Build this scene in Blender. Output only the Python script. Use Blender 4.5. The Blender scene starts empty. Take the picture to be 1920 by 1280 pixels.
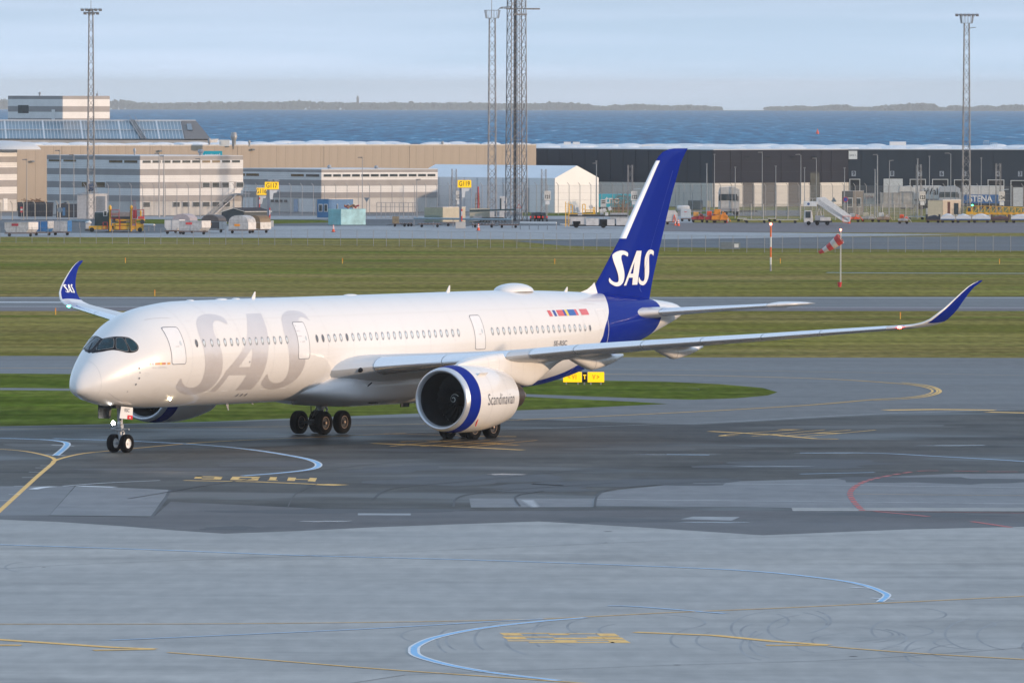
import bpy, bmesh, math, random
from math import sin, cos, pi, radians, sqrt, atan2
from mathutils import Vector, Matrix
random.seed(7)
C = bpy.context.scene.collection
SC = bpy.context.scene
# ------------------------------------------------------------------ camera
CAM_H, FPX, VH, ROLL = 20.574, 16622.0, 171.06, 0.0017
cam_d = bpy.data.cameras.new('camera'); cam = bpy.data.objects.new('camera', cam_d); C.objects.link(cam)
cam.location = (0, 0, CAM_H)
PITCH = math.atan((640 - VH) / FPX)
cam.rotation_euler = (Matrix.Rotation(pi/2 - PITCH, 3, 'X') @ Matrix.Rotation(ROLL, 3, 'Z')).to_euler()
cam_d.sensor_width = 36; cam_d.lens = FPX / 1920 * 36
cam_d.clip_start = 5; cam_d.clip_end = 90000
SC.camera = cam
# ------------------------------------------------------------------ light
SUN_AZ = Vector((0.935, -0.355)).normalized(); SUN_EL = radians(8.0)
world = bpy.data.worlds.new('World'); SC.world = world; world.use_nodes = True
wn = world.node_tree; wn.nodes.clear()
def W(t, **k):
    n = wn.nodes.new(t)
    for a, b in k.items(): setattr(n, a, b)
    return n
tc = W('ShaderNodeTexCoord'); sep = W('ShaderNodeSeparateXYZ'); wn.links.new(tc.outputs['Generated'], sep.inputs[0])
mx = W('ShaderNodeMath', operation='MAXIMUM'); mx.inputs[1].default_value = 0.012; wn.links.new(sep.outputs[2], mx.inputs[0])
comb = W('ShaderNodeCombineXYZ')
wn.links.new(sep.outputs[0], comb.inputs[0]); wn.links.new(sep.outputs[1], comb.inputs[1]); wn.links.new(mx.outputs[0], comb.inputs[2])
sky = W('ShaderNodeTexSky', sky_type='NISHITA'); sky.sun_disc = False
sky.sun_elevation = SUN_EL; sky.sun_rotation = atan2(SUN_AZ.x, SUN_AZ.y)
sky.altitude = 0; sky.air_density = 1.0; sky.dust_density = 1.0; sky.ozone_density = 2.0
wn.links.new(comb.outputs[0], sky.inputs[0])
# thin high cloud and maritime haze: pale veil over the clear-sky colour
mapn = W('ShaderNodeMapping'); mapn.inputs['Scale'].default_value = (11, 11, 210)
wn.links.new(tc.outputs['Generated'], mapn.inputs[0])
cn = W('ShaderNodeTexNoise'); cn.inputs['Scale'].default_value = 1.6; cn.inputs['Detail'].default_value = 5
wn.links.new(mapn.outputs[0], cn.inputs['Vector'])
cr = W('ShaderNodeValToRGB'); cr.color_ramp.elements[0].position = .38; cr.color_ramp.elements[1].position = .74
cr.color_ramp.elements[0].color = (0, 0, 0, 1); cr.color_ramp.elements[1].color = (1, 1, 1, 1)
wn.links.new(cn.outputs[0], cr.inputs[0])
veil = W('ShaderNodeMixRGB'); veil.inputs[0].default_value = 0.72; veil.inputs[2].default_value = (4.6, 6.3, 8.5, 1)
wn.links.new(sky.outputs[0], veil.inputs[1])
cm = W('ShaderNodeMath', operation='MULTIPLY'); cm.inputs[1].default_value = .34; wn.links.new(cr.outputs[0], cm.inputs[0])
cl = W('ShaderNodeMixRGB'); cl.inputs[2].default_value = (6.4, 7.1, 8.8, 1)
wn.links.new(cm.outputs[0], cl.inputs[0]); wn.links.new(veil.outputs[0], cl.inputs[1])
gr = W('ShaderNodeMapRange'); gr.inputs['From Min'].default_value = 0.0; gr.inputs['From Max'].default_value = .011; gr.inputs['To Min'].default_value = 1.22; gr.inputs['To Max'].default_value = .95
wn.links.new(sep.outputs[2], gr.inputs[0]); gm = W('ShaderNodeVectorMath', operation='SCALE'); wn.links.new(cl.outputs[0], gm.inputs[0]); wn.links.new(gr.outputs[0], gm.inputs['Scale'])
bg = W('ShaderNodeBackground'); bg.inputs[1].default_value = 0.10
wo = W('ShaderNodeOutputWorld'); wn.links.new(gm.outputs[0], bg.inputs[0]); wn.links.new(bg.outputs[0], wo.inputs[0])
sd = bpy.data.lights.new('sun', 'SUN'); sd.energy = 2.4; sd.angle = radians(1.2); sd.color = (1.0, 0.73, 0.50)
so = bpy.data.objects.new('sun', sd); C.objects.link(so)
sdir = Vector((SUN_AZ.x*cos(SUN_EL), SUN_AZ.y*cos(SUN_EL), sin(SUN_EL)))
so.rotation_euler = sdir.to_track_quat('Z', 'Y').to_euler()
SC.view_settings.view_transform = 'Standard'; SC.view_settings.look = 'None'
SC.view_settings.exposure = 0.42; SC.view_settings.gamma = 1.0; SC.view_settings.use_curve_mapping = False
SC.render.engine = 'CYCLES'

# ------------------------------------------------------------------ photograph pixel -> place
def ray(u, v):
    du, dv = u - 960, v - 640
    a = du*cos(ROLL) + dv*sin(ROLL); b = -du*sin(ROLL) + dv*cos(ROLL)
    c, s = cos(PITCH), sin(PITCH)
    return Vector((a, FPX*c - b*s, -FPX*s - b*c))
def G(u, v, z=0.0):
    d = ray(u, v); t = (z - CAM_H) / d.z
    return Vector((d.x*t, d.y*t, z))
def AT(u, v, D):
    d = ray(u, v); t = D / d.y
    return Vector((d.x*t, D, CAM_H + d.z*t))
def XU(u, D): return (u - 960) * D / FPX
def ZV(v, D, u=960): return AT(u, v, D).z

# ------------------------------------------------------------------ materials
MATS = {}
def mat(name, col, rough=.6, metal=0.0, var=.12, scale=3.0, bump=0.0, coat=0.0, emit=0.0, alpha=None, spec=.5, stretch=None):
    if name in MATS: return MATS[name]
    m = bpy.data.materials.new(name); m.use_nodes = True; nt = m.node_tree; b = nt.nodes['Principled BSDF']
    col = tuple(col) + (1,)
    b.inputs['Roughness'].default_value = rough; b.inputs['Metallic'].default_value = metal
    b.inputs['Specular IOR Level'].default_value = spec
    b.inputs['Coat Weight'].default_value = coat; b.inputs['Coat Roughness'].default_value = .06
    t = nt.nodes.new('ShaderNodeTexCoord'); mp = nt.nodes.new('ShaderNodeMapping')
    if stretch: mp.inputs['Scale'].default_value = stretch
    n = nt.nodes.new('ShaderNodeTexNoise'); n.inputs['Scale'].default_value = scale; n.inputs['Detail'].default_value = 6
    nt.links.new(t.outputs['Object'], mp.inputs[0]); nt.links.new(mp.outputs[0], n.inputs['Vector'])
    r = nt.nodes.new('ShaderNodeValToRGB'); r.color_ramp.elements[0].position = .3; r.color_ramp.elements[1].position = .7
    r.color_ramp.elements[0].color = tuple(c*(1-var) for c in col[:3]) + (1,)
    r.color_ramp.elements[1].color = tuple(min(1, c*(1+var)) for c in col[:3]) + (1,)
    nt.links.new(n.outputs[0], r.inputs[0]); nt.links.new(r.outputs[0], b.inputs['Base Color'])
    if bump:
        bu = nt.nodes.new('ShaderNodeBump'); bu.inputs['Strength'].default_value = bump; bu.inputs['Distance'].default_value = .05
        nt.links.new(n.outputs[0], bu.inputs['Height']); nt.links.new(bu.outputs[0], b.inputs['Normal'])
    if emit:
        b.inputs['Emission Color'].default_value = col; b.inputs['Emission Strength'].default_value = emit
    if alpha is not None: b.inputs['Alpha'].default_value = alpha
    MATS[name] = m
    return m
def lin(r, g, b):
    f = lambda c: ((c/255+.055)/1.055)**2.4 if c > 10 else c/255/12.92
    return (f(r), f(g), f(b))

# ------------------------------------------------------------------ mesh helpers
class MB:
    def __init__(s): s.bm = bmesh.new()
    def quad(s, *p):
        s.bm.faces.new([s.bm.verts.new(q) for q in p]); return s
    def box(s, x0, x1, y0, y1, z0, z1):
        v = [s.bm.verts.new((x, y, z)) for z in (z0, z1) for (x, y) in ((x0, y0), (x1, y0), (x1, y1), (x0, y1))]
        for f in ((3,2,1,0), (4,5,6,7), (0,1,5,4), (1,2,6,5), (2,3,7,6), (3,0,4,7)): s.bm.faces.new([v[i] for i in f])
        return s
    def obox(s, c, ex, ey, ez):            # centre + half vectors
        c, ex, ey, ez = map(Vector, (c, ex, ey, ez))
        v = [s.bm.verts.new(c + a*ex + b*ey + d*ez) for d in (-1, 1) for (a, b) in ((-1,-1), (1,-1), (1,1), (-1,1))]
        for f in ((3,2,1,0), (4,5,6,7), (0,1,5,4), (1,2,6,5), (2,3,7,6), (3,0,4,7)): s.bm.faces.new([v[i] for i in f])
        return s
    def loft(s, rings, cap=True, closed=True):
        R = [[s.bm.verts.new(p) for p in r] for r in rings]; n = len(R[0])
        for i in range(len(R)-1):
            for j in range(n if closed else n-1):
                k = (j+1) % n
                try: s.bm.faces.new((R[i][j], R[i][k], R[i+1][k], R[i+1][j]))
                except ValueError: pass
        if cap and closed:
            for r in (R[0], R[-1]):
                try: s.bm.faces.new(r)
                except ValueError: pass
        return s
    def tube(s, p0, p1, r0, r1=None, n=8, cap=True):
        p0, p1 = Vector(p0), Vector(p1); r1 = r0 if r1 is None else r1
        d = (p1-p0).normalized(); a = d.orthogonal().normalized(); b = d.cross(a)
        rg = lambda p, r: [p + (a*cos(2*pi*i/n) + b*sin(2*pi*i/n))*r for i in range(n)]
        return s.loft([rg(p0, r0), rg(p1, r1)], cap)
    def path(s, pts, r, n=6):
        for a, b in zip(pts[:-1], pts[1:]): s.tube(a, b, r, n=n)
        return s
    def rev(s, prof, c=(0,0,0), axis='x', n=32, cap=False, a0=0, a1=2*pi):
        c = Vector(c); rings = []
        full = abs(a1-a0-2*pi) < 1e-6
        for (t, r) in prof:
            ring = []
            for i in range(n if full else n+1):
                an = a0 + (a1-a0)*i/n
                if axis == 'x': p = Vector((t, r*cos(an), r*sin(an)))
                elif axis == 'y': p = Vector((r*cos(an), t, r*sin(an)))
                else: p = Vector((r*cos(an), r*sin(an), t))
                ring.append(c+p)
            rings.append(ring)
        return s.loft(rings, cap, full)
    def ell(s, c, rx, ry, rz, n=12, m=8, lo=-pi/2, hi=pi/2):
        c = Vector(c)
        return s.loft([[c+Vector((rx*cos(t)*cos(a), ry*cos(t)*sin(a), rz*sin(t))) for a in [2*pi*i/n for i in range(n)]]
                       for t in [lo+(hi-lo)*j/m for j in range(m+1)]], True)
    def build(s, name, m, parent=None, world=False, smooth=False, bevel=0, sub=0, keep=False):
        if world and parent:
            bmesh.ops.translate(s.bm, verts=s.bm.verts, vec=-parent.location)
        bmesh.ops.remove_doubles(s.bm, verts=s.bm.verts, dist=1e-5)
        if not keep: bmesh.ops.recalc_face_normals(s.bm, faces=s.bm.faces)
        me = bpy.data.meshes.new(name); s.bm.to_mesh(me); s.bm.free()
        if smooth:
            me.polygons.foreach_set('use_smooth', [True]*len(me.polygons))
            me.set_sharp_from_angle(angle=radians(smooth if smooth is not True else 40))
        me.materials.append(m)
        o = bpy.data.objects.new(name, me); C.objects.link(o)
        if parent: o.parent = parent
        if bevel:
            md = o.modifiers.new('bevel', 'BEVEL'); md.width = bevel; md.segments = 2; md.limit_method = 'ANGLE'
        return o
def tag(o, label=None, cat=None, group=None, kind=None):
    if label: o['label'] = label
    if cat: o['category'] = cat
    if group: o['group'] = group
    if kind: o['kind'] = kind
    return o
def thing(name, label, cat, loc=(0,0,0), rz=0.0, group=None):
    o = bpy.data.objects.new(name, None); C.objects.link(o); o.location = loc; o.rotation_euler = (0, 0, rz)
    o.empty_display_size = .5
    return tag(o, label, cat, group)
def inst(me, name, parent, loc=(0,0,0), rot=(0,0,0), scale=(1,1,1)):
    o = bpy.data.objects.new(name, me); C.objects.link(o); o.parent = parent; o.location = loc; o.rotation_euler = rot; o.scale = scale
    return o
def copy_tree(o, parent=None):
    c = o.copy(); C.objects.link(c)
    c.parent = parent
    for ch in list(o.children): copy_tree(ch, c)
    return c
def text_mesh(txt, size=1.0, xs=1.0, bold=0.0, spacing=1.0):
    cu = bpy.data.curves.new('t', 'FONT'); cu.body = txt; cu.size = size; cu.align_x = 'CENTER'; cu.align_y = 'CENTER'
    cu.offset = bold; cu.space_character = spacing; cu.resolution_u = 4
    o = bpy.data.objects.new('t', cu); C.objects.link(o)
    dg = bpy.context.evaluated_depsgraph_get(); me = bpy.data.meshes.new_from_object(o.evaluated_get(dg))
    bpy.data.objects.remove(o); bpy.data.curves.remove(cu)
    for v in me.vertices: v.co.x *= xs
    bm = bmesh.new(); bm.from_mesh(me)
    for k in range(-5, 6): bmesh.ops.bisect_plane(bm, geom=bm.verts[:]+bm.edges[:]+bm.faces[:], plane_co=(0, k*size*.09, 0), plane_no=(0, 1, 0))
    bm.to_mesh(me); bm.free()
    return me
def text(txt, name, m, parent, M, size=1.0, xs=1.0, bold=0.0, spacing=1.0):
    me = text_mesh(txt, size, xs, bold, spacing); me.materials.append(m)
    o = bpy.data.objects.new(name, me); C.objects.link(o); o.parent = parent; o.matrix_local = M
    return o
def catmull(P, n=8):
    out = []
    for i in range(len(P)-1):
        p0 = P[max(i-1, 0)]; p1 = P[i]; p2 = P[i+1]; p3 = P[min(i+2, len(P)-1)]
        for k in range(n):
            t = k/n
            out.append(0.5*((2*p1) + (p2-p0)*t + (2*p0-5*p1+4*p2-p3)*t*t + (3*p1-p0-3*p2+p3)*t**3))
    out.append(P[-1]); return out
# ================================================================== ground
def ground_mat(name, c1, c2, c3, rough=(.45, .7), s1=.05, s2=.35, fine=6.0, wet=0.0, stretch=(1, 1, 1), bump=.25, spec=.5, streak=1):
    m = bpy.data.materials.new(name); m.use_nodes = True; nt = m.node_tree; b = nt.nodes['Principled BSDF']
    N = lambda t: nt.nodes.new(t); Lk = nt.links.new
    t = N('ShaderNodeTexCoord'); mp = N('ShaderNodeMapping'); mp.inputs['Scale'].default_value = stretch; Lk(t.outputs['Object'], mp.inputs[0])
    def noise(s, d=6, r=.55):
        n = N('ShaderNodeTexNoise'); n.inputs['Scale'].default_value = s; n.inputs['Detail'].default_value = d; n.inputs['Roughness'].default_value = r
        Lk(mp.outputs[0], n.inputs['Vector']); return n
    def ramp(src, a, bb, ca=(0,0,0,1), cb=(1,1,1,1)):
        r = N('ShaderNodeValToRGB'); r.color_ramp.elements[0].position = a; r.color_ramp.elements[1].position = bb
        r.color_ramp.elements[0].color = ca; r.color_ramp.elements[1].color = cb; Lk(src, r.inputs[0]); return r
    def mix(f, a, bb, bt='MIX'):
        x = N('ShaderNodeMixRGB'); x.blend_type = bt
        for i, q in ((0, f), (1, a), (2, bb)):
            if hasattr(q, 'links'): Lk(q, x.inputs[i])
            else: x.inputs[i].default_value = q
        return x
    n1 = noise(s1); n2 = noise(s2); n3 = noise(fine, 8, .7)
    m1 = mix(ramp(n1.outputs[0], .35, .65).outputs[0], c1+(1,), c2+(1,))
    m2 = mix(ramp(n2.outputs[0], .5, .72).outputs[0], m1.outputs[0], c3+(1,))
    ms = N('ShaderNodeMapping'); ms.inputs['Scale'].default_value = {1: (.02, .16, 1), 1.5: (.045, .13, 1), 2: (.012, .09, 1)}[streak]; Lk(t.outputs['Object'], ms.inputs[0])
    ns = N('ShaderNodeTexNoise'); ns.inputs['Scale'].default_value = 1.0; ns.inputs['Detail'].default_value = 8; ns.inputs['Roughness'].default_value = .7; Lk(ms.outputs[0], ns.inputs['Vector'])
    lo_, hi_ = {1: (.82, 1.13), 1.5: (.55, 1.35), 2: (.62, 1.30)}[streak]
    m2 = mix(1.0, m2.outputs[0], ramp(ns.outputs[0], .35, .65, (lo_,)*3+(1,), (hi_,)*3+(1,)).outputs[0], 'MULTIPLY')
    mt = N('ShaderNodeMapping'); mt.inputs['Scale'].default_value = (1.1, .22, 1); Lk(t.outputs['Object'], mt.inputs[0])
    nf = N('ShaderNodeTexNoise'); nf.inputs['Scale'].default_value = 1.0; nf.inputs['Detail'].default_value = 4; Lk(mt.outputs[0], nf.inputs['Vector'])
    m2 = mix(1.0, m2.outputs[0], ramp(nf.outputs[0], .3, .7, (.86 if streak < 2 else .72,)*3+(1,), (1.08 if streak < 2 else 1.2,)*3+(1,)).outputs[0], 'MULTIPLY')
    m3 = mix(.35, m2.outputs[0], ramp(n3.outputs[0], .3, .7, (.6,.6,.6,1), (1.0,1.0,1.0,1)).outputs[0], 'MULTIPLY')
    Lk(m3.outputs[0], b.inputs['Base Color'])
    rr = ramp(n1.outputs[0], .35, .7, (rough[0],)*3+(1,), (rough[1],)*3+(1,))
    if wet:
        mw = N('ShaderNodeMapping'); mw.inputs['Scale'].default_value = (.035, .055, 1); Lk(t.outputs['Object'], mw.inputs[0])
        nw = N('ShaderNodeTexNoise'); nw.inputs['Scale'].default_value = 1.0; nw.inputs['Detail'].default_value = 4; Lk(mw.outputs[0], nw.inputs['Vector'])
        wr = ramp(nw.outputs[0], .50, .60)
        r2 = mix(wr.outputs[0], rr.outputs[0], (.42,)*3+(1,)); Lk(r2.outputs[0], b.inputs['Roughness'])
        m4 = mix(wr.outputs[0], m3.outputs[0], tuple(c*.55 for c in c1)+(1,)); Lk(m4.outputs[0], b.inputs['Base Color'])
    else: Lk(rr.outputs[0], b.inputs['Roughness'])
    b.inputs['Specular IOR Level'].default_value = spec
    bu = N('ShaderNodeBump'); bu.inputs['Strength'].default_value = bump; bu.inputs['Distance'].default_value = .02
    Lk(n3.outputs[0], bu.inputs['Height']); Lk(bu.outputs[0], b.inputs['Normal'])
    MATS[name] = m; return m
M_GRASS = ground_mat('grass', (.215,.205,.040), (.35,.26,.10), (.145,.205,.025), (.8,.95), .035, .07, 1.2, bump=.6, stretch=(.35,1,1), spec=.0, streak=2)
M_GREEN = ground_mat('grass_green', (.125,.17,.026), (.17,.185,.042), (.085,.138,.014), (.8,.95), .05, .3, 2.0, bump=.6, spec=.0, streak=2)
M_ASPH = ground_mat('asphalt', (.084,.083,.077), (.112,.110,.102), (.050,.051,.052), (.6,.8), .05, .12, 5, wet=1.0, spec=.13, streak=1.5)
M_TAXI = ground_mat('taxiway_asphalt', (.125,.125,.125), (.155,.15,.145), (.10,.10,.10), (.5,.65), .03, .2, 5, stretch=(.4,1,1), spec=.35)
M_CONC = ground_mat('apron_concrete', (.335,.325,.305), (.405,.395,.37), (.27,.265,.25), (.5,.65), .04, .17, 4, stretch=(.45,1,1), spec=.6)
M_PATCH = ground_mat('concrete_patch', (.16,.16,.165), (.20,.20,.205), (.13,.13,.14), (.5,.62), .05, .3, 5)
M_RED = ground_mat('reddish_asphalt', (.115,.085,.085), (.15,.115,.115), (.09,.07,.075), (.55,.7), .03, .2, 5)
M_PALE = ground_mat('pale_concrete', (.30,.31,.32), (.38,.39,.40), (.26,.27,.28), (.5,.65), .03, .2, 5)
M_DARK = ground_mat('dark_asphalt', (.05,.056,.064), (.07,.074,.082), (.04,.046,.054), (.5,.65), .03, .2, 5, spec=.3)
Z = [0.0]
def sheet(name, pts, m, z, world=False, smooth=0):
    P = [Vector(p) if world else G(p[0], p[1]) for p in pts]
    if not world and min(q.y for q in P) < 700: z *= .35
    if smooth: P = catmull(P + [P[0]], smooth)[:-1]
    bm = bmesh.new(); vs = [bm.verts.new((p.x, p.y, z)) for p in P]
    es = [bm.edges.new((vs[i], vs[(i+1) % len(vs)])) for i in range(len(vs))]
    bmesh.ops.triangle_fill(bm, use_beauty=True, edges=es, normal=(0,0,1))
    for f in bm.faces:
        if f.normal.z < 0: f.normal_flip()
    me = bpy.data.meshes.new(name); bm.to_mesh(me); bm.free(); me.materials.append(m)
    o = bpy.data.objects.new(name, me); C.objects.link(o); tag(o, kind='structure'); return o
sheet('ground', [(-4000,-200,0),(4000,-200,0),(4000,2050,0),(-4000,2050,0)], M_GRASS, 0, True)
# sea
def sea_mat():
    m = bpy.data.materials.new('sea'); m.use_nodes = True; nt = m.node_tree; b = nt.nodes['Principled BSDF']
    t = nt.nodes.new('ShaderNodeTexCoord'); mp = nt.nodes.new('ShaderNodeMapping'); nt.links.new(t.outputs['Object'], mp.inputs[0])
    mp.inputs['Scale'].default_value = (1, .05, 1)
    n = nt.nodes.new('ShaderNodeTexNoise'); n.inputs['Scale'].default_value = .14; n.inputs['Detail'].default_value = 5; n.inputs['Roughness'].default_value = .72
    nt.links.new(mp.outputs[0], n.inputs['Vector'])
    r = nt.nodes.new('ShaderNodeValToRGB'); e = r.color_ramp.elements
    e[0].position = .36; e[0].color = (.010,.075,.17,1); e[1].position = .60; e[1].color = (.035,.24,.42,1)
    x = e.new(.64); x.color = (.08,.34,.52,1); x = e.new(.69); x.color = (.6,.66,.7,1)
    nt.links.new(n.outputs[0], r.inputs[0]); nt.links.new(r.outputs[0], b.inputs['Base Color'])
    b.inputs['Roughness'].default_value = .7; b.inputs['Specular IOR Level'].default_value = .04
    return m
M_SEA = sea_mat()
RE = 9.2e6                       # the earth's radius with refraction: the sea curves away, its horizon lies 19 km off
def drop(D): return -D*D/(2*RE)
def curved(name, y0, y1, hw, dz, m, n):
    mb = MB(); R = []
    for i in range(n+1):
        y = y0 + (y1-y0)*(i/n)**1.3; R.append([(-hw, y, drop(y)+dz), (hw, y, drop(y)+dz)])
    mb.loft(R, cap=False, closed=False); bmesh.ops.recalc_face_normals(mb.bm, faces=mb.bm.faces)
    if sum(f.normal.z for f in mb.bm.faces) < 0: bmesh.ops.reverse_faces(mb.bm, faces=mb.bm.faces)
    return tag(mb.build(name, m, None, keep=True, smooth=True), kind='structure')
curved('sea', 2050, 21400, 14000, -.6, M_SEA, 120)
curved('far_shore', 21400, 25000, 15000, .6, M_GRASS, 10)
# paved surfaces, each sheet a few millimetres above the one below
sheet('runway', [(-900,556.5),(3000,556.5),(3000,583),(-900,583)], M_TAXI, .004)
sheet('runway_shoulder', [(-900,574),(3000,576),(3000,583),(-900,583)], M_RED, .008)
sheet('far_apron', [(-900,443),(0,444),(500,446),(1000,449),(1200,449),(1300,447),(1300,404),(-900,404)], M_PALE, .004)
sheet('far_apron_asphalt', [(-900,436.5),(0,437),(300,437),(420,424),(1240,423),(1240,411),(-900,411)], M_DARK, .008)
sheet('far_taxiway', [(960,452),(1130,448),(1300,445),(3000,441),(3000,473),(1920,470),(1500,466),(1200,463.5),(1060,461)], M_DARK, .012)
sheet('far_red_apron', [(1225,418),(3000,415),(3000,441),(1920,437),(1500,436),(1225,435)], M_RED, .016)
sheet('far_pale_strip', [(1215,434),(1500,437),(1800,440),(1640,443),(1400,447),(1215,449)], M_PALE, .020)
sheet('service_road', [(-900,394),(1500,394),(1500,405),(-900,405)], M_TAXI, .006)
# main pavement (everything in front of the grass strips)
sheet('taxiway', [(-1500,667),(0,667),(900,669),(1920,671),(3600,674),(3600,1000),(1920,1000),(1200,995),(-400,1010),(-1500,1000)], M_TAXI, .004)
sheet('asphalt_apron', [(-1500,803),(0,800),(200,796),(400,791),(780,781),(1000,786),(1300,796),(1640,778),(1920,767),(3000,745),(3000,1060),(-1500,1060)], M_ASPH, .008)
isl = [(-1500,700),(0,700),(500,704),(1000,711),(1110,713),(1250,715.5),(1350,720),(1430,727),(1458,735),(1440,741),(1380,746.5),(1300,749),(1200,746.5),(975,738),(500,731),(0,727),(-1500,718)]
sheet('grass_island', isl, M_GREEN, .012)
sheet('grass_strip', [(-1500,722),(0,731),(500,736),(975,743),(1100,749),(1190,753),(1252,757),(1100,764),(1000,768),(780,775),(400,790),(200,795),(0,799),(-1500,802)], M_GREEN, .016)
sheet('concrete_apron', [(-1500,955),(0,973.5),(110,978),(230,986),(330,994),(420,1000),(560,995),(700,988),(1010,977),(1200,988),(1430,1003),(1600,996),(1700,992),(1920,987),(3500,970),(3500,1900),(-1500,1900)], M_CONC, .012)
sheet('dark_asphalt_strip', [(-1500,950),(0,966),(275,969),(290,967),(320,940),(700,958),(1300,956),(1920,962),(3500,962),(3500,972),(1920,987),(1700,992),(1600,996),(1430,1003),(1200,988),(1010,977),(700,988),(560,995),(420,1000),(330,994),(230,986),(110,978),(0,973.5),(-1500,956)], ground_mat('dark_strip',(.075,.068,.068),(.095,.086,.086),(.055,.052,.055),(.45,.6),.05,.3,5,spec=.25), .014)
sheet('concrete_slab', [(-300,911),(140,911),(92,966),(-300,966)], ground_mat('slab_a',(.13,.13,.135),(.15,.15,.155),(.12,.12,.125),(.5,.6),.1,.4,6), .018)
sheet('concrete_slab', [(143,910),(318,918),(283,967.5),(93,965.5)], M_PATCH, .020)
sheet('asphalt_joint', [(316,918),(322,918),(310,940),(288,968),(282,968),(304,940)], M_DARK, .024)
sheet('concrete_patch', [(1113,934),(1125,924),(1160,918),(1300,904),(1600,896),(1780,888),(2600,882),(2600,952),(1485,957),(1485,952),(1400,950),(1113,948)], M_PATCH, .018)
sheet('concrete_patch', [(880,934),(1113,934),(1113,950),(883,951)], M_PATCH, .018)
sheet('concrete_edge', [(1484,951.5),(1840,951.5),(2300,953),(2300,958.5),(1487,957.5)], M_CONC, .022)
sheet('concrete_cover', [(1276,973),(1300,968),(1387,969),(1372,975.5)], M_PALE, .024)
sheet('concrete_cover', [(671,962),(770,962.5),(770,965.8),(671,965.5)], M_PALE, .024)
M_YEL = mat('yellow_paint', (.95,.52,.16), .8, var=.25, scale=4)
M_WHP = mat('white_paint', (.70,.72,.74), .6, var=.2, scale=4)
M_BLP = mat('blue_paint', (.22,.50,.80), .55, var=.2, scale=4)
M_PAB = mat('pale_blue_paint_and_sheen', (.36,.50,.66), .55, var=.2, scale=4)
M_RDP = mat('red_paint', (.50,.10,.09), .6, var=.25, scale=4)
SZ = [0.0]
def stripe(name, pts, w, m, z=.034, n=8, dash=None, off=0.0, smooth=True):
    P = [G(*p) for p in pts]; P = catmull(P, n) if smooth and len(P) > 2 else P
    if dash:
        Q = [P[0]]
        for a, b in zip(P[:-1], P[1:]):
            k = max(1, int((b-a).length / .4))
            for i in range(1, k+1): Q.append(a.lerp(b, i/k))
        P = Q
    SZ[0] += .00012; z = (.0048 + SZ[0]*.2 if z < 0 else (z-.034)*.3 + .0112 + SZ[0]) if G(*pts[0]).y < 760 else z
    bm = bmesh.new(); rows = []; s = 0; S = []
    for i, p in enumerate(P):
        t = (P[min(i+1, len(P)-1)] - P[max(i-1, 0)]); t.z = 0; t.normalize(); nrm = Vector((-t.y, t.x, 0))
        if i: s += (P[i]-P[i-1]).length
        S.append(s)
        rows.append((bm.verts.new((p + nrm*(off+w/2)).xy.to_3d() + Vector((0,0,z))), bm.verts.new((p + nrm*(off-w/2)).xy.to_3d() + Vector((0,0,z)))))
    for i in range(len(rows)-1):
        if dash and (S[i] % (dash[0]+dash[1])) > dash[0]: continue
        f = bm.faces.new((rows[i][0], rows[i][1], rows[i+1][1], rows[i+1][0]))
    bmesh.ops.recalc_face_normals(bm, faces=bm.faces)
    for f in bm.faces:
        if f.normal.z < 0: f.normal_flip()
    me = bpy.data.meshes.new(name); bm.to_mesh(me); bm.free(); me.materials.append(m)
    o = bpy.data.objects.new(name, me); C.objects.link(o); return tag(o, kind='structure')
def blue_line(pts, w=.62, n=8):
    stripe('painted_line', pts, w, M_WHP, .034, n); stripe('painted_line', pts, w*.55, M_BLP, .038, n)
stripe('painted_line', [(-60,1012),(0,957),(35,925),(70,893),(97,870),(106,862),(150,851),(205,845),(300,836),(400,828),(600,819),(760,812)], .26, M_YEL)
stripe('painted_line', [(104,863),(96,857),(70,850),(40,845),(0,842),(-60,840)], .26, M_YEL)
blue_line([(-60,820),(0,821),(80,824),(115,827.5),(126,832),(120,841),(104,854)], .42)
stripe('painted_line', [(97,834),(139,836)], .25, M_WHP, .034); stripe('painted_line', [(85,852),(122,854)], .25, M_WHP, .034)
blue_line([(100,822),(250,827),(380,834),(480,844),(560,857),(590,865),(597,873),(580,880),(530,886),(455,892)], .42)
stripe('painted_line', [(62,917),(80,913.5),(100,912)], .5, M_WHP); stripe('painted_line', [(118,911),(200,905),(300,900.5)], .2, M_WHP)
for (u, v) in ((14,938),(30,926),(40,911),(55,895),(68,885),(80,877),(90,873)):
    stripe('painted_tick', [(u-14,v),(u+8,v)], .18, M_WHP)
stripe('painted_line', [(150,911),(215,913)], .7, M_WHP)
stripe('painted_line', [(345,900.5),(480,903),(640,909.5)], .5, M_YEL, smooth=False)
stripe('painted_arrow', [(600,908),(640,909.5)], 1.3, M_YEL, .036)
# ground lettering H106, upside down as seen from here
def ground_text(txt, u0, u1, v0, v1, m, rot=0.0, z=.011, bold=.05, shear=0.0):
    me = text_mesh(txt, 1.0, 1.0, bold, 1.25)
    xs = [v.co.x for v in me.vertices]; ys = [v.co.y for v in me.vertices]
    a = G((u0+u1)/2, v1); bb = G((u0+u1)/2, v0); wd = abs(G(u1, v1).x - G(u0, v1).x)
    for v in me.vertices:
        x = (v.co.x-min(xs))/(max(xs)-min(xs)) - .5; y = (v.co.y-min(ys))/(max(ys)-min(ys)) - .5
        x2 = x*cos(rot) - y*sin(rot); y2 = x*sin(rot) + y*cos(rot)
        cy = (a.y+bb.y)/2; cx = (G(u0, v1).x + G(u1, v1).x)/2
        v.co = Vector((cx + (x2 + shear*y2)*wd, cy + y2*(bb.y-a.y), z))
    me.materials.append(m); o = bpy.data.objects.new('painted_lettering', me); C.objects.link(o); tag(o, kind='structure')
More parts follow.
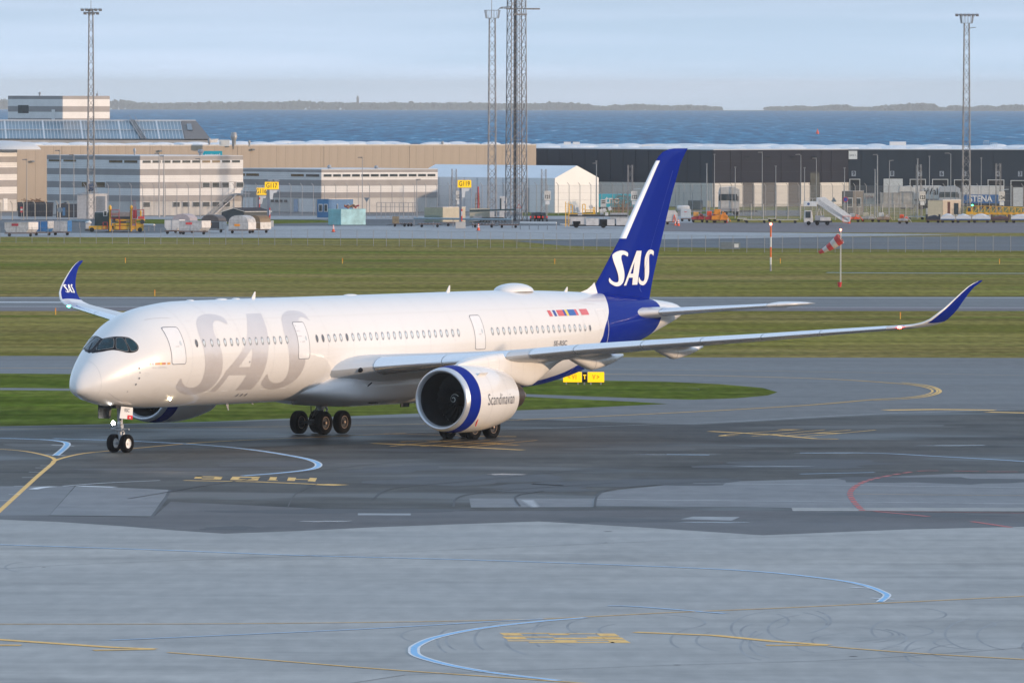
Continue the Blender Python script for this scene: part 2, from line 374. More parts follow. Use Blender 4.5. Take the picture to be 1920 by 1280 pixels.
for q in ([(145,97),(165,75),(240,77),(225,98)], [(165,75),(468,80),(464,87),(160,83)], [(378,86),(468,80),(448,108),(358,106)], [(145,97),(366,99),(363,104),(143,101)], [(232,109),(445,108),(442,113),(230,113)],
          [(575,80),(888,83),(881,92),(568,90)], [(568,90),(662,91),(641,109),(553,109)], [(797,91),(881,92),(868,110),(779,109)], [(553,109),(868,110),(858,122),(547,117)],
          [(1000,84),(1078,86),(1064,118),(984,116)], [(972,118),(1085,120),(1083,125),(968,122)], [(1205,89),(1293,92),(1275,128),(1188,126)], [(1445,93),(1527,96),(1505,136),(1420,131)], [(1283,107),(1438,110),(1435,116),(1280,113)]):
    sheet('painted_lettering', [(340+x/6, 880+y/6) for x, y in q], M_YEL, .030)
ground_text('H11', 790, 950, 824.5, 837, M_YEL, pi*.98, shear=.75, bold=-.02)
stripe('painted_line', [(698,831),(830,836),(980,843.5)], .55, M_YEL, smooth=False)
stripe('painted_line', [(750,828.5),(800,826),(972,834.5)], .3, M_YEL, smooth=False)
ground_text('H12', 1400, 1590, 805, 818, M_YEL, pi*.98, shear=.75, bold=-.02)
stripe('painted_line', [(1331,808.5),(1450,815),(1530,822.5),(1572,823)], .55, M_YEL, smooth=False)
stripe('painted_line', [(860,817.5),(968,818.5)], .4, M_YEL); stripe('painted_line', [(720,813),(860,816)], .25, M_YEL)
CV = [(975,787),(1260,774),(1500,760.5),(1640,749),(1700,745.5),(1735,741),(1752,735),(1748,729),(1725,723.5),(1690,719.5),(1560,711),(1400,706),(1260,703),(1000,700)]
stripe('painted_line', CV, .16, M_YEL, off=.16); stripe('painted_line', CV, .16, M_YEL, off=-.18)
CV2 = [(1640,751),(1705,747.5),(1745,742),(1763,735),(1757,728),(1735,722),(1690,717)]
stripe('painted_line', CV2, .2, M_YEL)
stripe('painted_line', [(-60,805),(500,800),(780,795),(975,787)], .16, M_YEL)
stripe('painted_line', [(-60,823),(200,823),(560,817),(940,805.5),(1300,793),(1400,788.5),(1640,776),(1920,768),(2300,757)], .13, M_WHP)
stripe('painted_line', [(-60,690),(140,690)], .25, M_YEL)
stripe('painted_line', [(1140,692),(1400,695),(1700,700),(1920,704)], .12, M_YEL)
stripe('painted_arrow', [(1660,769),(1755,767.6),(1865,769)], 1.5, M_YEL, smooth=False); stripe('painted_arrow', [(1852,772.5),(2000,776)], 1.2, M_YEL)
stripe('painted_line', [(1250,852),(1330,853)], .4, M_PAB); stripe('painted_line', [(1500,849),(1640,849.5),(1750,855),(1920,865),(2100,880)], .4, M_PAB)  # pale blue stripes paint in the bright sky sheen of wet asphalt streaks
stripe('painted_line', [(1500,888.5),(1640,885.5)], .35, M_PAB)
stripe('painted_line', [(1115,936),(1920,944)], .16, M_WHP); stripe('painted_line', [(1300,906),(1560,909),(1920,914)], .14, M_WHP)
stripe('painted_line', [(1600,926),(1800,928),(1920,929)], .1, M_YEL)
RD = [(2000,885),(1850,884),(1760,882.5),(1715,884),(1660,893),(1625,901.5),(1604,912),(1594,924),(1598,936),(1606,946),(1617,957)]
stripe('painted_line', RD, .30, M_RDP, .036, dash=(1.6,.7))
stripe('painted_line', [(1617,957),(1800,960),(2000,963)], .18, M_RDP)
stripe('painted_line', [(1640,958.5),(1720,966),(1810,976),(1905,990),(1960,998)], .3, M_RDP, dash=(5.5,5.5))
for i in range(7): stripe('painted_tick', [(978+i*3,938.5+i*1.9),(1001+i*1.6,938.8+i*1.9)], .55, M_WHP, .036)
# runway marks
stripe('painted_line', [(-300,558.5),(3000,558.5)], .9, M_WHP, .012); stripe('painted_line', [(-300,574.5),(3000,578)], .9, M_WHP, .014)
stripe('painted_line', [(-100,566.5),(158,567)], 3, M_WHP, .014)
stripe('wet_gully', [(1550,511),(1700,512),(1920,512.6),(2400,514)], 1.6, M_PAB, .01)
# near concrete apron
blue_line([(-60,1019),(0,1021),(300,1031),(560,1041),(900,1050),(1260,1063),(1430,1072),(1560,1086),(1620,1097),(1655,1110),(1663,1117),(1650,1128)], .36)
for p in ([(1595,1101),(1640,1103)], [(1632,1121),(1680,1123.5)]): stripe('painted_line', p, .35, M_WHP)
stripe('painted_line', [(-60,1170),(340,1169.5),(690,1166.5),(1000,1160.5),(1250,1148.5),(1500,1138),(1920,1117.5),(2100,1108)], .2, M_YEL)
stripe('painted_line', [(208,1200),(450,1189.5),(700,1178),(940,1164),(1020,1160)], .3, M_PAB)
blue_line([(1100,1157.5),(1000,1166),(900,1178),(820,1194),(783,1209),(776,1219),(783,1229),(820,1241),(870,1252),(940,1263),(1050,1276)], .44, 10)
stripe('painted_line', [(1140,1135.5),(1200,1137.5),(1360,1150)], .35, M_PAB)
stripe('painted_line', [(1190,1185),(1340,1191),(1450,1202),(1552,1209)], .55, M_YEL, smooth=False)
stripe('painted_arrow', [(1436,1209.5),(1552,1209.5)], .5, M_YEL, .038)
stripe('painted_line', [(1555,1212),(1720,1224.5),(1920,1236),(2100,1247)], .24, M_YEL)
stripe('painted_line', [(-200,1188),(0,1199),(220,1214),(290,1216.5)], .6, M_YEL, smooth=False)
stripe('painted_arrow', [(-60,1209),(40,1209.5)], .6, M_YEL, .038); stripe('painted_arrow', [(175,1219),(290,1217)], .5, M_YEL, .038)
stripe('painted_line', [(315,1223),(500,1237),(700,1253),(900,1267),(1100,1281),(1300,1296)], .24, M_YEL)
# blocky stand marking near the camera
def blk(u0, v0, u1, v1, s=.9):
    sheet('painted_lettering', [(u0,v0),(u1,v0),(u1+(v1-v0)*s*2.1,v1),(u0+(v1-v0)*s*2.1,v1)], M_YEL, .030)
for q in ((936,1186,972,1191),(972,1186,1030,1187.4),(1026,1187,1063,1190),(1062,1187,1118,1188.2),(1116,1187,1152,1192),(941,1193,980,1198),(980,1193,1036,1194.6),(1036,1195,1130,1197.5),(1099,1193,1160,1194.8),(1128,1194.5,1165,1198),(950,1200,1036,1201.6),(990,1203,1150,1204.8),(1034,1199,1076,1203),(1076,1199,1136,1200.5),(1136,1199,1172,1204.8)): blk(*q)
for (u, v, w) in ((1140,996,16),(1136,1017,8),(1600,1230,12),(1270,1246,10),(1912,1214,8),(82,1063,7)):
    p = G(u, v); b = MB(); b.rev([(0,w/38*.5),(.001,w/38*.5)], (p.x, p.y, .008), 'z', 16, True)
    tag(b.build('drain_cover', mat('cast_iron', (.03,.025,.022), .7)), kind='structure')
# tyre scuffs on the concrete: thin dark rubber films left on the surface
M_RUB = mat('rubber_film', (.262,.266,.268), .6, var=.25, scale=.3)
_r = random.Random(17); ARC = [(60,1063,50,10,1.9,4.2)]
for _ in range(40): ARC.append((_r.uniform(820,1980), _r.uniform(1170,1225), _r.uniform(35,120), _r.uniform(12,34), _r.uniform(1.7,2.3), _r.uniform(3.7,4.6)) if _r.random() < .7 else (_r.uniform(1150,1750), _r.uniform(1150,1200), _r.uniform(60,150), _r.uniform(12,26), -1.2+_r.random()*.4, .7+_r.random()*.6))
for (cu, cv, ru, rv, a0, a1) in ARC:
    stripe('tyre_mark', [(cu+ru*cos(a0+(a1-a0)*i/8), cv-rv*sin(a0+(a1-a0)*i/8)) for i in range(9)], .10, M_RUB, -.030 + .0)
for pts in ([(0,1066),(200,1056),(700,1037),(1300,1012),(1700,1000)], [(760,1265),(1260,1247),(1600,1236),(1920,1214)], [(600,1290),(760,1265)], [(540,950),(556,925),(600,905)], [(1250,735),(1310,731),(1290,726)]):
    stripe('pavement_joint', pts, .06, mat('joint_sealant', (.07,.07,.072), .7), .03)

M_PUD = mat('standing_water', (.02,.03,.04), .24, var=.1, spec=.5); M_TAR = mat('tar_patch', (.030,.032,.036), .6, var=.3, scale=.4)
_r = random.Random(8)
def blob(name, u, v, ru, rv, m, z):
    n = 26; ph = _r.random()*6; P = []
    for i in range(n):
        a = 2*pi*i/n; k = 1 + .28*sin(2*a+ph) + .16*sin(5*a+2*ph) + .10*_r.uniform(-1,1); P.append((u+ru*k*cos(a), v+rv*k*sin(a)))
    sheet(name, P, m, z)
for q in ((1265,852,62,.8),(1560,849,70,.7),(1340,979,50,1.1),(612,977,38,1.3),(950,889,45,1.0),(1450,874,60,.6),(1790,835,60,.7)):
    blob('puddle', *q, M_PUD, .026)
for q in ((880,900,170,9),(1200,905,150,8),(740,880,95,6),(520,870,130,4),(1500,870,200,7),(1750,900,160,7),(300,880,120,4),(640,958,200,5),(1010,915,120,6),(430,990,60,3),(1700,965,180,4),(1150,975,150,3),(820,842,120,4),(1250,840,160,4),(90,835,70,4),(1600,800,200,3)):
    blob('tar_patch', *q, M_TAR if q[1] > 840 else mat('worn_asphalt', (.082,.084,.082), .7, var=.2, scale=.4), .0235)
for pts in ([(240,935),(300,925),(420,905),(700,870),(900,862)], [(700,935),(740,915),(900,900),(1100,880),(1300,872)], [(850,950),(865,930),(960,918),(1150,905)], [(975,949),(968,930),(1020,920)], [(1115,950),(1125,925),(1180,913),(1400,898)], [(200,870),(500,855),(800,850)]):
    stripe('pavement_crack', pts, .12, M_TAR, .028)
# ================================================================== the airliner
def pch(xs, ys):
    n = len(xs); h = [xs[i+1]-xs[i] for i in range(n-1)]; d = [(ys[i+1]-ys[i])/h[i] for i in range(n-1)]
    m = [d[0]] + [0]*(n-2) + [d[-1]]
    for i in range(1, n-1):
        if d[i-1]*d[i] > 0: m[i] = 3*(h[i-1]+h[i])/((2*h[i]+h[i-1])/d[i-1] + (h[i]+2*h[i-1])/d[i])
    def f(x):
        x = min(max(x, xs[0]), xs[-1]); i = 0
        while i < n-2 and x > xs[i+1]: i += 1
        t = (x-xs[i])/h[i]
        return (2*t**3-3*t*t+1)*ys[i] + (t**3-2*t*t+t)*h[i]*m[i] + (3*t*t-2*t**3)*ys[i+1] + (t**3-t*t)*h[i]*m[i+1]
    return f
SX = lambda x: sqrt(max(x, 0)) if x < 8 else sqrt(8) + (x-8)/(2*sqrt(8))
XS = [0,.15,.5,1,2,3,4,5,6.5,8,10,12,40,44,48,52,56,60,63,65,65.9]
FT = pch([SX(x) for x in XS], [3.73,4.24,4.70,5.17,5.97,6.63,7.21,7.7,8.12,8.33,8.48,8.5,8.5,8.49,8.42,8.3,8.12,7.86,7.57,7.34,7.12])
FB = pch([SX(x) for x in XS], [3.73,3.46,3.32,3.12,2.88,2.7,2.62,2.55,2.47,2.44,2.43,2.43,2.43,2.45,2.57,3.06,4.02,4.92,5.72,6.25,6.5])
FW = pch([SX(x) for x in XS], [0,.36,.66,1.0,1.51,1.92,2.29,2.62,2.87,2.95,2.98,2.98,2.98,2.96,2.86,2.6,2.2,1.66,1.15,.72,.3])
FC = pch([SX(x) for x in XS], [3.73,3.76,3.84,3.99,4.3,4.6,4.88,5.08,5.27,5.38,5.45,5.465,5.465,5.5,5.66,5.9,6.2,6.5,6.7,6.75,6.73])
def fus(x, phi, off=0.0, side=1):
    s = SX(x); w, c = FW(s), FC(s); hh = (FT(s)-c) if sin(phi) > 0 else (c-FB(s))
    y, z = w*cos(phi), c + hh*sin(phi)
    nv = Vector((0, cos(phi)*max(hh, .01), sin(phi)*max(w, .01))).normalized() * off
    return Vector((x, -side*(y+nv.y), z+nv.z))
def phi_at(x, z):
    s = SX(x); c = FC(s); hh = (FT(s)-c) if z > c else (c-FB(s))
    return math.asin(max(-1, min(1, (z-c)/hh)))
M_WHITE = mat('white_paint_gloss', (.78,.765,.75), .32, var=.02, scale=.6, coat=.8)
M_BLUE = mat('blue_gloss', (.004,.019,.24), .5, var=.04, scale=.6, coat=.22, spec=.0)
M_SILV = mat('silver_mica', (.70,.665,.66), .34, .30, var=.03, scale=.6, coat=.6)
M_ALU = mat('bare_aluminium', (.93,.94,.96), .24, .80, var=.01, scale=.4)
M_GREY = mat('wing_grey', (.62,.64,.66), .4, var=.04, scale=1, coat=.2)
M_BLACK = mat('black_trim', (.006,.007,.012), .35, var=.05, spec=.2)
M_GLASS = mat('cockpit_glass', (.008,.035,.05), .08, var=.5, scale=2.5, coat=.1, spec=.35)
M_PANE = mat('cabin_pane', (.60,.66,.70), .2, var=.08, scale=20, coat=1)
M_PANED = mat('cabin_pane_dark', (.12,.12,.13), .12, var=.08, scale=20, coat=1)
M_LINE = mat('panel_line', (.22,.23,.26), .6)
M_LINEL = mat('fine_panel_line', (.52,.52,.54), .6)
M_TYRE = mat('tyre_rubber', (.004,.004,.005), .9, spec=.15, var=.2, scale=8)
M_RIM = mat('wheel_rim', (.45,.33,.25), .45, .3)
M_RIMW = mat('wheel_rim_white', (.85,.84,.82), .4)
M_GEAR = mat('gear_metal', (.45,.46,.48), .4, .3, var=.3, scale=6)
M_DGEAR = mat('gear_dark', (.035,.035,.038), .5, var=.4, scale=6)
M_DARK2 = mat('duct_dark', (.012,.013,.016), .6, var=.2)
M_DARKT = mat('exhaust_metal', (.10,.075,.06), .45, .6, var=.2)
def lamp_mat(name, col, e):
    m = mat(name, col, .2); b = m.node_tree.nodes['Principled BSDF']; b.inputs['Emission Color'].default_value = tuple(col)+(1,); b.inputs['Emission Strength'].default_value = e; return m
# fuselage paint: white, with the blue tail band whose edge sweeps forward under the belly
mf = bpy.data.materials.new('fuselage_paint'); mf.use_nodes = True; nt = mf.node_tree; b = nt.nodes['Principled BSDF']
b.inputs['Roughness'].default_value = .32; b.inputs['Coat Weight'].default_value = .8; b.inputs['Coat Roughness'].default_value = .05
t = nt.nodes.new('ShaderNodeTexCoord'); sp = nt.nodes.new('ShaderNodeSeparateXYZ'); nt.links.new(t.outputs['Object'], sp.inputs[0])
fc = nt.nodes.new('ShaderNodeFloatCurve'); cv = fc.mapping.curves[0]
zb = [(2.4,42.5),(2.6,44.4),(2.86,46.1),(3.16,48.0),(3.57,49.9),(4.3,51.6),(5.36,52.70),(6.18,53.13),(6.68,53.67),(7.05,54.10),(7.42,54.5),(7.84,55.2),(8.1,56.2)]
fc.mapping.extend = 'HORIZONTAL'
pts = [((z)/10, (x-40)/20) for z, x in zb]
cv.points[0].location = pts[0]; cv.points[1].location = pts[-1]
for p in pts[1:-1]: cv.points.new(*p)
fc.mapping.update()
def mth(op, a, bb):
    n = nt.nodes.new('ShaderNodeMath'); n.operation = op
    for i, q in enumerate((a, bb)):
        if hasattr(q, 'links'): nt.links.new(q, n.inputs[i])
        else: n.inputs[i].default_value = q
    return n.outputs[0]
nt.links.new(mth('MULTIPLY', sp.outputs[2], .1), fc.inputs[1])
edge = mth('ADD', mth('MULTIPLY', fc.outputs[0], 20.0), 40.0)
isb = mth('GREATER_THAN', sp.outputs[0], edge)
tail = mth('ADD', mth('MULTIPLY', sp.outputs[2], .42), 58.75)
isb = mth('MULTIPLY', isb, mth('LESS_THAN', sp.outputs[0], tail))
mixc = nt.nodes.new('ShaderNodeMixRGB'); nt.links.new(isb, mixc.inputs[0]); mixc.inputs[1].default_value = (.78,.765,.75,1); mixc.inputs[2].default_value = (.004,.019,.24,1)
nt.links.new(mixc.outputs[0], b.inputs['Base Color'])
coatm = nt.nodes.new('ShaderNodeMath'); coatm.operation = 'MULTIPLY_ADD'; nt.links.new(isb, coatm.inputs[0]); coatm.inputs[1].default_value = -.5; coatm.inputs[2].default_value = .8; nt.links.new(coatm.outputs[0], b.inputs['Coat Weight'])
spm = nt.nodes.new('ShaderNodeMath'); spm.operation = 'MULTIPLY_ADD'; nt.links.new(isb, spm.inputs[0]); spm.inputs[1].default_value = -.5; spm.inputs[2].default_value = .5; nt.links.new(spm.outputs[0], b.inputs['Specular IOR Level'])

TH = 1.0078
ORG = Vector((-22.300, 504.406, 0)) - 4.63*Vector((cos(TH), sin(TH), 0))
plane = thing('airliner', 'white twin engine airliner with a blue tail fin taxiing on the asphalt', 'airliner', ORG, TH)
plane.rotation_euler = (.0064, 0, TH)
b_ = MB(); xs = []
x = 0.0
while x < 65.9:
    xs.append(x); x += .02 if x < .08 else .06 if x < .4 else .15 if x < 2 else .3 if x < 12 else 1.0 if x < 40 else .5
xs.append(65.9)
b_.loft([[fus(max(x, 1e-4), 2*pi*i/96) for i in range(96)] for x in xs], cap=True)
FUSE = b_.build('fuselage', mf, plane, smooth=60)
b_ = MB(); b_.ell((65.88, 0, 6.8), .12, .26, .3); b_.build('exhaust_outlet', M_DARKT, FUSE, smooth=True)
def fill(loops, dx=.3, dy=.1):
    """filled polygon (with holes) in a flat (x, phi) chart, cut into small cells so it can follow the skin"""
    bm = bmesh.new(); es = []
    for L_ in loops:
        vs = [bm.verts.new((p[0], p[1], 0)) for p in L_]
        es += [bm.edges.new((vs[i], vs[(i+1) % len(vs)])) for i in range(len(vs))]
    bmesh.ops.triangle_fill(bm, use_beauty=True, edges=es, normal=(0,0,1))
    for ax, st in ((0, dx), (1, dy)):
        lo = min(v.co[ax] for v in bm.verts); hi = max(v.co[ax] for v in bm.verts); q = lo+st
        while q < hi:
            co = [0,0,0]; co[ax] = q; no = [0,0,0]; no[ax] = 1
            bmesh.ops.bisect_plane(bm, geom=bm.verts[:]+bm.edges[:]+bm.faces[:], plane_co=co, plane_no=no); q += st
    return bm
def decal(name, loops, m, parent=FUSE, off=.012, side=1, dx=.3, dy=.1, smooth=0, fn=None):
    if smooth: loops = [[tuple(p)[:2] for p in catmull([Vector((a, bb, 0)) for a, bb in L_] + [Vector((L_[0][0], L_[0][1], 0))], smooth)[:-1]] for L_ in loops]
    bm = fill(loops, dx, dy)
    for v in bm.verts: v.co = (fn or (lambda a, bb: fus(a, bb, off, side)))(v.co.x, v.co.y)
    bmesh.ops.recalc_face_normals(bm, faces=bm.faces)
    me = bpy.data.meshes.new(name); bm.to_mesh(me); bm.free(); me.materials.append(m)
    me.polygons.foreach_set('use_smooth', [True]*len(me.polygons))
    o = bpy.data.objects.new(name, me); C.objects.link(o); o.parent = parent; return o
DEC={'S1':[(8.81,0.66),(9.05,0.737),(9.44,0.815),(10.12,0.869),(10.86,0.873),(11.44,0.832),(11.86,0.756),(11.83,0.604),(11.38,0.667),(10.97,0.7),(10.55,0.668),(10.22,0.56),(10.09,0.426),(10.2,0.297),(10.41,0.13),(10.56,-0.033),(10.69,-0.252),(10.69,-0.425),(10.51,-0.578),(10.21,-0.711),(9.61,-0.797),(8.58,-0.832),(7.68,-0.764),(7.04,-0.676),(6.68,-0.579),(6.69,-0.446),(6.82,-0.387),(7.09,-0.488),(7.55,-0.58),(8.16,-0.633),(8.68,-0.618),(8.96,-0.524),(8.96,-0.371),(8.89,-0.199),(8.77,-0.004),(8.67,0.188),(8.59,0.359),(8.6,0.507)],'A1':[(10.46,-0.771),(11.15,-0.3),(12.12,-0.048),(12.93,0.161),(13.4,0.38),(13.8,0.588),(14.43,0.837),(15.9,0.843),(15.67,0.604),(15.47,0.363),(15.35,0.17),(15.22,-0.073),(15.12,-0.293),(14.99,-0.531),(14.75,-0.77),(13.13,-0.777),(13.37,-0.416),(11.56,-0.405),(11.07,-0.78)],'A1h':[(12.35,-0.246),(13.54,-0.251),(13.58,-0.06),(13.61,0.102),(13.28,0.023),(12.79,-0.107)],'S2':[(17.53,0.654),(17.96,0.774),(18.66,0.864),(19.4,0.885),(20.02,0.851),(20.34,0.763),(20.35,0.664),(20.39,0.613),(19.98,0.694),(19.64,0.704),(19.27,0.639),(18.94,0.483),(18.91,0.337),(19.04,0.196),(19.13,0.004),(19.23,-0.216),(19.14,-0.388),(18.88,-0.555),(18.41,-0.685),(17.69,-0.77),(17.05,-0.801),(16.26,-0.759),(15.68,-0.689),(15.37,-0.617),(15.37,-0.503),(15.55,-0.407),(15.78,-0.492),(16.2,-0.576),(16.85,-0.63),(17.4,-0.615),(17.67,-0.511),(17.66,-0.345),(17.54,-0.174),(17.39,0.018),(17.27,0.209),(17.21,0.408)],'mask':[(3.59,2.183),(3.07,1.916),(2.82,1.703),(2.8,1.566),(2.92,1.441),(3.04,1.346),(3.23,1.205),(3.44,1.06),(3.59,0.961),(3.68,0.846),(3.74,0.73),(3.76,0.63),(3.72,0.557),(3.6,0.511),(3.43,0.507),(3.19,0.542),(2.96,0.614),(2.77,0.714),(2.59,0.824),(2.39,0.94),(2.17,1.045),(1.96,1.154),(1.78,1.32),(1.71,1.511),(1.81,1.756),(2.11,2.023),(2.54,2.243)],'w1':[(3.21,2.105),(3.06,1.952),(2.69,1.733),(2.51,1.675),(2.13,1.641),(1.95,1.696),(1.98,1.827),(2.38,2.115)],'w2':[(2.58,1.594),(2.73,1.537),(2.9,1.341),(2.97,1.251),(2.88,1.177),(2.57,1.018),(2.48,1.0),(2.24,1.09),(1.95,1.3),(1.92,1.428),(2.03,1.491)],'w3':[(2.98,1.137),(3.09,1.172),(3.22,1.127),(3.3,1.052),(3.28,0.971),(3.12,0.677),(3.07,0.633),(2.96,0.655),(2.75,0.758),(2.6,0.885),(2.64,0.952)],'w4':[(3.4,0.984),(3.48,0.965),(3.6,0.89),(3.69,0.763),(3.69,0.647),(3.65,0.573),(3.55,0.538),(3.4,0.544),(3.24,0.576),(3.21,0.618),(3.3,0.896)]}

for k, h in (('S1', None), ('A1', 'A1h'), ('S2', None)):
    for sd in (1, -1): decal('painted_letter', [DEC[k]] + ([DEC[h]] if h else []), M_SILV, side=sd, off=.006, smooth=0 if h else 2)
def rounded(x0, x1, z0, z1, r, n=4):
    P = []
    for cx, cz, a in ((x1-r, z1-r, 0), (x0+r, z1-r, pi/2), (x0+r, z0+r, pi), (x1-r, z0+r, 1.5*pi)):
        for i in range(n+1): P.append((cx + r*cos(a+pi/2*i/n), cz + r*sin(a+pi/2*i/n)))
    return P
def skin_xz(pts): return [(x, phi_at(x, z)) for x, z in pts]
# doors: frame line, leaf, small window
for (x0, x1, zt, zb_) in ((5.72, 6.98, 7.14, 5.02), (18.42, 19.62, 7.18, 5.02), (37.52, 38.68, 7.18, 5.12), (52.45, 53.6, 7.22, 5.1)):
    for sd in (1, -1):
        dark = M_LINE if x0 < 40 else mat('door_line_white', (.85,.85,.87), .4)
        if x0 > 50: P0, P1 = rounded(x0, x1, zb_, zt, .15), rounded(x0+.035, x1-.035, zb_+.035, zt-.035, .13)
        else: P0, P1 = rounded(x0, x1, zb_, zt, .15), rounded(x0+.042, x1-.042, zb_+.042, zt-.042, .12)
        decal('door_seal', [skin_xz(P0), skin_xz(P1)], dark, side=sd, off=.014, dy=.12)
        if x0 < 50:
            d = decal('door', [skin_xz(P1)], mat('door_white', (.80,.80,.81), .3, var=.02, coat=.8), side=sd, off=.010, dy=.12)
            xw = x0 + (x1-x0)*.62
            decal('door_window', [skin_xz([(xw+.16+.085*cos(a), 6.22+.14*sin(a)) for a in [2*pi*i/14 for i in range(14)]])], M_PANE, d, side=sd, off=.018)
            decal('door_handle', [skin_xz([(x0+.45,6.02),(x0+.75,6.02),(x0+.75,6.06),(x0+.45,6.06)])], M_LINEL, d, side=sd, off=.018)
# cabin windows: surround and pane each, shared mesh data
def win_mesh(hw, hh, m, depth, n=16, ring=0):
    b = MB(); zc = 6.18; xr = 30.0
    pt = lambda r, a, o: fus(xr + hw*r*cos(a), phi_at(xr, zc + hh*r*sin(a)), o) - fus(xr, phi_at(xr, zc), 0)
    A = [2*pi*i/n for i in range(n)]
    if ring: b.loft([[pt(1.0+ring, a, .004) for a in A], [pt(1.0+ring*.5, a, .02) for a in A], [pt(1.0, a, .008) for a in A]], cap=False)
    else: b.loft([[pt(1.0, a, depth) for a in A], [pt(.5, a, depth) for a in A], [pt(.02, a, depth) for a in A]], cap=True)
    bmesh.ops.recalc_face_normals(b.bm, faces=b.bm.faces); me = bpy.data.meshes.new('w'); b.bm.to_mesh(me); b.bm.free(); me.materials.append(m)
    me.polygons.foreach_set('use_smooth', [True]*len(me.polygons)); return me
w_ring = win_mesh(.125, .205, mat('window_surround', (.44,.45,.48), .4), 0, ring=.24)
w_pane = win_mesh(.13, .21, M_PANE, .009); w_dark = win_mesh(.13, .21, M_PANED, .009)
wx = [(8.11,1)] + [(x, 0) for x in (8.84,9.59,10.27,10.94,11.59,12.21,12.87,13.5,14.14,14.77,15.4,16.04,16.67,17.32)]
wx += [(20.47+.6375*i, 1 if i in (0, 1, 5) else 0) for i in range(25)] + [(39.55+.641*i, 1 if i == 18 else 0) for i in range(19)]
P30 = fus(30, phi_at(30, 6.18))
for x, dk in wx:
    for sd in (1, -1):
        p = fus(x, phi_at(x, 6.18), 0, sd); s = (1, sd*1.0, 1)
        hd = 0
        if x > 42: hd = math.atan2(FW(SX(x-.3)) - FW(SX(x+.3)), .6)
        if x < 9: hd = math.atan2(FW(SX(x-.3)) - FW(SX(x+.3)), .6)
        rot = (0, 0, sd*hd)
        w_ = inst(w_ring, 'cabin_window', FUSE, p, rot, s); inst(w_dark if dk else w_pane, 'pane', w_, (0, 0, 0))
# cockpit glazing
MK = [(x, p) for x, p in DEC['mask']]
half = [(2.79, pi/2)] + [q for q in MK[4:23]] + [(1.71, pi/2)]
for sd in (1, -1): decal('glazing_mask', [half], M_BLACK, side=sd, off=.010, dx=.1, dy=.08, smooth=3)
W2 = [(min(x, 9), min(p, 1.50)) for x, p in DEC['w2']]
for sd in (1, -1):
    for w_ in (W2, DEC['w3'], DEC['w4']):
        g = decal('cockpit_window', [w_], M_GLASS, side=sd, off=.026, dx=.1, dy=.08, smooth=3)
        cxm = sum(p[0] for p in w_)/len(w_); cym = sum(p[1] for p in w_)/len(w_)
        outr = [(cxm+(x-cxm)*1.045, cym+(p-cym)*1.045) for x, p in w_]; inr = [(cxm+(x-cxm)*1.0, cym+(p-cym)*1.0) for x, p in w_]
        decal('window_seal', [outr, inr], mat('window_seal', (.33,.30,.27), .4), g, side=sd, off=.030, dx=.1, dy=.08)
for y0 in (.35, -.2):
    b_ = MB(); b_.path([fus(1.72, pi/2 - y0/1.3, .04), fus(2.1, pi/2 - y0/1.6 + .12, .06), fus(2.5, pi/2 - y0/1.8 + .18, .05)], .014); b_.build('wiper', M_BLACK, FUSE)
# flag stripes and registration
FL = [(46.56,46.95,(.65,.09,.08)),(47.16,47.46,(.02,.05,.30)),(47.62,48.36,(.65,.09,.08)),(48.36,48.62,(.03,.04,.33)),(48.62,48.92,(.80,.62,.05)),(48.92,49.80,(.02,.10,.40)),(49.80,50.10,(.65,.09,.10)),(50.45,51.42,(.65,.12,.12))]
for x0, x1, c in FL:
    for sd in (1, -1):
        decal('flag_stripe', [skin_xz([(x0,7.28),(x1,7.28),(x1,6.92),(x0,6.92)])], mat('flag_%02d%02d%02d' % tuple(int(q*99) for q in c), c, .3, coat=.5, var=.02), side=sd, off=.010)
for x0, x1, c in ((4.15,4.25,(.6,.15,.1)),(4.32,4.40,(.1,.1,.4)),(4.5,4.82,(.65,.22,.1)),(4.82,4.95,(.8,.6,.1)),(4.95,5.25,(.65,.25,.15)),(5.38,5.6,(.75,.4,.15))):
    decal('flag_stripe', [skin_xz([(x0,5.16),(x1,5.16),(x1,5.04),(x0,5.04)])], mat('flag_%02d%02d%02d' % tuple(int(q*99) for q in c), c, .3, coat=.5, var=.02), off=.012)
def fus_text(txt, x0, x1, z0, z1, m, side=1, bold=.0, spacing=1.0, name='lettering'):
    me = text_mesh(txt, 1.0, 1.0, bold, spacing); X = [v.co.x for v in me.vertices]; Y = [v.co.y for v in me.vertices]
    for v in me.vertices:
        a = (v.co.x-min(X))/(max(X)-min(X)); 
        if side < 0: a = 1-a
        z = z0 + (z1-z0)*(v.co.y-min(Y))/(max(Y)-min(Y)); xx = x0+(x1-x0)*a; v.co = fus(xx, phi_at(xx, z), .014, side)
    me.materials.append(m); o = bpy.data.objects.new(name, me); C.objects.link(o); o.parent = FUSE
fus_text('SE-RSC', 46.52, 48.15, 5.13, 5.45, M_LINE, 1, .03, 1.05); fus_text('SE-RSC', 46.52, 48.15, 5.10, 5.42, M_LINE, -1, .03, 1.05)
fus_text('Orvar Odd Viking', 4.28, 5.35, 4.83, 4.93, M_LINEL)
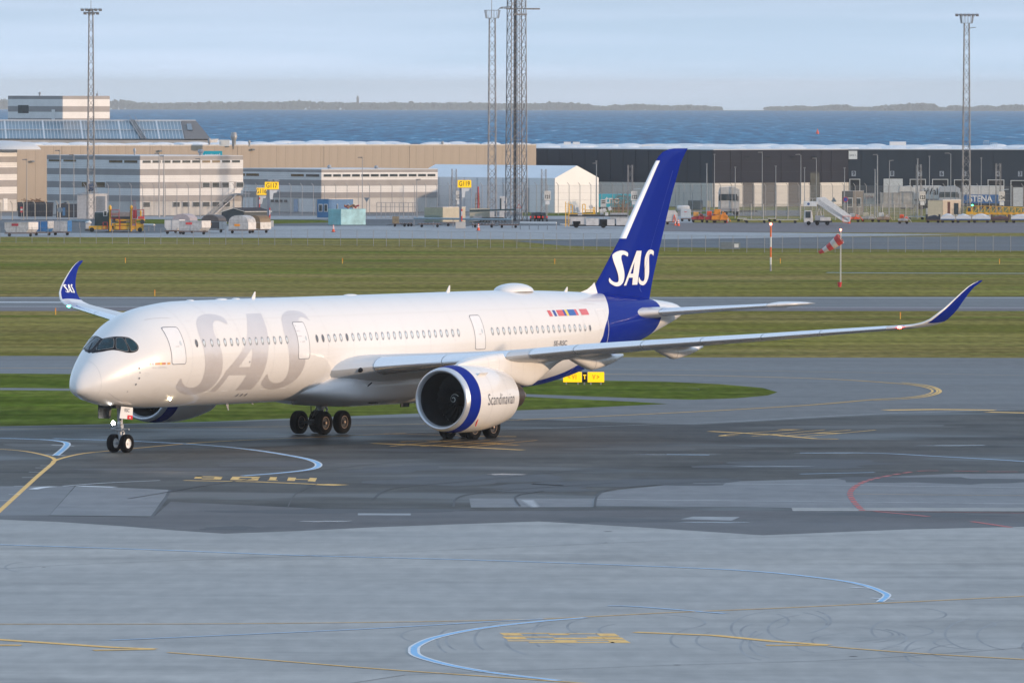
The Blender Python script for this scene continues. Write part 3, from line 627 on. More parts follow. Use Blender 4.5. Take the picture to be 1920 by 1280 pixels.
# small sensors and markings on the nose
for x, z, r in ((3.45,4.86,.05),(3.5,4.3,.055),(3.38,3.95,.06),(3.5,4.62,.04),(13.8,3.05,.085),(14.25,3.05,.085),(14.7,3.05,.085),(3.0,3.55,.03),(13.4,5.0,.05)):
    decal('static_port', [skin_xz([(x+r*cos(a), z+r*1.1*sin(a)) for a in [2*pi*i/10 for i in range(10)]])], M_LINE, off=.016)
for P in ([(1.75,3.5),(2.4,3.22),(3.3,2.98),(3.3,2.96),(2.4,3.2),(1.75,3.48)], [(9.0,2.86),(20.6,2.80),(20.6,2.785),(9.0,2.845)], [(5.3,7.55),(7.0,7.62),(7.0,7.605),(5.3,7.535)], [(17.9,7.55),(19.5,7.62),(19.5,7.605),(17.9,7.535)], [(51.3,7.62),(53.0,7.52),(53.0,7.51),(51.3,7.605)]):
    decal('panel_joint', [skin_xz(P)], M_LINEL, off=.006)
# radome joint
rj = [(1.15, -1.45+2.9*i/24) for i in range(25)]
decal('radome_joint', [rj + [(x+.012, p) for x, p in reversed(rj)]], M_LINEL, off=.004)
M_SKIN = mat('skin_joint', (.64,.64,.65), .45, var=.02)
for xj in (7.6,10.3,12.6,15.9,21.6,24.3,27.1,29.9,32.6,35.3,41.5,44.4,47.4,50.4):
    for sd in (1, -1):
        P = [(xj, -1.2+2.6*i/22) for i in range(23)]; decal('skin_joint', [P + [(x+.018, q) for x, q in reversed(P)]], M_SKIN, off=.004, side=sd)
for zz, xa, xb in ((7.45,8,51),(4.35,8,21),(3.35,8,20)):
    n_ = 30; P = [(xa+(xb-xa)*i/n_, phi_at(xa+(xb-xa)*i/n_, zz)) for i in range(n_+1)]; decal('skin_joint', [P + [(x, phi_at(x, zz-.012)) for x, q in reversed(P)]], M_SKIN, off=.004, dx=2)
for x, z, w_, h_ in ((9.4,3.4,.5,.35),(14.6,3.9,.35,.25),(18.0,3.3,.7,.6),(5.0,3.4,.35,.3),(3.9,4.4,.2,.2),(44.5,4.6,.5,.35),(49.5,6.9,.25,.2)):
    decal('access_panel', [skin_xz([(x,z),(x+w_,z),(x+w_,z+h_),(x,z+h_)]), skin_xz([(x+.02,z+.02),(x+w_-.02,z+.02),(x+w_-.02,z+h_-.02),(x+.02,z+h_-.02)])], M_SKIN, off=.005)
# antennas, satellite dome, drain masts
b_ = MB(); b_.ell((46.5,0,8.40), 1.75, .95, .50, 24, 12, 0, pi/2); b_.build('satellite_dome', M_WHITE, FUSE, smooth=True)
for x, hgt in ((18.1,.42),(39.1,.42),(52.5,.3)):
    b_ = MB(); zt = FT(SX(x))-.03; b_.loft([[(x-.22,-.03,zt),(x+.22,0,zt),(x-.22,.03,zt)], [(x+.12,-.01,zt+hgt),(x+.24,0,zt+hgt),(x+.12,.01,zt+hgt)]]); b_.build('blade_antenna', M_WHITE, FUSE)
for x, l in ((11.6,.25),(14.8,.55),(16.3,.3),(28.4,.7)):
    b_ = MB(); b_.ell((x,0,FT(SX(x))-.02), l, .25, .09, 12, 4, 0, pi/2); b_.build('antenna_fairing', M_WHITE, FUSE, smooth=True)
for x, hgt in ((15.44,.38),(18.0,.12),(22.3,.3)):
    b_ = MB(); zb2 = FB(SX(x))+.02; b_.loft([[(x-.16,-.025,zb2),(x+.16,0,zb2),(x-.16,.025,zb2)], [(x+.1,-.01,zb2-hgt),(x+.2,0,zb2-hgt),(x+.1,.01,zb2-hgt)]]); b_.build('drain_mast', M_GEAR, FUSE)
# belly fairing
def bump01(x, a, b0, c, d):
    f = lambda t: t*t*(3-2*t)
    return f(max(0, min(1, (x-a)/(b0-a)))) * f(max(0, min(1, (d-x)/(d-c))))
b_ = MB(); rings = []
for i in range(61):
    x = 19.6 + 24.0*i/60; s = bump01(x, 19.6, 26.0, 35.5, 43.6); s2 = bump01(x, 19.6, 24.5, 37, 43.6)
    hw = 1.25 + 2.25*s2**.7; zb3 = 2.75 - .75*s**.8; zt3 = 3.4 + 1.15*s2; zc = (zb3*.55+zt3*.45); ring = []
    for k in range(48):
        a = 2*pi*k/48; e = 1.0 - .38*s2
        cy = math.copysign(abs(cos(a))**e, cos(a)); cz = math.copysign(abs(sin(a))**e, sin(a))
        ring.append((x, hw*cy, zc + ((zt3-zc) if sin(a) > 0 else (zc-zb3))*cz))
    rings.append(ring)
b_.loft(rings); BELLY = b_.build('belly_fairing', mat('fairing_white', (.74,.74,.75), .34, var=.03, scale=.6, coat=.6), plane, smooth=50)
b_ = MB(); b_.path([(25.3,-3.58,3.5),(24.5,-3.3,2.95),(23.6,-2.6,2.55),(22.9,-1.2,2.36)], .035); b_.build('panel_joint', M_BLACK, BELLY)
b_ = MB(); b_.obox((26.3,-2.9,2.28), (.45,0,-.02), (0,.22,.03), (0,0,.03)); b_.build('air_inlet', M_DARK2, BELLY)
# ---------------- wings
def foil(n=14, tc=.12, le=1.0):
    up = []
    for i in range(n+1):
        u = (1-cos(pi*i/n))/2
        yt = 5*tc*(.2969*sqrt(u)-.1260*u-.3516*u*u+.2843*u**3-.1036*u**4)
        up.append((u, yt))
    return up
def section(P, te, tc, nrm, n=14, camb=.0):
    P, te = Vector(P), Vector(te); ch = te-P; c = ch.length; up = foil(n, tc)
    top = [P + ch*u + nrm*(yt*c*1.08 + camb*c*4*u*(1-u)) for u, yt in up]
    bot = [P + ch*u - nrm*(yt*c*.92 - camb*c*4*u*(1-u)) for u, yt in up]
    return top + bot[-2:0:-1]
WS = [ # y, x_le, z_le, x_te, z_te, t/c
 (0.5,20.6,4.25,34.6,3.75,.13),(2.9,22.35,4.35,34.7,3.85,.135),(4.55,23.7,4.63,34.9,4.15,.125),(7,25.45,4.94,35.4,4.55,.112),(9.77,27.43,5.26,36.0,4.95,.105),(11.2,28.47,5.48,36.3,5.2,.10),
 (14.2,30.63,5.86,37.6,5.65,.098),(17.4,32.93,6.15,39.05,5.98,.096),(20.26,34.99,6.35,40.3,6.22,.095),(23.1,37.03,6.54,41.6,6.44,.094),(25.9,39.05,6.73,42.85,6.66,.093),(28.5,40.92,6.89,44.0,6.85,.092),(29.6,41.72,6.96,44.55,6.93,.09)]
WL = [(30.3,42.15,7.04,44.75,7.02,.09),(30.8,42.5,7.18,44.85,7.17,.09),(31.0,42.67,7.29,44.92,7.27,.09),(31.2,42.85,7.42,44.97,7.40,.09),(31.5,43.2,7.76,45.12,7.72,.09),(31.72,43.7,8.1,45.3,8.05,.09),(31.88,44.25,8.48,45.52,8.42,.085),(32.05,45.0,8.96,45.88,8.88,.08),(32.2,45.75,9.38,46.3,9.28,.07),(32.33,46.4,9.62,46.85,9.55,.06),(32.37,46.85,9.69,47.05,9.66,.05)]
WS = [(y, a, z-dz, c, zt-dz, tc_) for (y, a, z, c, zt, tc_), dz in zip(WS, (.05,.08,.14,.22,.29,.33,.34,.32,.27,.21,.13,.05,.02))]
ALLS = WS + WL
def snrm(i, sd):
    a = ALLS[max(i-1, 0)]; c = ALLS[min(i+1, len(ALLS)-1)]
    dy, dz = c[0]-a[0], c[2]-a[2]; l = sqrt(dy*dy+dz*dz); return Vector((0, sd*dz/l, dy/l))
def rings(lo, hi, sd):
    R = []
    for i in range(lo, hi):
        y, xl, zl, xt, zt, tc_ = ALLS[i]
        R.append(section((xl, -sd*y, zl), (xt, -sd*y, zt), tc_, snrm(i, sd), camb=.008 if i < 13 else 0))
    return R
def lerpS(y):
    for i in range(len(ALLS)-1):
        if ALLS[i][0] <= y <= ALLS[i+1][0]:
            t = (y-ALLS[i][0])/(ALLS[i+1][0]-ALLS[i][0]); return [a+(b2-a)*t for a, b2 in zip(ALLS[i], ALLS[i+1])]
    return list(ALLS[-1])
def cap_len(y0, y1, sd, f0=.0, f1=.13, off=.012, n=10, steps=6):
    """leading-edge skin between two span stations, wrapped over the nose of the section"""
    R = []
    for k in range(steps+1):
        S = lerpS(y0+(y1-y0)*k/steps); P = Vector((S[1], -sd*S[0], S[2])); te = Vector((S[3], -sd*S[0], S[4])); ch = te-P; c = ch.length
        i = min(range(len(ALLS)), key=lambda q: abs(ALLS[q][0]-S[0])); nr = snrm(i, sd); row = []
        for j in range(-n, n+1):
            u = f1*(abs(j)/n)**1.7; yt = 5*S[5]*(.2969*sqrt(u)-.1260*u-.3516*u*u+.2843*u**3)
            sg = 1 if j >= 0 else -1; cc = .008*c*4*u*(1-u)
            p = P + ch*u + nr*(sg*yt*c*(1.08 if j >= 0 else .92) + cc)
            nn = (nr*sg*(abs(j)/n) - ch.normalized()*(1-abs(j)/n)).normalized(); row.append(p + nn*off)
        R.append(row)
    return R
for sd in (1, -1):
    b_ = MB(); b_.loft(rings(0, 14, sd)); WG = b_.build('wing', M_GREY, plane, smooth=50)
    b_ = MB(); b_.loft(rings(13, 16, sd), cap=False); b_.build('wingtip', M_WHITE, WG, smooth=50)
    b_ = MB(); b_.loft(rings(15, len(ALLS), sd)); WLO = b_.build('winglet', M_BLUE, WG, smooth=50)
    # pale leading edge of the winglet
    b_ = MB(); b_.loft(cap_len(30.0, 32.34, sd, f1=.06, off=.012, steps=30), cap=False, closed=False); b_.build('winglet_leading_edge', M_WHITE, WLO, smooth=60)
    for y0, y1 in ((4.7,7.9),(7.94,11.0),(12.1,14.15),(14.2,17.35),(17.4,20.2),(20.25,23.1),(23.15,25.9),(25.95,29.1)):
        b_ = MB(); b_.loft(cap_len(y0, y1, sd, f1=.085 if y0 < 11 else .14, off=.02), cap=False, closed=False); b_.build('slat', M_ALU, WG, smooth=60)
    # landing light window in the wing root
    S = lerpS(4.05); b_ = MB(); b_.ell((S[1]+.03, -sd*4.05, S[2]-.12), .07, .2, .15, 12, 6); b_.build('light_window', M_BLACK, WG, smooth=True)
    b_ = MB(); S = lerpS(29.75); b_.ell((S[1]-.02, -sd*29.75, S[2]), .07, .14, .06, 12, 6)
    b_.build('navigation_light', lamp_mat('nav_red', (1,.05,.03), 90) if sd > 0 else lamp_mat('nav_green', (.05,1,.5), 30), WG, smooth=True)
    # flap track fairings
    for yf, x0, x1, zt, zd, wd in ((8.2,31.2,36.9,4.56,1.05,.42),(12.7,32.2,38.5,5.12,1.05,.45),(16.9,34.9,40.7,5.68,.90,.38)):
        b_ = MB(); R = []; L_ = x1-x0
        for k in range(17):
            t = k/16; x = x0 + L_*t; prof = (sin(pi*min(1, t*1.05)**.62))**.9 if t < .98 else .15
            dep = zd*max(.06, (t/.42)**.8 if t < .42 else 1-.80*((t-.42)/.58)**1.5)*.9; w = wd*max(.08, sin(pi*min(.95, .04+t*.93))**.6)
            if t > .9: w = wd*.5*(1-(t-.9)*5)
            top = zt + .02 - .30*t*0 + (.0 if t < .6 else -.12*(t-.6)); R.append([(x, -sd*yf + w*cos(a), top - dep*.5 + (dep*.5)*math.copysign(abs(sin(a))**.8, sin(a))) for a in [2*pi*q/16 for q in range(16)]])
        b_.loft(R); FF = b_.build('flap_fairing', M_WHITE, WG, smooth=45)
        b_ = MB(); xm = x0+L_*.42; b_.rev([(xm,1.0),(xm+.02,1.0)], (0,0,0)); b_.bm.clear()
        b_.loft([[(xm+o, -sd*yf + wd*1.01*cos(a), zt-zd*.45 + zd*.46*sin(a)) for a in [2*pi*q/16 for q in range(16)]] for o in (0, .03)], cap=False); b_.build('panel_joint', M_LINE, FF)
    # trailing edge flap gap lines and ailerons
    for y0, y1 in ((3.6,10.9),(11.3,20.0),(20.3,28.3)):
        A_, B_ = lerpS(y0), lerpS(y1); b_ = MB()
        pa = [Vector((S[1]+(S[3]-S[1])*.72, -sd*S[0], S[2]+(S[4]-S[2])*.72 + (S[3]-S[1])*S[5]*.30)) for S in (lerpS(y0+(y1-y0)*q/6) for q in range(7))]
        b_.path(pa, .02, 4); b_.build('flap_gap', M_LINE, WG)
    # ---------------- engine
    EY, EZ = -sd*10.5, 2.78
    prof_out = [(22.02,1.66),(22.0,1.70),(22.03,1.75),(22.10,1.79),(22.2,1.825),(22.35,1.86)]
    b_ = MB(); b_.rev([(22.28,1.55),(22.15,1.585),(22.05,1.63)] + prof_out, (0,EY,EZ), n=64); NAC = b_.build('intake_lip', mat('intake_lip_metal', (.66,.68,.72), .33, .55, var=.04), plane, smooth=60)
    outp = pch([22.35,22.8,23.4,24.2,25.2,26.2,27.2,28.1], [1.86,1.925,1.965,1.985,1.965,1.88,1.73,1.55])
    def rr(a0, a1, n): return [(a0+(a1-a0)*i/n, outp(a0+(a1-a0)*i/n)) for i in range(n+1)]
    b_ = MB(); b_.rev(rr(22.36,23.30,6), (0,EY,EZ), n=64); b_.build('nacelle_band', M_BLUE, NAC, smooth=60)
    b_ = MB(); b_.rev(rr(23.31,28.1,14) + [(28.1,1.50),(27.6,1.46)], (0,EY,EZ), n=64); COWL = b_.build('engine_cowling', M_WHITE, NAC, smooth=60)
    for xj in (24.55, 26.35):
        b_ = MB(); b_.rev([(xj, outp(xj)+.004),(xj+.02, outp(xj+.02)+.004)], (0,EY,EZ), n=64); b_.build('panel_joint', M_LINEL, COWL)
    b_ = MB(); b_.rev([(22.285,1.549),(22.4,1.525),(22.6,1.50),(23.6,1.50),(24.1,1.50)], (0,EY,EZ), n=64); b_.build('intake_duct', M_DARK2, NAC, smooth=60)
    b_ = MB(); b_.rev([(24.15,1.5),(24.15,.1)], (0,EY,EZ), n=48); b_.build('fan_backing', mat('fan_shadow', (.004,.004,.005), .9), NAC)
    bl = MB()
    for q in range(4):
        u = q/3; r = .38 + 1.10*u; tw = radians(25+35*u); cw = .26 + .16*u; th_ = -.25*u*u
        dx_, dt = cw*cos(tw)*.5, cw*sin(tw)*.5
    R = []
    for q in range(6):
        u = q/5; r = .36+1.12*u; tw = radians(28+38*u); cw = .24+.2*u; ph = .28*u*u
        ax, tg = cw*cos(tw)*.5, cw*sin(tw)*.5
        c0 = Vector((24.0, r*cos(ph), r*sin(ph))); tv = Vector((0, -sin(ph), cos(ph)))
        R.append([c0 + Vector((-ax,0,0)) - tv*tg, c0 + Vector((.008,0,0)), c0 + Vector((ax,0,0)) + tv*tg, c0 - Vector((.008,0,0))])
    bl.loft(R); bmesh.ops.recalc_face_normals(bl.bm, faces=bl.bm.faces); bme = bpy.data.meshes.new('fan_blade'); bl.bm.to_mesh(bme); bl.bm.free(); bme.materials.append(mat('fan_titanium', (.015,.016,.018), .5, .3))
    FH = MB(); FH.ell((23.95,EY,EZ), .62, .40, .40, 24, 16); SPN = FH.build('spinner', mat('spinner_grey', (.012,.012,.014), .5), NAC, smooth=True)
    for q in range(22): inst(bme, 'fan_blade', SPN, (0,EY,EZ), (2*pi*q/22, 0, 0))
    b_ = MB(); R0 = []
    for q in range(34):
        a = q/33*2*pi*1.35 + .4; rsp = .05 + .24*q/33
        for rr2 in (0,): pass
        xq = lambda r: 23.95 - .62*sqrt(max(0, 1-(r/.40)**2)) - .008
        R0.append([Vector((xq(rsp-.015), EY+(rsp-.015)*cos(a), EZ+(rsp-.015)*sin(a))), Vector((xq(rsp+.02), EY+(rsp+.02)*cos(a), EZ+(rsp+.02)*sin(a)))])
    b_.loft(R0, cap=False, closed=False); b_.build('spinner_spiral', mat('spiral_white', (.75,.8,.75), .5), SPN)
    b_ = MB(); b_.rev([(27.2,1.15),(28.4,1.02),(29.6,.80),(30.1,.70)], (0,EY,EZ), n=40); b_.build('core_cowl', M_DARKT, NAC, smooth=60)
    b_ = MB(); b_.rev([(29.4,.55),(30.2,.45),(31.0,.2),(31.25,.02)], (0,EY,EZ+.02), n=32); b_.build('exhaust_plug', mat('plug_metal', (.30,.24,.20), .4, .5), NAC, smooth=60)
    b_ = MB(); b_.obox((24.2, EY-sd*1.45, EZ+1.42), (.45,0,0), (0,.02,.0), (0,-sd*.12,.12)); b_.build('nacelle_strake', M_WHITE, COWL)
    # pylon: narrow body from the cowl crown up to and under the wing
    b_ = MB(); top = pch([23.7,24.6,25.6,27.0,29,31,33,35.3], [4.78,5.02,5.16,5.28,5.35,5.2,5.0,4.85]); bot = pch([23.7,24.6,26,28,30,31.3,32.3,33.3,34.4,35.3], [4.74,4.6,4.3,3.9,3.5,3.3,3.62,4.05,4.5,4.75])
    R = []
    for k in range(29):
        x = 23.7+11.6*k/28; zt, zb4 = top(x), bot(x); w = .46*min(1, ((x-23.6)/1.6)**.6)*min(1, (35.5-x)/3.5+.12) + .02
        zc = (zt+zb4)/2; R.append([(x, EY + w*math.copysign(abs(cos(a))**.6, cos(a)), zc + (zt-zb4)/2*math.copysign(abs(sin(a))**.7, sin(a))) for a in [2*pi*q/20 for q in range(20)]])
    b_.loft(R); PY = b_.build('pylon', M_WHITE, NAC, smooth=45)
    for xj in (26.4,27.6,28.9,30.2,31.5,32.7):
        b_ = MB(); zt, zb4 = top(xj), bot(xj); w = .46*min(1, (35.5-xj)/3.5+.12)+.024; zc = (zt+zb4)/2
        b_.loft([[(xj+o, EY + w*math.copysign(abs(cos(a))**.6, cos(a)), zc + (zt-zb4)/2*1.003*math.copysign(abs(sin(a))**.7, sin(a))) for a in [2*pi*q/20 for q in range(20)]] for o in (0, .014)], cap=False); b_.build('panel_joint', M_LINEL, PY)
    # engine lettering, wrapped round the outboard side
    me = text_mesh('Scandinavian', 1.0, 1.0, -.003, 1.08); X = [v.co.x for v in me.vertices]; Y = [v.co.y for v in me.vertices]
    for v in me.vertices:
        a = (v.co.x-min(X))/(max(X)-min(X)); a = a if sd > 0 else 1-a
        xx = 24.05+3.25*a; zz = -.33 + .66*(v.co.y-min(Y))/(max(Y)-min(Y)); r = outp(xx)+.012; an = math.asin(zz/r)
        v.co = (xx, EY - sd*r*cos(an), EZ + r*sin(an))
    me.materials.append(mat('lettering_grey', (.09,.095,.12), .4)); o = bpy.data.objects.new('lettering', me); C.objects.link(o); o.parent = COWL
    b_ = MB(); b_.obox((23.55, EY-sd*1.55, EZ-1.22), (.03,0,0), (0,.02,.02), (0,.5*.25,-.32)); b_.build('warning_line', mat('warning_red', (.7,.06,.05), .5), COWL)
# wing/winglet lettering
GS1 = [(57.78,10.12),(57.79,10.32),(57.91,10.49),(58.16,10.62),(58.48,10.7),(58.81,10.71),(59.08,10.66),(59.3,10.58),(59.35,10.5),(59.3,10.33),(59.08,10.4),(58.83,10.46),(58.64,10.41),(58.58,10.3),(58.58,10.14),(58.65,9.94),(58.76,9.65),(58.85,9.37),(58.87,9.11),(58.81,8.91),(58.68,8.72),(58.43,8.58),(58.11,8.51),(57.78,8.52),(57.46,8.6),(57.21,8.71),(57.09,8.83),(57.11,8.97),(57.19,9.04),(57.32,8.91),(57.57,8.79),(57.84,8.75),(58.05,8.77),(58.16,8.87),(58.15,9.1),(58.06,9.38),(57.91,9.7),(57.81,9.95)]
GA = [(58.8,8.54),(60.41,10.67),(61.03,10.66),(60.93,10.22),(60.83,9.73),(60.72,9.22),(60.57,8.56),(59.88,8.56),(59.94,9.01),(59.44,9.02),(59.09,8.54)]
GAH = [(59.63,9.26),(59.98,9.26),(60.14,9.97),(60.0,9.8)]
GS2 = [(61.48,10.07),(61.51,10.24),(61.65,10.44),(61.81,10.59),(62.03,10.69),(62.28,10.72),(62.52,10.68),(62.7,10.61),(62.74,10.52),(62.67,10.32),(62.55,10.41),(62.36,10.45),(62.19,10.43),(62.1,10.32),(62.09,10.09),(62.13,9.77),(62.17,9.46),(62.16,9.2),(62.09,8.97),(61.93,8.75),(61.71,8.59),(61.43,8.51),(61.19,8.52),(60.91,8.59),(60.75,8.72),(60.72,8.88),(60.8,9.04),(60.91,8.91),(61.08,8.8),(61.27,8.76),(61.46,8.78),(61.54,8.9),(61.57,9.12),(61.54,9.47),(61.49,9.78)]
# ---------------- fin
FIN = [ # z, x_le, x_te, t/c
 (7.5,54.8,62.35,.075),(8.0,55.3,62.5,.09),(8.35,55.7,62.6,.095),(9.2,56.6,62.9,.095),(11.45,58.85,63.86,.09),(14.0,61.1,64.95,.09),(16.0,62.85,65.98,.085),(16.5,63.35,66.4,.08),(16.78,63.85,66.65,.07),(16.95,64.6,66.84,.05),(17.0,65.2,66.88,.02)]
def finpt(z):
    for i in range(len(FIN)-1):
        if FIN[i][0] <= z <= FIN[i+1][0]:
            t = (z-FIN[i][0])/(FIN[i+1][0]-FIN[i][0]); return [a+(b2-a)*t for a, b2 in zip(FIN[i], FIN[i+1])]
    return list(FIN[-1])
b_ = MB(); b_.loft([section((xl,0,z),(xt,0,z),tc_,Vector((0,1,0)),18) for z, xl, xt, tc_ in FIN]); FN = b_.build('tail_fin', M_BLUE, plane, smooth=50)
b_ = MB(); b_.loft([[(54.2,-.01,8.19),(54.2,0,8.2),(54.2,.01,8.19)], [(55.0,-.10,8.12),(55.0,0,8.36),(55.0,.10,8.12)], [(55.6,-.2,8.05),(55.6,0,8.62),(55.6,.2,8.05)], [(55.9,-.24,8.0),(55.85,0,8.80),(55.9,.24,8.0)]]); b_.build('fin_fillet', M_WHITE, FN, smooth=50)
def fin_y(x, z):
    _, xl, xt, tc_ = finpt(z); c = xt-xl; u = max(0, min(1, (x-xl)/c)); return 5*tc_*(.2969*sqrt(u)-.1260*u-.3516*u*u+.2843*u**3-.1036*u**4)*c
for sd in (1, -1):
    f_ = lambda x, z, sd=sd: Vector((x, -sd*(fin_y(x, z)*1.06+.012), z))
    for P, h, sm in ((GS1, None, 2), (GA, GAH, 0), (GS2, None, 2)):
        decal('painted_letter', [P] + ([h] if h else []), mat('letter_white', (.85,.85,.85), .3, var=.01, coat=.5), FN, fn=f_, dx=.35, dy=.4, smooth=sm)
    for P in ([(60.9,8.3),(61.15,8.1),(61.2,8.1),(60.95,8.32),(61.2,8.9),(64.95,15.6),(64.92,15.6)],):
        decal('rudder_joint', [P], mat('rudder_line', (.05,.10,.45), .4), FN, fn=f_, dx=1, dy=1)
R = []
for k in range(13):
    z = 11.45 + (16.25-11.45)*k/12; _, xl, xt, tc_ = finpt(z); c = xt-xl; row = []
    for j in range(-6, 7):
        u = .085*(abs(j)/6)**1.6; yt = 5*tc_*(.2969*sqrt(u)-.126*u)*c*1.06; row.append((xl+u*c-.012, math.copysign(yt+.012, j) if j else 0, z))
    R.append(row)
b_ = MB(); b_.loft(R, cap=False, closed=False); b_.build('fin_leading_edge', mat('polished_edge', (.86,.87,.88), .25, .3, var=.02), FN, smooth=60)
# ---------------- tailplane
for sd in (1, -1):
    TS = [(1.0,57.3,6.78,63.4,.1),(1.55,57.75,6.82,63.55,.105),(3,59.2,6.95,64.1,.10),(6,61.75,7.2,65.2,.095),(8.4,63.75,7.4,66.15,.09),(9.0,64.5,7.45,66.5,.07),(9.3,65.3,7.47,66.85,.05),(9.38,66.2,7.48,67.0,.03)]
    b_ = MB(); b_.loft([section((xl,-sd*y,z),(xt,-sd*y,z-.02),tc_,Vector((0,0,1)),12) for y, xl, z, xt, tc_ in TS]); TP = b_.build('tailplane', M_GREY, plane, smooth=50)
    def tl(y0, y1, m, nm, f1=.12):
        R = []
        for k in range(9):
            y = y0+(y1-y0)*k/8; i = 0
            while i < len(TS)-2 and y > TS[i+1][0]: i += 1
            t_ = (y-TS[i][0])/(TS[i+1][0]-TS[i][0]); S = [a+(b2-a)*t_ for a, b2 in zip(TS[i], TS[i+1])]; c = S[3]-S[1]; row = []
            for j in range(-6, 7):
                u = f1*(abs(j)/6)**1.6; yt = 5*S[4]*(.2969*sqrt(u)-.126*u)*c*(1.08 if j > 0 else .92); row.append((S[1]+u*c-.015, -sd*y, S[2]+math.copysign(yt+.015, j) if j else S[2]))
            R.append(row)
        b = MB(); b.loft(R, cap=False, closed=False); b.build(nm, m, TP, smooth=60)
    tl(1.3, 2.75, M_WHITE, 'root_fairing', .22); tl(2.78, 7.9, M_ALU, 'tailplane_leading_edge'); tl(7.95, 9.36, M_WHITE, 'tailplane_tip', .6)
# ---------------- landing gear
def wheel(parent, x, y, z, R, w, rim_m, name='wheel'):
    b = MB(); hw = w/2; k = R
    prof = [(-hw*.62,k*.52),(-hw*.9,k*.62),(-hw,k*.78),(-hw*.93,k*.92),(-hw*.7,k*.985),(-hw*.3,k),(hw*.3,k),(hw*.7,k*.985),(hw*.93,k*.92),(hw,k*.78),(hw*.9,k*.62),(hw*.62,k*.52)]
    b.rev(prof, (x,y,z), 'y', 40); t_ = b.build(name, M_TYRE, parent, smooth=50)
    b = MB(); b.rev([(-hw*.64,k*.54),(-hw*.7,k*.49),(-hw*.35,k*.42),(-hw*.3,k*.2),(-hw*.75,k*.15),(-hw*.8,.02)], (x,y,z), 'y', 28)
    b.rev([(hw*.64,k*.54),(hw*.7,k*.49),(hw*.35,k*.42),(hw*.3,k*.2),(hw*.75,k*.15),(hw*.8,.02)], (x,y,z), 'y', 28)
    r_ = b.build('rim', rim_m if rim_m is M_RIMW else M_DGEAR, t_, smooth=40)
    if rim_m is M_RIM:
        b = MB()
        for q in (-1, 1): b.rev([(q*hw*.66,k*.55),(q*hw*.74,k*.52),(q*hw*.66,k*.485)], (x,y,z), 'y', 32)
        b.build('rim_ring', M_RIM, t_, smooth=60)
        b = MB()
        for q in (-1, 1): b.ell((x,y+q*hw*.8,z), k*.12, .04, k*.12, 10, 6)
        b.build('hub_cap', M_RIM, t_, smooth=60)
    b = MB(); b.rev([(-hw*.32,k*.43),(-hw*.3,k*.18)], (x,y,z), 'y', 28); b.rev([(hw*.32,k*.43),(hw*.3,k*.18)], (x,y,z), 'y', 28); b.build('hub_face', M_DGEAR if rim_m is M_RIM else M_RIMW, t_, smooth=False)
for sd in (1, -1):
    yc = -sd*5.3; MG = MB(); MG.tube((33.25,yc,.75),(33.1,yc+sd*.25,3.0), .17, .22, 14); MG.tube((33.25,yc,1.5),(33.15,yc+sd*.2,3.2), .27, .27, 14); GR = MG.build('main_gear', M_GEAR, plane, smooth=40)
    b_ = MB(); b_.tube((32.1,yc,.72),(34.4,yc,.72), .16, .16, 10); b_.build('bogie_beam', M_DGEAR, GR)
    for xa in (32.28, 34.32):
        b_ = MB(); b_.tube((xa,yc-.95,.70),(xa,yc+.95,.70), .09, .09, 10); b_.build('axle', M_DGEAR, GR)
        for s2 in (-1, 1): wheel(GR, xa, yc+s2*.87, .70, .70, .53, M_RIM)
    b_ = MB(); b_.path([(33.0,yc,2.6),(33.3,yc+sd*1.9,2.55)], .11, 8); b_.build('side_stay', M_GEAR, GR)
    b_ = MB(); b_.path([(33.75,yc,.95),(34.0,yc,1.45),(33.5,yc,1.95)], .07, 6); b_.build('torque_link', M_GEAR, GR)
    b_ = MB(); b_.path([(32.5,yc+.05,1.0),(32.75,yc-.12,1.7),(33.0,yc-.1,2.4)], .035, 5); b_.path([(32.6,yc+.2,1.1),(32.6,yc+.25,1.8),(32.95,yc+.2,2.5)], .03, 5); b_.build('hose', M_DGEAR, GR)
    b_ = MB(); b_.obox((33.0,yc-.05,1.25),(.12,0,.02),(0,.25,0),(0,0,.16)); b_.obox((33.7,yc+.1,2.0),(.25,0,.1),(0,.12,0),(-.05,0,.16)); b_.build('actuator', M_DGEAR, GR)
    b_ = MB(); b_.obox((32.6,yc-sd*.55,2.75),(1.1,0,0),(0,.03,.02),(0,-sd*.12,.55)); b_.build('gear_door', mat('fairing_white', (.74,.74,.75)), GR)
    b_ = MB(); b_.obox((31.0, -sd*2.2, 2.0),(.45,0,0),(0,.03,0),(0,0,.13)); b_.build('gear_door', M_DARK2, GR)
NG = MB(); NG.tube((4.63,0,.55),(4.55,0,2.9), .10, .13, 14); NG.tube((4.62,0,1.25),(4.55,0,2.9), .155, .17, 14); GN = NG.build('nose_gear', M_GEAR, plane, smooth=40)
b_ = MB(); b_.tube((4.63,-.42,.52),(4.63,.42,.52), .07, .07, 10); b_.build('axle', M_GEAR, GN)
for s2 in (-1, 1): wheel(GN, 4.63, s2*.435, .52, .52, .40, M_RIMW)
b_ = MB(); b_.path([(4.75,0,.75),(5.0,0,1.1),(4.72,0,1.5)], .05, 6); b_.build('torque_link', M_GEAR, GN)
b_ = MB(); b_.tube((4.6,-.62,1.32),(4.6,.62,1.32), .055, .055, 8); b_.tube((4.55,-.2,1.30),(4.55,.2,1.30), .12, .12, 10); b_.obox((4.5,.0,1.5),(.14,0,0),(0,.22,0),(0,0,.10)); b_.build('steering_unit', M_GEAR, GN)
b_ = MB(); b_.path([(4.5,0,1.9),(5.6,0,2.6)], .06, 6); b_.path([(4.5,-.1,1.6),(4.4,-.12,2.2),(4.45,-.1,2.6)], .03, 5); b_.build('drag_brace', M_DGEAR, GN)
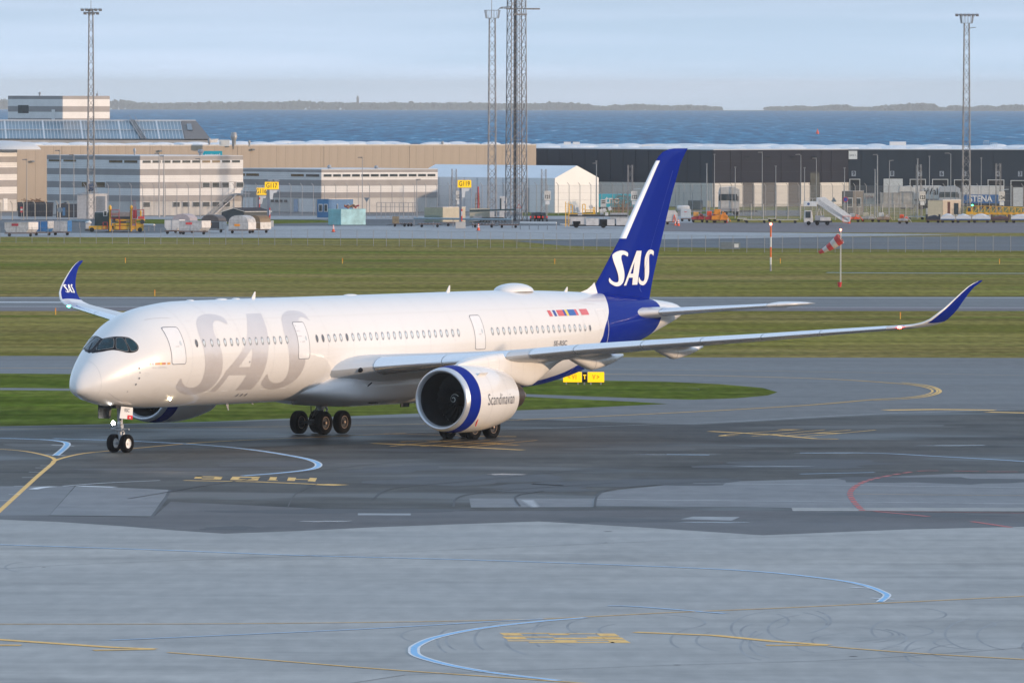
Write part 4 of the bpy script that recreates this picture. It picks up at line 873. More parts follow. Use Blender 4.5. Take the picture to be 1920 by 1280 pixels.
for s2 in (-1, 1):
    b_ = MB(); b_.rev([(4.20,.0),(4.20,.13),(4.33,.15),(4.42,.06)], (0, s2*.20, 1.68), n=16); h_ = b_.build('taxi_light', M_GEAR, GN, smooth=40)
    b_ = MB(); b_.rev([(4.165,.001),(4.195,.12)], (0, s2*.20, 1.68), n=16); b_.build('lamp', lamp_mat('lamp_white', (1,.95,.85), 60) if s2 > 0 else M_PANE, h_, smooth=True)
# nose gear doors: white one with the registration, dark one on the far side
QP = [(3.65,-.72,2.66),(4.81,-.72,2.56),(4.66,-.80,1.88),(3.37,-.80,2.00)]
b_ = MB(); b_.loft([[Vector(p)+Vector((0,-.02,0)) for p in QP], [Vector(p)+Vector((0,.02,0)) for p in QP]]); DR = b_.build('gear_door', M_WHITE, GN)
DR['label'] = 'white nose gear door with black letters and a red corner'
QS = [(3.47,.72,2.64),(4.79,.72,2.6),(4.77,.80,1.9),(3.57,.80,1.95)]
b_ = MB(); b_.loft([[Vector(p)+Vector((0,-.02,0)) for p in QS], [Vector(p)+Vector((0,.02,0)) for p in QS]]); b_.build('gear_door', mat('door_inner', (.10,.10,.10), .6, var=.4, scale=5), GN)
def qp(a, b2): 
    p = [Vector(q) for q in QP]; return (p[0]*(1-a)+p[1]*a)*(1-b2) + (p[3]*(1-a)+p[2]*a)*b2 + Vector((0,-.03,0))
b_ = MB(); b_.quad(qp(.58,.66), qp(.99,.66), qp(.99,1.0), qp(.58,1.0)); b_.build('red_corner', mat('flag_red', (.65,.01,.015), .4), DR)
me = text_mesh('RSC', 1, 1, .02); X = [v.co.x for v in me.vertices]; Y = [v.co.y for v in me.vertices]
for v in me.vertices:
    v.co = qp(.30+.42*(v.co.x-min(X))/(max(X)-min(X)), .42-.30*(v.co.y-min(Y))/(max(Y)-min(Y)))
me.materials.append(M_LINE); o = bpy.data.objects.new('lettering', me); C.objects.link(o); o.parent = DR
me = text_mesh('x', 1, 1, .02); X = [v.co.x for v in me.vertices]; Y = [v.co.y for v in me.vertices]
for v in me.vertices:
    v.co = qp(.72+.12*(v.co.x-min(X))/(max(X)-min(X)), .93-.16*(v.co.y-min(Y))/(max(Y)-min(Y))) + Vector((0,-.005,0))
me.materials.append(mat('letter_white', (.85,.85,.85))); o = bpy.data.objects.new('lettering', me); C.objects.link(o); o.parent = DR
b_ = MB(); b_.box(3.3,4.9,-.62,.62,2.55,2.72); b_.build('gear_bay', M_DARK2, GN)
for (x, z, e, nm) in ((7.03,3.03,40,'a'),):
    p = fus(x, phi_at(x, z), .03); b_ = MB(); b_.ell(p, .08, .06, .07, 12, 6); b_.build('inspection_light', lamp_mat('lamp_warm', (1,.80,.5), 60), FUSE, smooth=True)
b_ = MB(); b_.ell((3.87,-.2,2.66), .09, .06, .05, 12, 6); b_.build('inspection_light', lamp_mat('lamp_white', (1,.95,.85), 60), FUSE, smooth=True)
# winglet lettering on the inner face of the far winglet and the near one
for sd in (-1, 1):
    S_ = [(GS1,None,2),(GA,GAH,0),(GS2,None,2)]
    def wl(x, z, sd=sd):
        xx = 43.72 + (x-57.0)/(62.75-57.0)*(44.95-43.72) + (10.0-z)*.02; zz = 7.66 + (z-8.5)/(10.75-8.5)*.56
        L0 = min(range(len(ALLS)-1), key=lambda q: abs(ALLS[q][2]-zz)); i = L0
        for q in range(13, len(ALLS)-1):
            if ALLS[q][2] <= zz <= ALLS[q+1][2]: i = q
        t_ = (zz-ALLS[i][2])/(ALLS[i+1][2]-ALLS[i][2]); S = [a+(b2-a)*t_ for a, b2 in zip(ALLS[i], ALLS[i+1])]; nr = snrm(i, sd); c = S[3]-S[1]; u = max(.01, min(1, (xx-S[1])/c))
        yt = 5*S[5]*(.2969*sqrt(u)-.1260*u-.3516*u*u+.2843*u**3-.1036*u**4)*c
        return Vector((xx, -sd*S[0], zz)) + nr*(yt*1.08+.02)
    for P, h, sm in S_: decal('painted_letter', [P] + ([h] if h else []), mat('letter_white', (.85,.85,.85)), WLO if sd == -1 else plane, fn=wl, dx=.5, dy=.4, smooth=0)
# ================================================================== buildings beyond the apron
def P2(u, D): return Vector((XU(u, D), D, 0))
B_WHITE = mat('cladding_white', (.74,.73,.71), .6, var=.06, scale=.5)
B_GREY = mat('cladding_grey', (.30,.285,.28), .6, var=.08, scale=.5)
B_BASE = mat('concrete_base', (.54,.52,.49), .8, var=.12, scale=.4)
B_BEIGE = mat('concrete_beige', (.40,.335,.275), .85, var=.10, scale=.35, stretch=(1,1,.3))
B_ROOF = mat('roof_felt', (.22,.22,.23), .9, var=.2, scale=.1)
B_PALER = mat('roof_pale', (.62,.64,.66), .8, var=.1, scale=.1)
B_WIN = mat('window_dark', (.035,.05,.06), .12, var=.4, scale=1.2)
B_WINB = mat('window_brown', (.10,.065,.03), .2, var=.5, scale=1)
B_NAVY = mat('cladding_navy', (.016,.028,.048), .55, var=.06, scale=.3)
B_DGREY = mat('cladding_dark_grey', (.030,.034,.050), .8, spec=.08, var=.05, scale=.3)
B_GLASS = mat('roof_glass', (.11,.20,.26), .3, var=.45, scale=.35)
B_FRAME = mat('frame_white', (.6,.62,.63), .5)
B_MET = mat('galvanised', (.34,.35,.37), .45, .3, var=.15, scale=2)
B_POST = mat('post_grey', (.30,.30,.31), .6)
B_TENT = mat('tent_fabric', (.84,.84,.84), .7, var=.04, scale=.2)
M_ORANGE = mat('safety_orange', (.80,.09,.02), .5, var=.1)
M_YELE = mat('equipment_yellow', (.75,.40,.02), .45, var=.15, scale=2)
M_REDE = mat('equipment_red', (.42,.03,.04), .5, var=.2, scale=2)
M_WHE = mat('equipment_white', (.62,.60,.58), .5, var=.15, scale=1.5)
M_SIL = mat('container_silver', (.46,.46,.46), .5, .2, var=.25, scale=2.5)
M_CYAN = mat('container_cyan', (.17,.42,.50), .6, var=.15, scale=1)
M_TEAL = mat('post_teal', (.0,.42,.55), .5, var=.03)
M_BLUEB = mat('blue_cabin', (.035,.15,.32), .55, var=.1)
M_OLIVE = mat('container_green', (.28,.33,.27), .7, var=.08)
M_CREAM = mat('container_cream', (.50,.46,.36), .7, var=.08)
M_NAVYC = mat('skip_navy', (.02,.028,.045), .6, var=.2)
M_GREEND = mat('hut_dark_green', (.03,.06,.07), .6, var=.1)
M_WOOD = mat('scrap_wood', (.32,.19,.11), .9, var=.4, scale=3)
def wallbox(a, b, depth, z0, z1):
    """box on the line a-b (front edge, left to right as seen), going back by depth"""
    t = (b-a).normalized(); n = Vector((-t.y, t.x, 0)) * depth
    c = (a+b)/2 + n/2
    return (c + Vector((0,0,(z0+z1)/2)), (b-a)/2, n/2, Vector((0,0,(z1-z0)/2)))
def panel(name, parent, m, a, b, u0, u1, z0, z1, proud=.03, thick=.06):
    """a flat piece on the wall a-b between the fractions u0, u1"""
    t = (b-a).normalized(); n = Vector((t.y, -t.x, 0)); p = a.lerp(b, (u0+u1)/2) + n*(proud-thick/2+.0); p.z = 0
    mb = MB(); mb.obox(p + Vector((0,0,(z0+z1)/2)), (b-a)*(u1-u0)/2, n*thick/2, (0,0,(z1-z0)/2))
    return mb.build(name, m, parent, world=True)
def body(root, m, a, b, depth, h, name='wall', roof=None, z0=0, ov=.0):
    mb = MB(); mb.obox(*wallbox(a, b, depth, z0, h)); w = mb.build(name, m, root, world=True)
    if roof:
        mb = MB(); mb.obox(*wallbox(a, b, depth, h, h+.12)); mb.build('roof', roof, root, world=True)
    return w
def frac(a, b, u):      # fraction along a-b that shows at picture column u
    k = (u-960)/FPX; d = b-a; return (k*a.y - a.x)/(d.x - k*d.y)
def striped(root, a, b, h, base, bands, corr=True):
    for z0, z1, m in bands:
        n = max(1, round((z1-z0)/.27)) if corr else 1
        panel('cladding_band', root, m, a, b, 0, 1, z0, z1, .05, .1)
        for i in range(1, n):
            pass
# --- two storey striped block
def block(label, front, left_u, right_u, D, h, z_bands, base_h, winrow, low):
    c = P2(front, D); r = P2(right_u, D+11); l = P2(left_u, D+17)
    root = thing('striped_building', label, 'building', c)
    back = (r-c); lft = (l-c)
    # body as a four sided prism
    f = l + back
    mb = MB(); mb.loft([[Vector((q.x, q.y, z)) for q in (c, r, f, l)] for z in (0, h)]); mb.build('wall', B_BASE, root, world=True)
    mb = MB(); mb.loft([[Vector((q.x, q.y, z)) for q in (c, r, f, l)] for z in (h+.002, h+.1)]); mb.build('roof', B_PALER, root, world=True)
    for z0, z1, m in z_bands:
        panel('cladding_band', root, m, c, r, 0.0, 1, z0, z1, .06, .12); panel('cladding_band', root, m, l, c, 0, 1.0, z0, z1, .06, .12)
        k = int((z1-z0)/.27)
        for i in range(1, k):
            zz = z0 + (z1-z0)*i/k
            panel('cladding_joint', root, B_GREY if m is B_GREY else mat('cladding_shadow', (.52,.50,.49), .7), c, r, 0, 1, zz-.02, zz+.02, .075, .03)
            panel('cladding_joint', root, B_GREY if m is B_GREY else mat('cladding_shadow', (.52,.50,.49), .7), l, c, 0, 1, zz-.02, zz+.02, .075, .03)
    for (u0, u1, z0, z1, side, m) in winrow + low:
        A_, B_ = (c, r) if side == 'R' else (l, c)
        f0, f1 = frac(A_, B_, u0), frac(A_, B_, u1); t_ = (f1-f0)
        fr = panel('window', root, B_FRAME, A_, B_, f0, f1, z0, z1, .10, .1)
        t2 = (B_-A_).normalized(); n = Vector((t2.y, -t2.x, 0)); p = A_.lerp(B_, (f0+f1)/2) + n*.11
        mb = MB(); mb.obox(p + Vector((0,0,(z0+z1)/2)), (B_-A_)*(f1-f0)*.46, n*.012, (0,0,(z1-z0)*.42)); 
        pn = mb.build('pane', m, None); bmv = [v for v in pn.data.vertices]
        for v in bmv: v.co -= root.location
        pn.parent = fr
    return root, c, r, l
bd = [(2.3,3.3,B_GREY),(3.3,4.42,B_WHITE),(4.42,5.5,B_GREY),(5.5,6.6,B_WHITE),(6.6,7.65,B_GREY),(7.65,9.1,B_WHITE),(9.1,9.75,B_GREY)]
wr = [(262+4+i*18.6, 262+4+i*18.6+16, 8.62, 9.08, 'R', B_WIN if i not in (6,7) else B_WINB) for i in range(10)]
wr += [(91,116,8.72,9.1,'L',B_WINB),(118.5,144,8.72,9.1,'L',B_WINB),(204,231,8.62,9.1,'L',B_WINB),(232.5,259,8.62,9.1,'L',B_WINB),(153,167,4.5,5.5,'L',B_WINB),(180,198,4.5,5.5,'L',B_WINB)]
lo = [(u, u+13.5, z0, z0+.95, 'R', B_WIN) for u, z0 in ((379,4.5),(397,4.5),(415,4.5),(442,4.5),(267,1.3),(323,1.3),(341,1.3),(360,1.3),(379,1.3),(397,1.3),(417,1.3))]
SB1, c1, r1, l1 = block('striped white and grey three storey block behind the yellow loader', 262, 88, 455, 1460, 9.75, bd, 2.3, wr, lo)
mb = MB(); a0 = c1.lerp(r1, frac(c1, r1, 402)) + Vector((0,-.9,0)); a1 = c1.lerp(r1, frac(c1, r1, 444)) + Vector((0,-.9,0))
for k in range(13):
    q = a0.lerp(a1, k/12); mb.box(q.x-.16, q.x+.16, q.y-.5, q.y+.5, .25+3.3*k/12-.03, .25+3.3*k/12+.03)
for o in (-.5, .5): mb.tube(a0+Vector((0,o,.1)), a1+Vector((0,o,3.4)), .09, n=4); mb.tube(a0+Vector((0,o,1.1)), a1+Vector((0,o,4.4)), .04, n=4)
mb.box(a1.x, a1.x+2.2, a1.y-.6, a1.y+.9, 3.45, 3.6); mb.tube(a1+Vector((0,-.5,4.5)), a1+Vector((2.2,-.5,4.5)), .04, n=4); mb.tube(a1+Vector((2,-.5,0)), a1+Vector((2,-.5,4.5)), .07, n=4)
mb.build('outside_stair', B_MET, SB1, world=True)
panel('door', SB1, B_WHITE, c1, r1, frac(c1,r1,428), frac(c1,r1,437), 3.5, 5.4, .12, .05)
bd2 = [(3.35,4.2,B_GREY),(4.2,5.3,B_WHITE),(5.3,6.35,B_GREY),(6.35,6.98,B_WHITE),(6.98,7.35,B_GREY)]
bd2 = [(2.45,3.4,B_GREY),(3.4,4.5,B_WHITE),(4.5,5.5,B_GREY),(5.5,6.75,B_WHITE),(6.75,7.2,B_GREY)]
wr2 = [(605.5+i*17.7, 605.5+i*17.7+15.6, 6.0, 6.5, 'R', B_WIN) for i in range(12)] + [(455,460,6.0,6.5,'L',B_WINB),(461,487,6.0,6.5,'L',B_WINB),(545,571,6.0,6.5,'L',B_WINB),(573,600,6.0,6.5,'L',B_WIN)]
lo2 = [(u, u+6.5, 1.6, 2.1, 'L', B_WIN) for u in (508,516,524,533)]
SB2, c2, r2, l2 = block('long low striped white and grey building behind the cyan container', 602, 440, 820, 1500, 7.25, bd2, 2.45, wr2, lo2)
panel('door', SB2, mat('door_pale_blue', (.33,.42,.55)), l2, c2, frac(l2,c2,551), frac(l2,c2,559), .05, 2.2, .1, .05)
for u0, u1 in ((455,475),(560,592)): panel('door', SB2, B_WHITE, l2, c2, frac(l2,c2,u0), frac(l2,c2,u1), .05, 2.3, .09, .05)
# --- far left block
bd0 = [(2.0,3.0,B_GREY),(3.0,4.15,B_WHITE),(4.15,5.3,B_GREY),(5.3,6.3,B_WHITE),(6.3,7.45,B_GREY),(7.45,8.3,B_WHITE),(8.3,9.3,B_GREY),(9.3,10.7,B_WHITE)]
SB0, c0, r0, l0 = block('tall striped white and grey block cut by the left picture edge', -95, -190, 31, 1500, 10.75, bd0, 2.0, [], [(-60,-40,.1,2.0,'R',B_GREY),(5,13,.1,2.2,'R',B_WHITE)])
mb = MB(); mb.ell((XU(5,1512),1512,10.5), 6.5, 6, 1.5, 20, 6, 0, pi/2); mb.build('roof_dome', B_PALER, SB0, world=True, smooth=True)
# --- long beige concrete hall with skylights
ha, hb = P2(31, 1540), P2(1004, 1592)
HH = 10.85
HALL = thing('cargo_hall', 'long beige concrete cargo hall with white skylights on its roof', 'building', ha)
body(HALL, B_BEIGE, ha, hb, 120, HH-.05, roof=None)
hdir = (hb-ha).normalized(); hn = Vector((-hdir.y, hdir.x, 0))
pm = None
npan = 59; pw = (hb-ha).length/npan
mb = MB(); mb.box(0, pw-.018, -.12, 0, 0, HH); me_p = mb.build('wall_panel', B_BEIGE, None); pmesh = me_p.data; bpy.data.objects.remove(me_p)
rzh = atan2(hdir.y, hdir.x)
for i in range(npan):
    o = inst(pmesh, 'wall_panel', HALL, (ha + hdir*pw*i + hn*(-.02 - .03*random.random())) - HALL.location, (0,0,rzh))
mb = MB(); mb.obox(*wallbox(ha - hn*.2, hb - hn*.2, .5, HH, HH+.22)); mb.build('parapet', mat('parapet_pale', (.55,.52,.49)), HALL, world=True)
mb = MB(); mb.obox(*wallbox(ha + hn*.4, hb + hn*.4, 119, HH-.3, HH-.02)); mb.build('roof', B_ROOF, HALL, world=True)
dome = MB(); dome.ell((0,0,0), 1, 1, 1, 14, 5, 0, pi/2); dm = dome.build('d', mat('skylight_white', (.72,.74,.76), .35, var=.05), None, smooth=True); dmesh = dm.data; bpy.data.objects.remove(dm)
rnd = random.Random(3)
for row in range(4):
    for i in range(26):
        if rnd.random() < .16: continue
        p = ha + hdir*(2 + (hb-ha).length*(i+.25+.5*rnd.random())/26) + hn*(8+22*row)
        inst(dmesh, 'roof_skylight', HALL, p + Vector((0,0,HH-.05)) - HALL.location, (0,0,rzh), (2.1+1.3*rnd.random(), 1.4, .38+.3*rnd.random()))
def cowl(parent, u, v0, v1, D, w):
    x, z0, z1 = XU(u, D), ZV(v1, D), ZV(v0, D); mb = MB(); h_ = z1-z0
    mb.rev([(z0,w*.28),(z0+h_*.4,w*.28),(z0+h_*.45,w*.34),(z0+h_*.7,w*.5),(z0+h_*.75,w*.46),(z1-.02,w*.34),(z1,w*.2)], (x,D,0), 'z', 16, True)
    mb.build('roof_vent', B_MET, parent, world=True, smooth=40)
cowl(HALL, 438, 249, 275, 1560, 1.25); cowl(HALL, 467, 264, 276, 1560, .45); cowl(HALL, 392, 260, 276, 1560, .6); cowl(HALL, 829, 265, 276, 1590, .5)
cowl(SB1, 252, 279, 293, 1470, .5); cowl(SB1, 376, 281, 295, 1470, 1.1); cowl(SB2, 617, 310, 322, 1508, .75); cowl(SB2, 705, 311, 322, 1508, .75)
mb = MB(); xa = XU(420,1555); mb.box(xa-.9, xa+.9, 1555, 1556.2, HH, HH+1.1); mb.rev([(1554.9,.32),(1554.98,.32)], (xa-.3,0,HH+.6), 'y', 12, True); mb.build('air_unit', B_WHITE, HALL, world=True)
for u, v in ((61,306),(474,283),(300,286)):
    mb = MB(); f_ = frac(ha, hb, u); p = ha.lerp(hb, f_) - hn*.3; z = ZV(v, p.y); mb.box(p.x-.3, p.x+.2, p.y-.6, p.y, z, z+.3); mb.build('wall_lamp', B_POST, HALL, world=True)
# turquoise sign
SG = thing('wall_sign', 'turquoise sign with white lowercase letters on the beige hall wall', 'sign', P2(398, 1540) + Vector((0,0,ZV(295,1540))))
mb = MB(); mb.box(-1.7,1.7,-.1,0,-1.0,1.0); mb.build('panel', M_TEAL, SG)
text('postnord', 'lettering', mat('letter_white', (.85,.85,.85)), SG, Matrix.Translation((0,-.12,.30)) @ Matrix.Rotation(pi/2,4,'X'), .78, .92, .02)
# --- glazed sawtooth roof with the rooftop house
gx0, gx1 = XU(-60,1600), XU(392,1600); z0, z1 = ZV(263,1600), ZV(229,1618)
GR_ = thing('glazed_roof', 'long sloping glazed roof with pale glazing bars at the left edge', 'roof', (gx0,1600,0))
gs = (z1-z0); xt1 = XU(366,1618)
def gpt(s, t): # s along, t up the slope
    xr0 = gx1 + (xt1-gx1)*t; x = gx0 + (xr0-gx0)*s; return Vector((x, 1600+18*t, z0+gs*t))
mb = MB(); mb.loft([[gpt(0,0), gpt(1,0), gpt(1,1), gpt(0,1)], [gpt(0,0)+Vector((0,30,-1.2)), gpt(1,0)+Vector((0,30,-1.2)), gpt(1,1)+Vector((0,14,-1.2)), gpt(0,1)+Vector((0,14,-1.2))]]); mb.build('roof_deck', B_ROOF, GR_, world=True)
mb = MB(); mb.box(gx0, gx1, 1600.3, 1650, 0, z0-.1); mb.build('wall', B_BASE, GR_, world=True)
GW = gx1-2.2
def gq(x, t, o=.0):       # glazing bars lean to the right going down
    return Vector((x - 1.35*t, 1600+18*t, z0+gs*t)) + Vector((0,-.5,1)).normalized()*o
n = 62
pan = MB(); wv = (XU(345,1600)-gx0)/n
pan.quad(gq(0,.02,.08), gq(wv-.09,.02,.08), gq(wv-.09,.49,.08), gq(0,.49,.08)); pan.quad(gq(0,.02,.02), gq(wv-.09,.02,.02), gq(wv-.09,.49,.02), gq(0,.49,.02))
po = pan.build('glass_pane', B_GLASS, None)
for v in po.data.vertices: v.co -= Vector((0,1600,z0))
pme = po.data; bpy.data.objects.remove(po)
for i in range(n):
    for j in (0, 1):
        inst(pme, 'glass_pane', GR_, Vector((gx0 + wv*i, 1600, z0)) + (gq(0,.49*j)-gq(0,0)) - GR_.location)
mb = MB()
for i in range(n+1):
    w = .045 if i % 11 else .16
    mb.loft([[gq(gx0+wv*i-.05-w,t,.10), gq(gx0+wv*i-.05+w,t,.10), gq(gx0+wv*i-.05+w,t,.16), gq(gx0+wv*i-.05-w,t,.16)] for t in (0,1)])
mb.loft([[gq(gx0+wv*n*s,.49,.12), gq(gx0+wv*n*s,.51,.12), gq(gx0+wv*n*s,.51,.2), gq(gx0+wv*n*s,.49,.2)] for s in (0,1)])
tag(mb.build('glazing_bar', B_FRAME, GR_, world=True), kind='stuff')
mb = MB(); mb.loft([[gq(XU(330,1600)+1.6,.0,.1), gpt(1,0)+Vector((.3,0,.1)), gpt(1,1)+Vector((.1,0,.1)), gq(XU(330,1600)+1.6,1.0,.1)], [gq(XU(330,1600)+1.6,.0,.14), gpt(1,0)+Vector((.3,0,.14)), gpt(1,1)+Vector((.1,0,.14)), gq(XU(330,1600)+1.6,1.0,.14)]]); mb.build('end_slope', mat('slate_brown', (.20,.18,.17), .8), GR_, world=True)
mb = MB(); xx = XU(357,1609); mb.loft([[gq(xx+.1,.45,.16), gq(xx+1.0,.45,.16), gq(xx+1.0,.80,.16), gq(xx+.1,.80,.16)], [gq(xx+.1,.45,.3), gq(xx+1.0,.45,.3), gq(xx+1.0,.80,.3), gq(xx+.1,.80,.3)]]); mb.build('skylight', B_WIN, GR_, world=True)
mb = MB(); mb.box(gx0, xt1, 1617.9, 1618.6, z1-.05, z1+.3); mb.build('ridge_cap', B_PALER, GR_, world=True)
mb = MB()
for o in (0, .9): mb.tube(gq(XU(264,1600)+o,0,.3), gq(XU(236,1600)+1.2+o,1.0,.3), .10, n=4); mb.tube(gq(XU(264,1600)+o,0,1.2), gq(XU(236,1600)+1.2+o,1.0,1.2), .05, n=4)
for k in range(16): q = gq(XU(264,1600) + (XU(236,1600)+1.2+1.35-XU(264,1600))*k/15 , k/15, .3); q.x = gq(XU(264,1600)+(XU(236,1600)+1.2-XU(264,1600))*k/15,k/15,.3).x; mb.box(q.x, q.x+.9, q.y-.15, q.y+.15, q.z-.05, q.z+.05)
mb.build('roof_stair', B_POST, GR_, world=True)
c = P2(117, 1622); l = P2(15, 1634); r = P2(205, 1629); f = l+(r-c); zt, zbm = ZV(181.5,1622), ZV(230,1622)-.4
RH = thing('rooftop_house', 'striped windowed plant house standing on the glazed roof', 'building', Vector((c.x,c.y,zbm)))
mb = MB(); mb.loft([[Vector((q.x,q.y,z)) for q in (c,r,f,l)] for z in (zbm, zt)]); mb.build('wall', B_WHITE, RH, world=True)
hh = zt-zbm
for a_, b_2 in ((c, r), (l, c)):
    for z0_, z1_, m in ((0,.2,B_GREY),(.2,.43,B_WHITE),(.43,.63,B_GREY),(.63,.88,B_WHITE),(.88,1.0,B_GREY)):
        panel('cladding_band', RH, m if m is B_GREY else B_WHITE, a_, b_2, 0, 1, zbm+hh*z0_, zbm+hh*z1_, .05, .1)
panel('window', RH, B_WIN, l, c, frac(l,c,34), frac(l,c,53.5), ZV(214,1630), ZV(199,1630), .1, .06)
panel('door', RH, B_WHITE, l, c, frac(l,c,97), frac(l,c,103), zbm, ZV(207,1625), .1, .06)
cowl(RH, 74, 174, 181.5, 1628, .5)
mb = MB(); x = XU(182,1628); mb.tube((x,1628,zt),(x,1628,zt+.9), .04, n=5); mb.box(x-.25,x+.1,1627.9,1628.1,zt,zt+.45); mb.build('roof_aerial', B_POST, RH, world=True)
# --- dark hall on the right
da, db_, dc, dd = P2(1003,1612), P2(1337,1580), P2(1590,1597), P2(2010,1597)
HD = 10.15
DK = thing('dark_hall', 'long dark navy and grey warehouse with numbered loading docks', 'building', db_)
mb = MB(); mb.loft([[Vector((q.x,q.y,z)) for q in (da,db_,dc,dd,dd+Vector((0,110,0)),da+Vector((0,90,0)))] for z in (0,HD)]); mb.build('wall', B_NAVY, DK, world=True)
mb = MB(); mb.loft([[Vector((q.x,q.y,z)) for q in (da,db_,dc,dd,dd+Vector((0,110,0)),da+Vector((0,90,0)))] for z in (HD+.003,HD+.10)]); mb.build('roof', B_PALER, DK, world=True)
js = [1337,1368,1388,1427,1463,1501,1538,1557,1590]
for u0, u1 in zip(js[:-1], js[1:]):
    for zz0, zz1 in ((4.3,6.2),(6.2,8.1),(8.1,HD)):
        panel('wall_panel', DK, B_DGREY, db_, dc, frac(db_,dc,u0)+.002, frac(db_,dc,u1)-.002, zz0+.02, zz1-.02, .08, .1)
for i in range(14): panel('wall_panel', DK, B_NAVY, da, db_, i/14+.0015, (i+1)/14-.0015, 4.35, HD-.02, .07+.01*(i % 2), .1)
for i in range(17): panel('wall_panel', DK, B_NAVY, dc, dd, i/17+.0012, (i+1)/17-.0012, 5.1, HD-.02, .07+.01*(i % 2), .1)
for i in range(16):
    if i == 0 : continue
    panel('base_panel', DK, mat('base_white', (.60,.58,.55), .8, var=.05), da, db_, i/16+.001, (i+1)/16-.001, 0, 4.25, .10, .12)
for u0, u1 in ((1338,1391),(1412,1427),(1453,1477),(1500,1517),(1537,1592)):
    panel('base_panel', DK, mat('base_white', (.60,.58,.55), .8, var=.05), db_, dc, frac(db_,dc,u0), min(1.0, frac(db_,dc,u1)), 0, 4.25, .12, .14)
panel('dock_opening', DK, B_WIN, db_, dc, frac(db_,dc,1518), frac(db_,dc,1535), 0, 6.0, .10, .1)
sm = mat('sign_white', (.75,.78,.80), .5, var=.02)
for k in range(18):
    f_ = (k+.5)/18; p = ha.lerp(hb, f_) - hn*.16; mb = MB(); mb.tube(p+Vector((0,0,.2)), p+Vector((0,0,HH)), .05, n=5); 
    if k % 3 == 1: mb.build('downpipe', B_BEIGE, HALL, world=True)
    else: mb.bm.free()
def dockface(u, D=None):
    f_ = frac(dc, dd, u); p = dc.lerp(dd, f_); t_ = (dd-dc).normalized(); return p, t_, Vector((t_.y, -t_.x, 0))
Mx = lambda p, t_, n_: Matrix(((t_.x, 0, n_.x, p.x), (t_.y, 0, n_.y, p.y), (0, 1, 0, p.z), (0, 0, 0, 1)))
p, t_, n_ = dockface(1598.5)
panel('sign_panel', DK, sm, dc, dd, frac(dc,dd,1590.5), frac(dc,dd,1606.5), ZV(297.5,p.y), ZV(282,p.y), .18, .08)
q = p + n_*.2 + Vector((0,0,ZV(290,p.y))); q -= DK.location; text('minal 1.', 'lettering', mat('letter_dark', (.03,.035,.05)), DK, Mx(q, t_, n_), .5, .8)
for u, d in ((1600,'9'),(1672,'8'),(1724,'7'),(1765,'6'),(1807,'5'),(1870,'4'),(1912,'3')):
    p, t_, n_ = dockface(u); zc = ZV(324.5, p.y)
    panel('dock_number', DK, mat('plate_grey', (.30,.34,.40)), dc, dd, frac(dc,dd,u-4), frac(dc,dd,u+4), zc-.47, zc+.47, .18, .06)
    q = p + n_*.2 + Vector((0,0,zc)); q -= DK.location; text(d, 'lettering', mat('letter_navy', (.02,.03,.06)), DK, Mx(q, t_, n_), 1.0, .9, .03)
for u0, u1, v0, fill_ in ((1592,1612,335,0),(1656,1692,334,1),(1705,1735,335,0),(1747,1777,335,0),(1788,1818,336,0),(1851,1882,336,0),(1894,1930,337,2)):
    p, t_, n_ = dockface(u0); zt = ZV(v0, p.y); f0, f1 = frac(dc,dd,u0), frac(dc,dd,u1)
    if fill_ == 1: panel('dock_door', DK, mat('dock_door_white', (.55,.58,.60)), dc, dd, f0, f1, 0, zt, .2, .06)
    else:
        panel('dock_opening', DK, mat('dock_recess', (.018,.024,.036), .8), dc, dd, f0, f1, 0, zt, .14, .06)
        panel('dock_frame', DK, B_FRAME, dc, dd, f0, f1, zt-.07, zt+.05, .6, .9); panel('dock_frame', DK, B_FRAME, dc, dd, f0, f0+.003, 0, zt-.07, .6, .06); panel('dock_frame', DK, B_FRAME, dc, dd, f1-.003, f1, 0, zt-.07, .6, .06)
        if fill_ == 2: panel('dock_door', DK, mat('dock_door_white', (.55,.58,.60)), dc, dd, f0+.012, f1-.03, 0, 3.4, .2, .06)
        else: panel('dock_door', DK, mat('dock_door_grey', (.25,.28,.30)), dc, dd, f0+.012, f1-.02, 0, 2.6, .2, .06)
rnd = random.Random(5)
for row in range(4):
    for i in range(24):
        u = 1010 + 930*(i+rnd.random()*.7)/24; D = (1622 if u < 1337 else 1600) + 8 + 22*row
        inst(dmesh, 'roof_skylight', DK, Vector((XU(u,D), D, HD+.05)) - DK.location, (0,0,0), (1.6+2.2*rnd.random(), 1.5, .25+.35*rnd.random()))
for u, w, h_ in ((1063,1.3,.95),(1080,1.3,.95),(1683,3.0,1.1),(1226,4.5,.5)):
    D = 1640; x = XU(u, D); mb = MB(); mb.box(x-w/2, x+w/2, D, D+2, HD+.1, HD+.1+h_); mb.build('roof_unit', B_WHITE, DK, world=True)
mb = MB(); D = 1620
for u in range(1844, 1872, 4): mb.tube((XU(u,D),D,HD),(XU(u,D),D,HD+(1.5 if u < 1856 else 1.1)), .04, n=4)
mb.tube((XU(1844,D),D,HD+1.5),(XU(1854,D),D,HD+1.5), .04, n=4); mb.tube((XU(1856,D),D,HD+1.1),(XU(1870,D),D,HD+1.1), .04, n=4); mb.build('roof_cage', B_FRAME, DK, world=True)
for u, v in ((1402,293),(1440,293),(1487,293),(1526,293)):
    f_ = frac(db_,dc,u); p = db_.lerp(dc, f_); z = ZV(v, p.y); mb = MB(); mb.box(p.x-.35,p.x+.35,p.y-.9,p.y-.1,z-.05,z+.08); mb.build('wall_lamp', B_NAVY, DK, world=True)
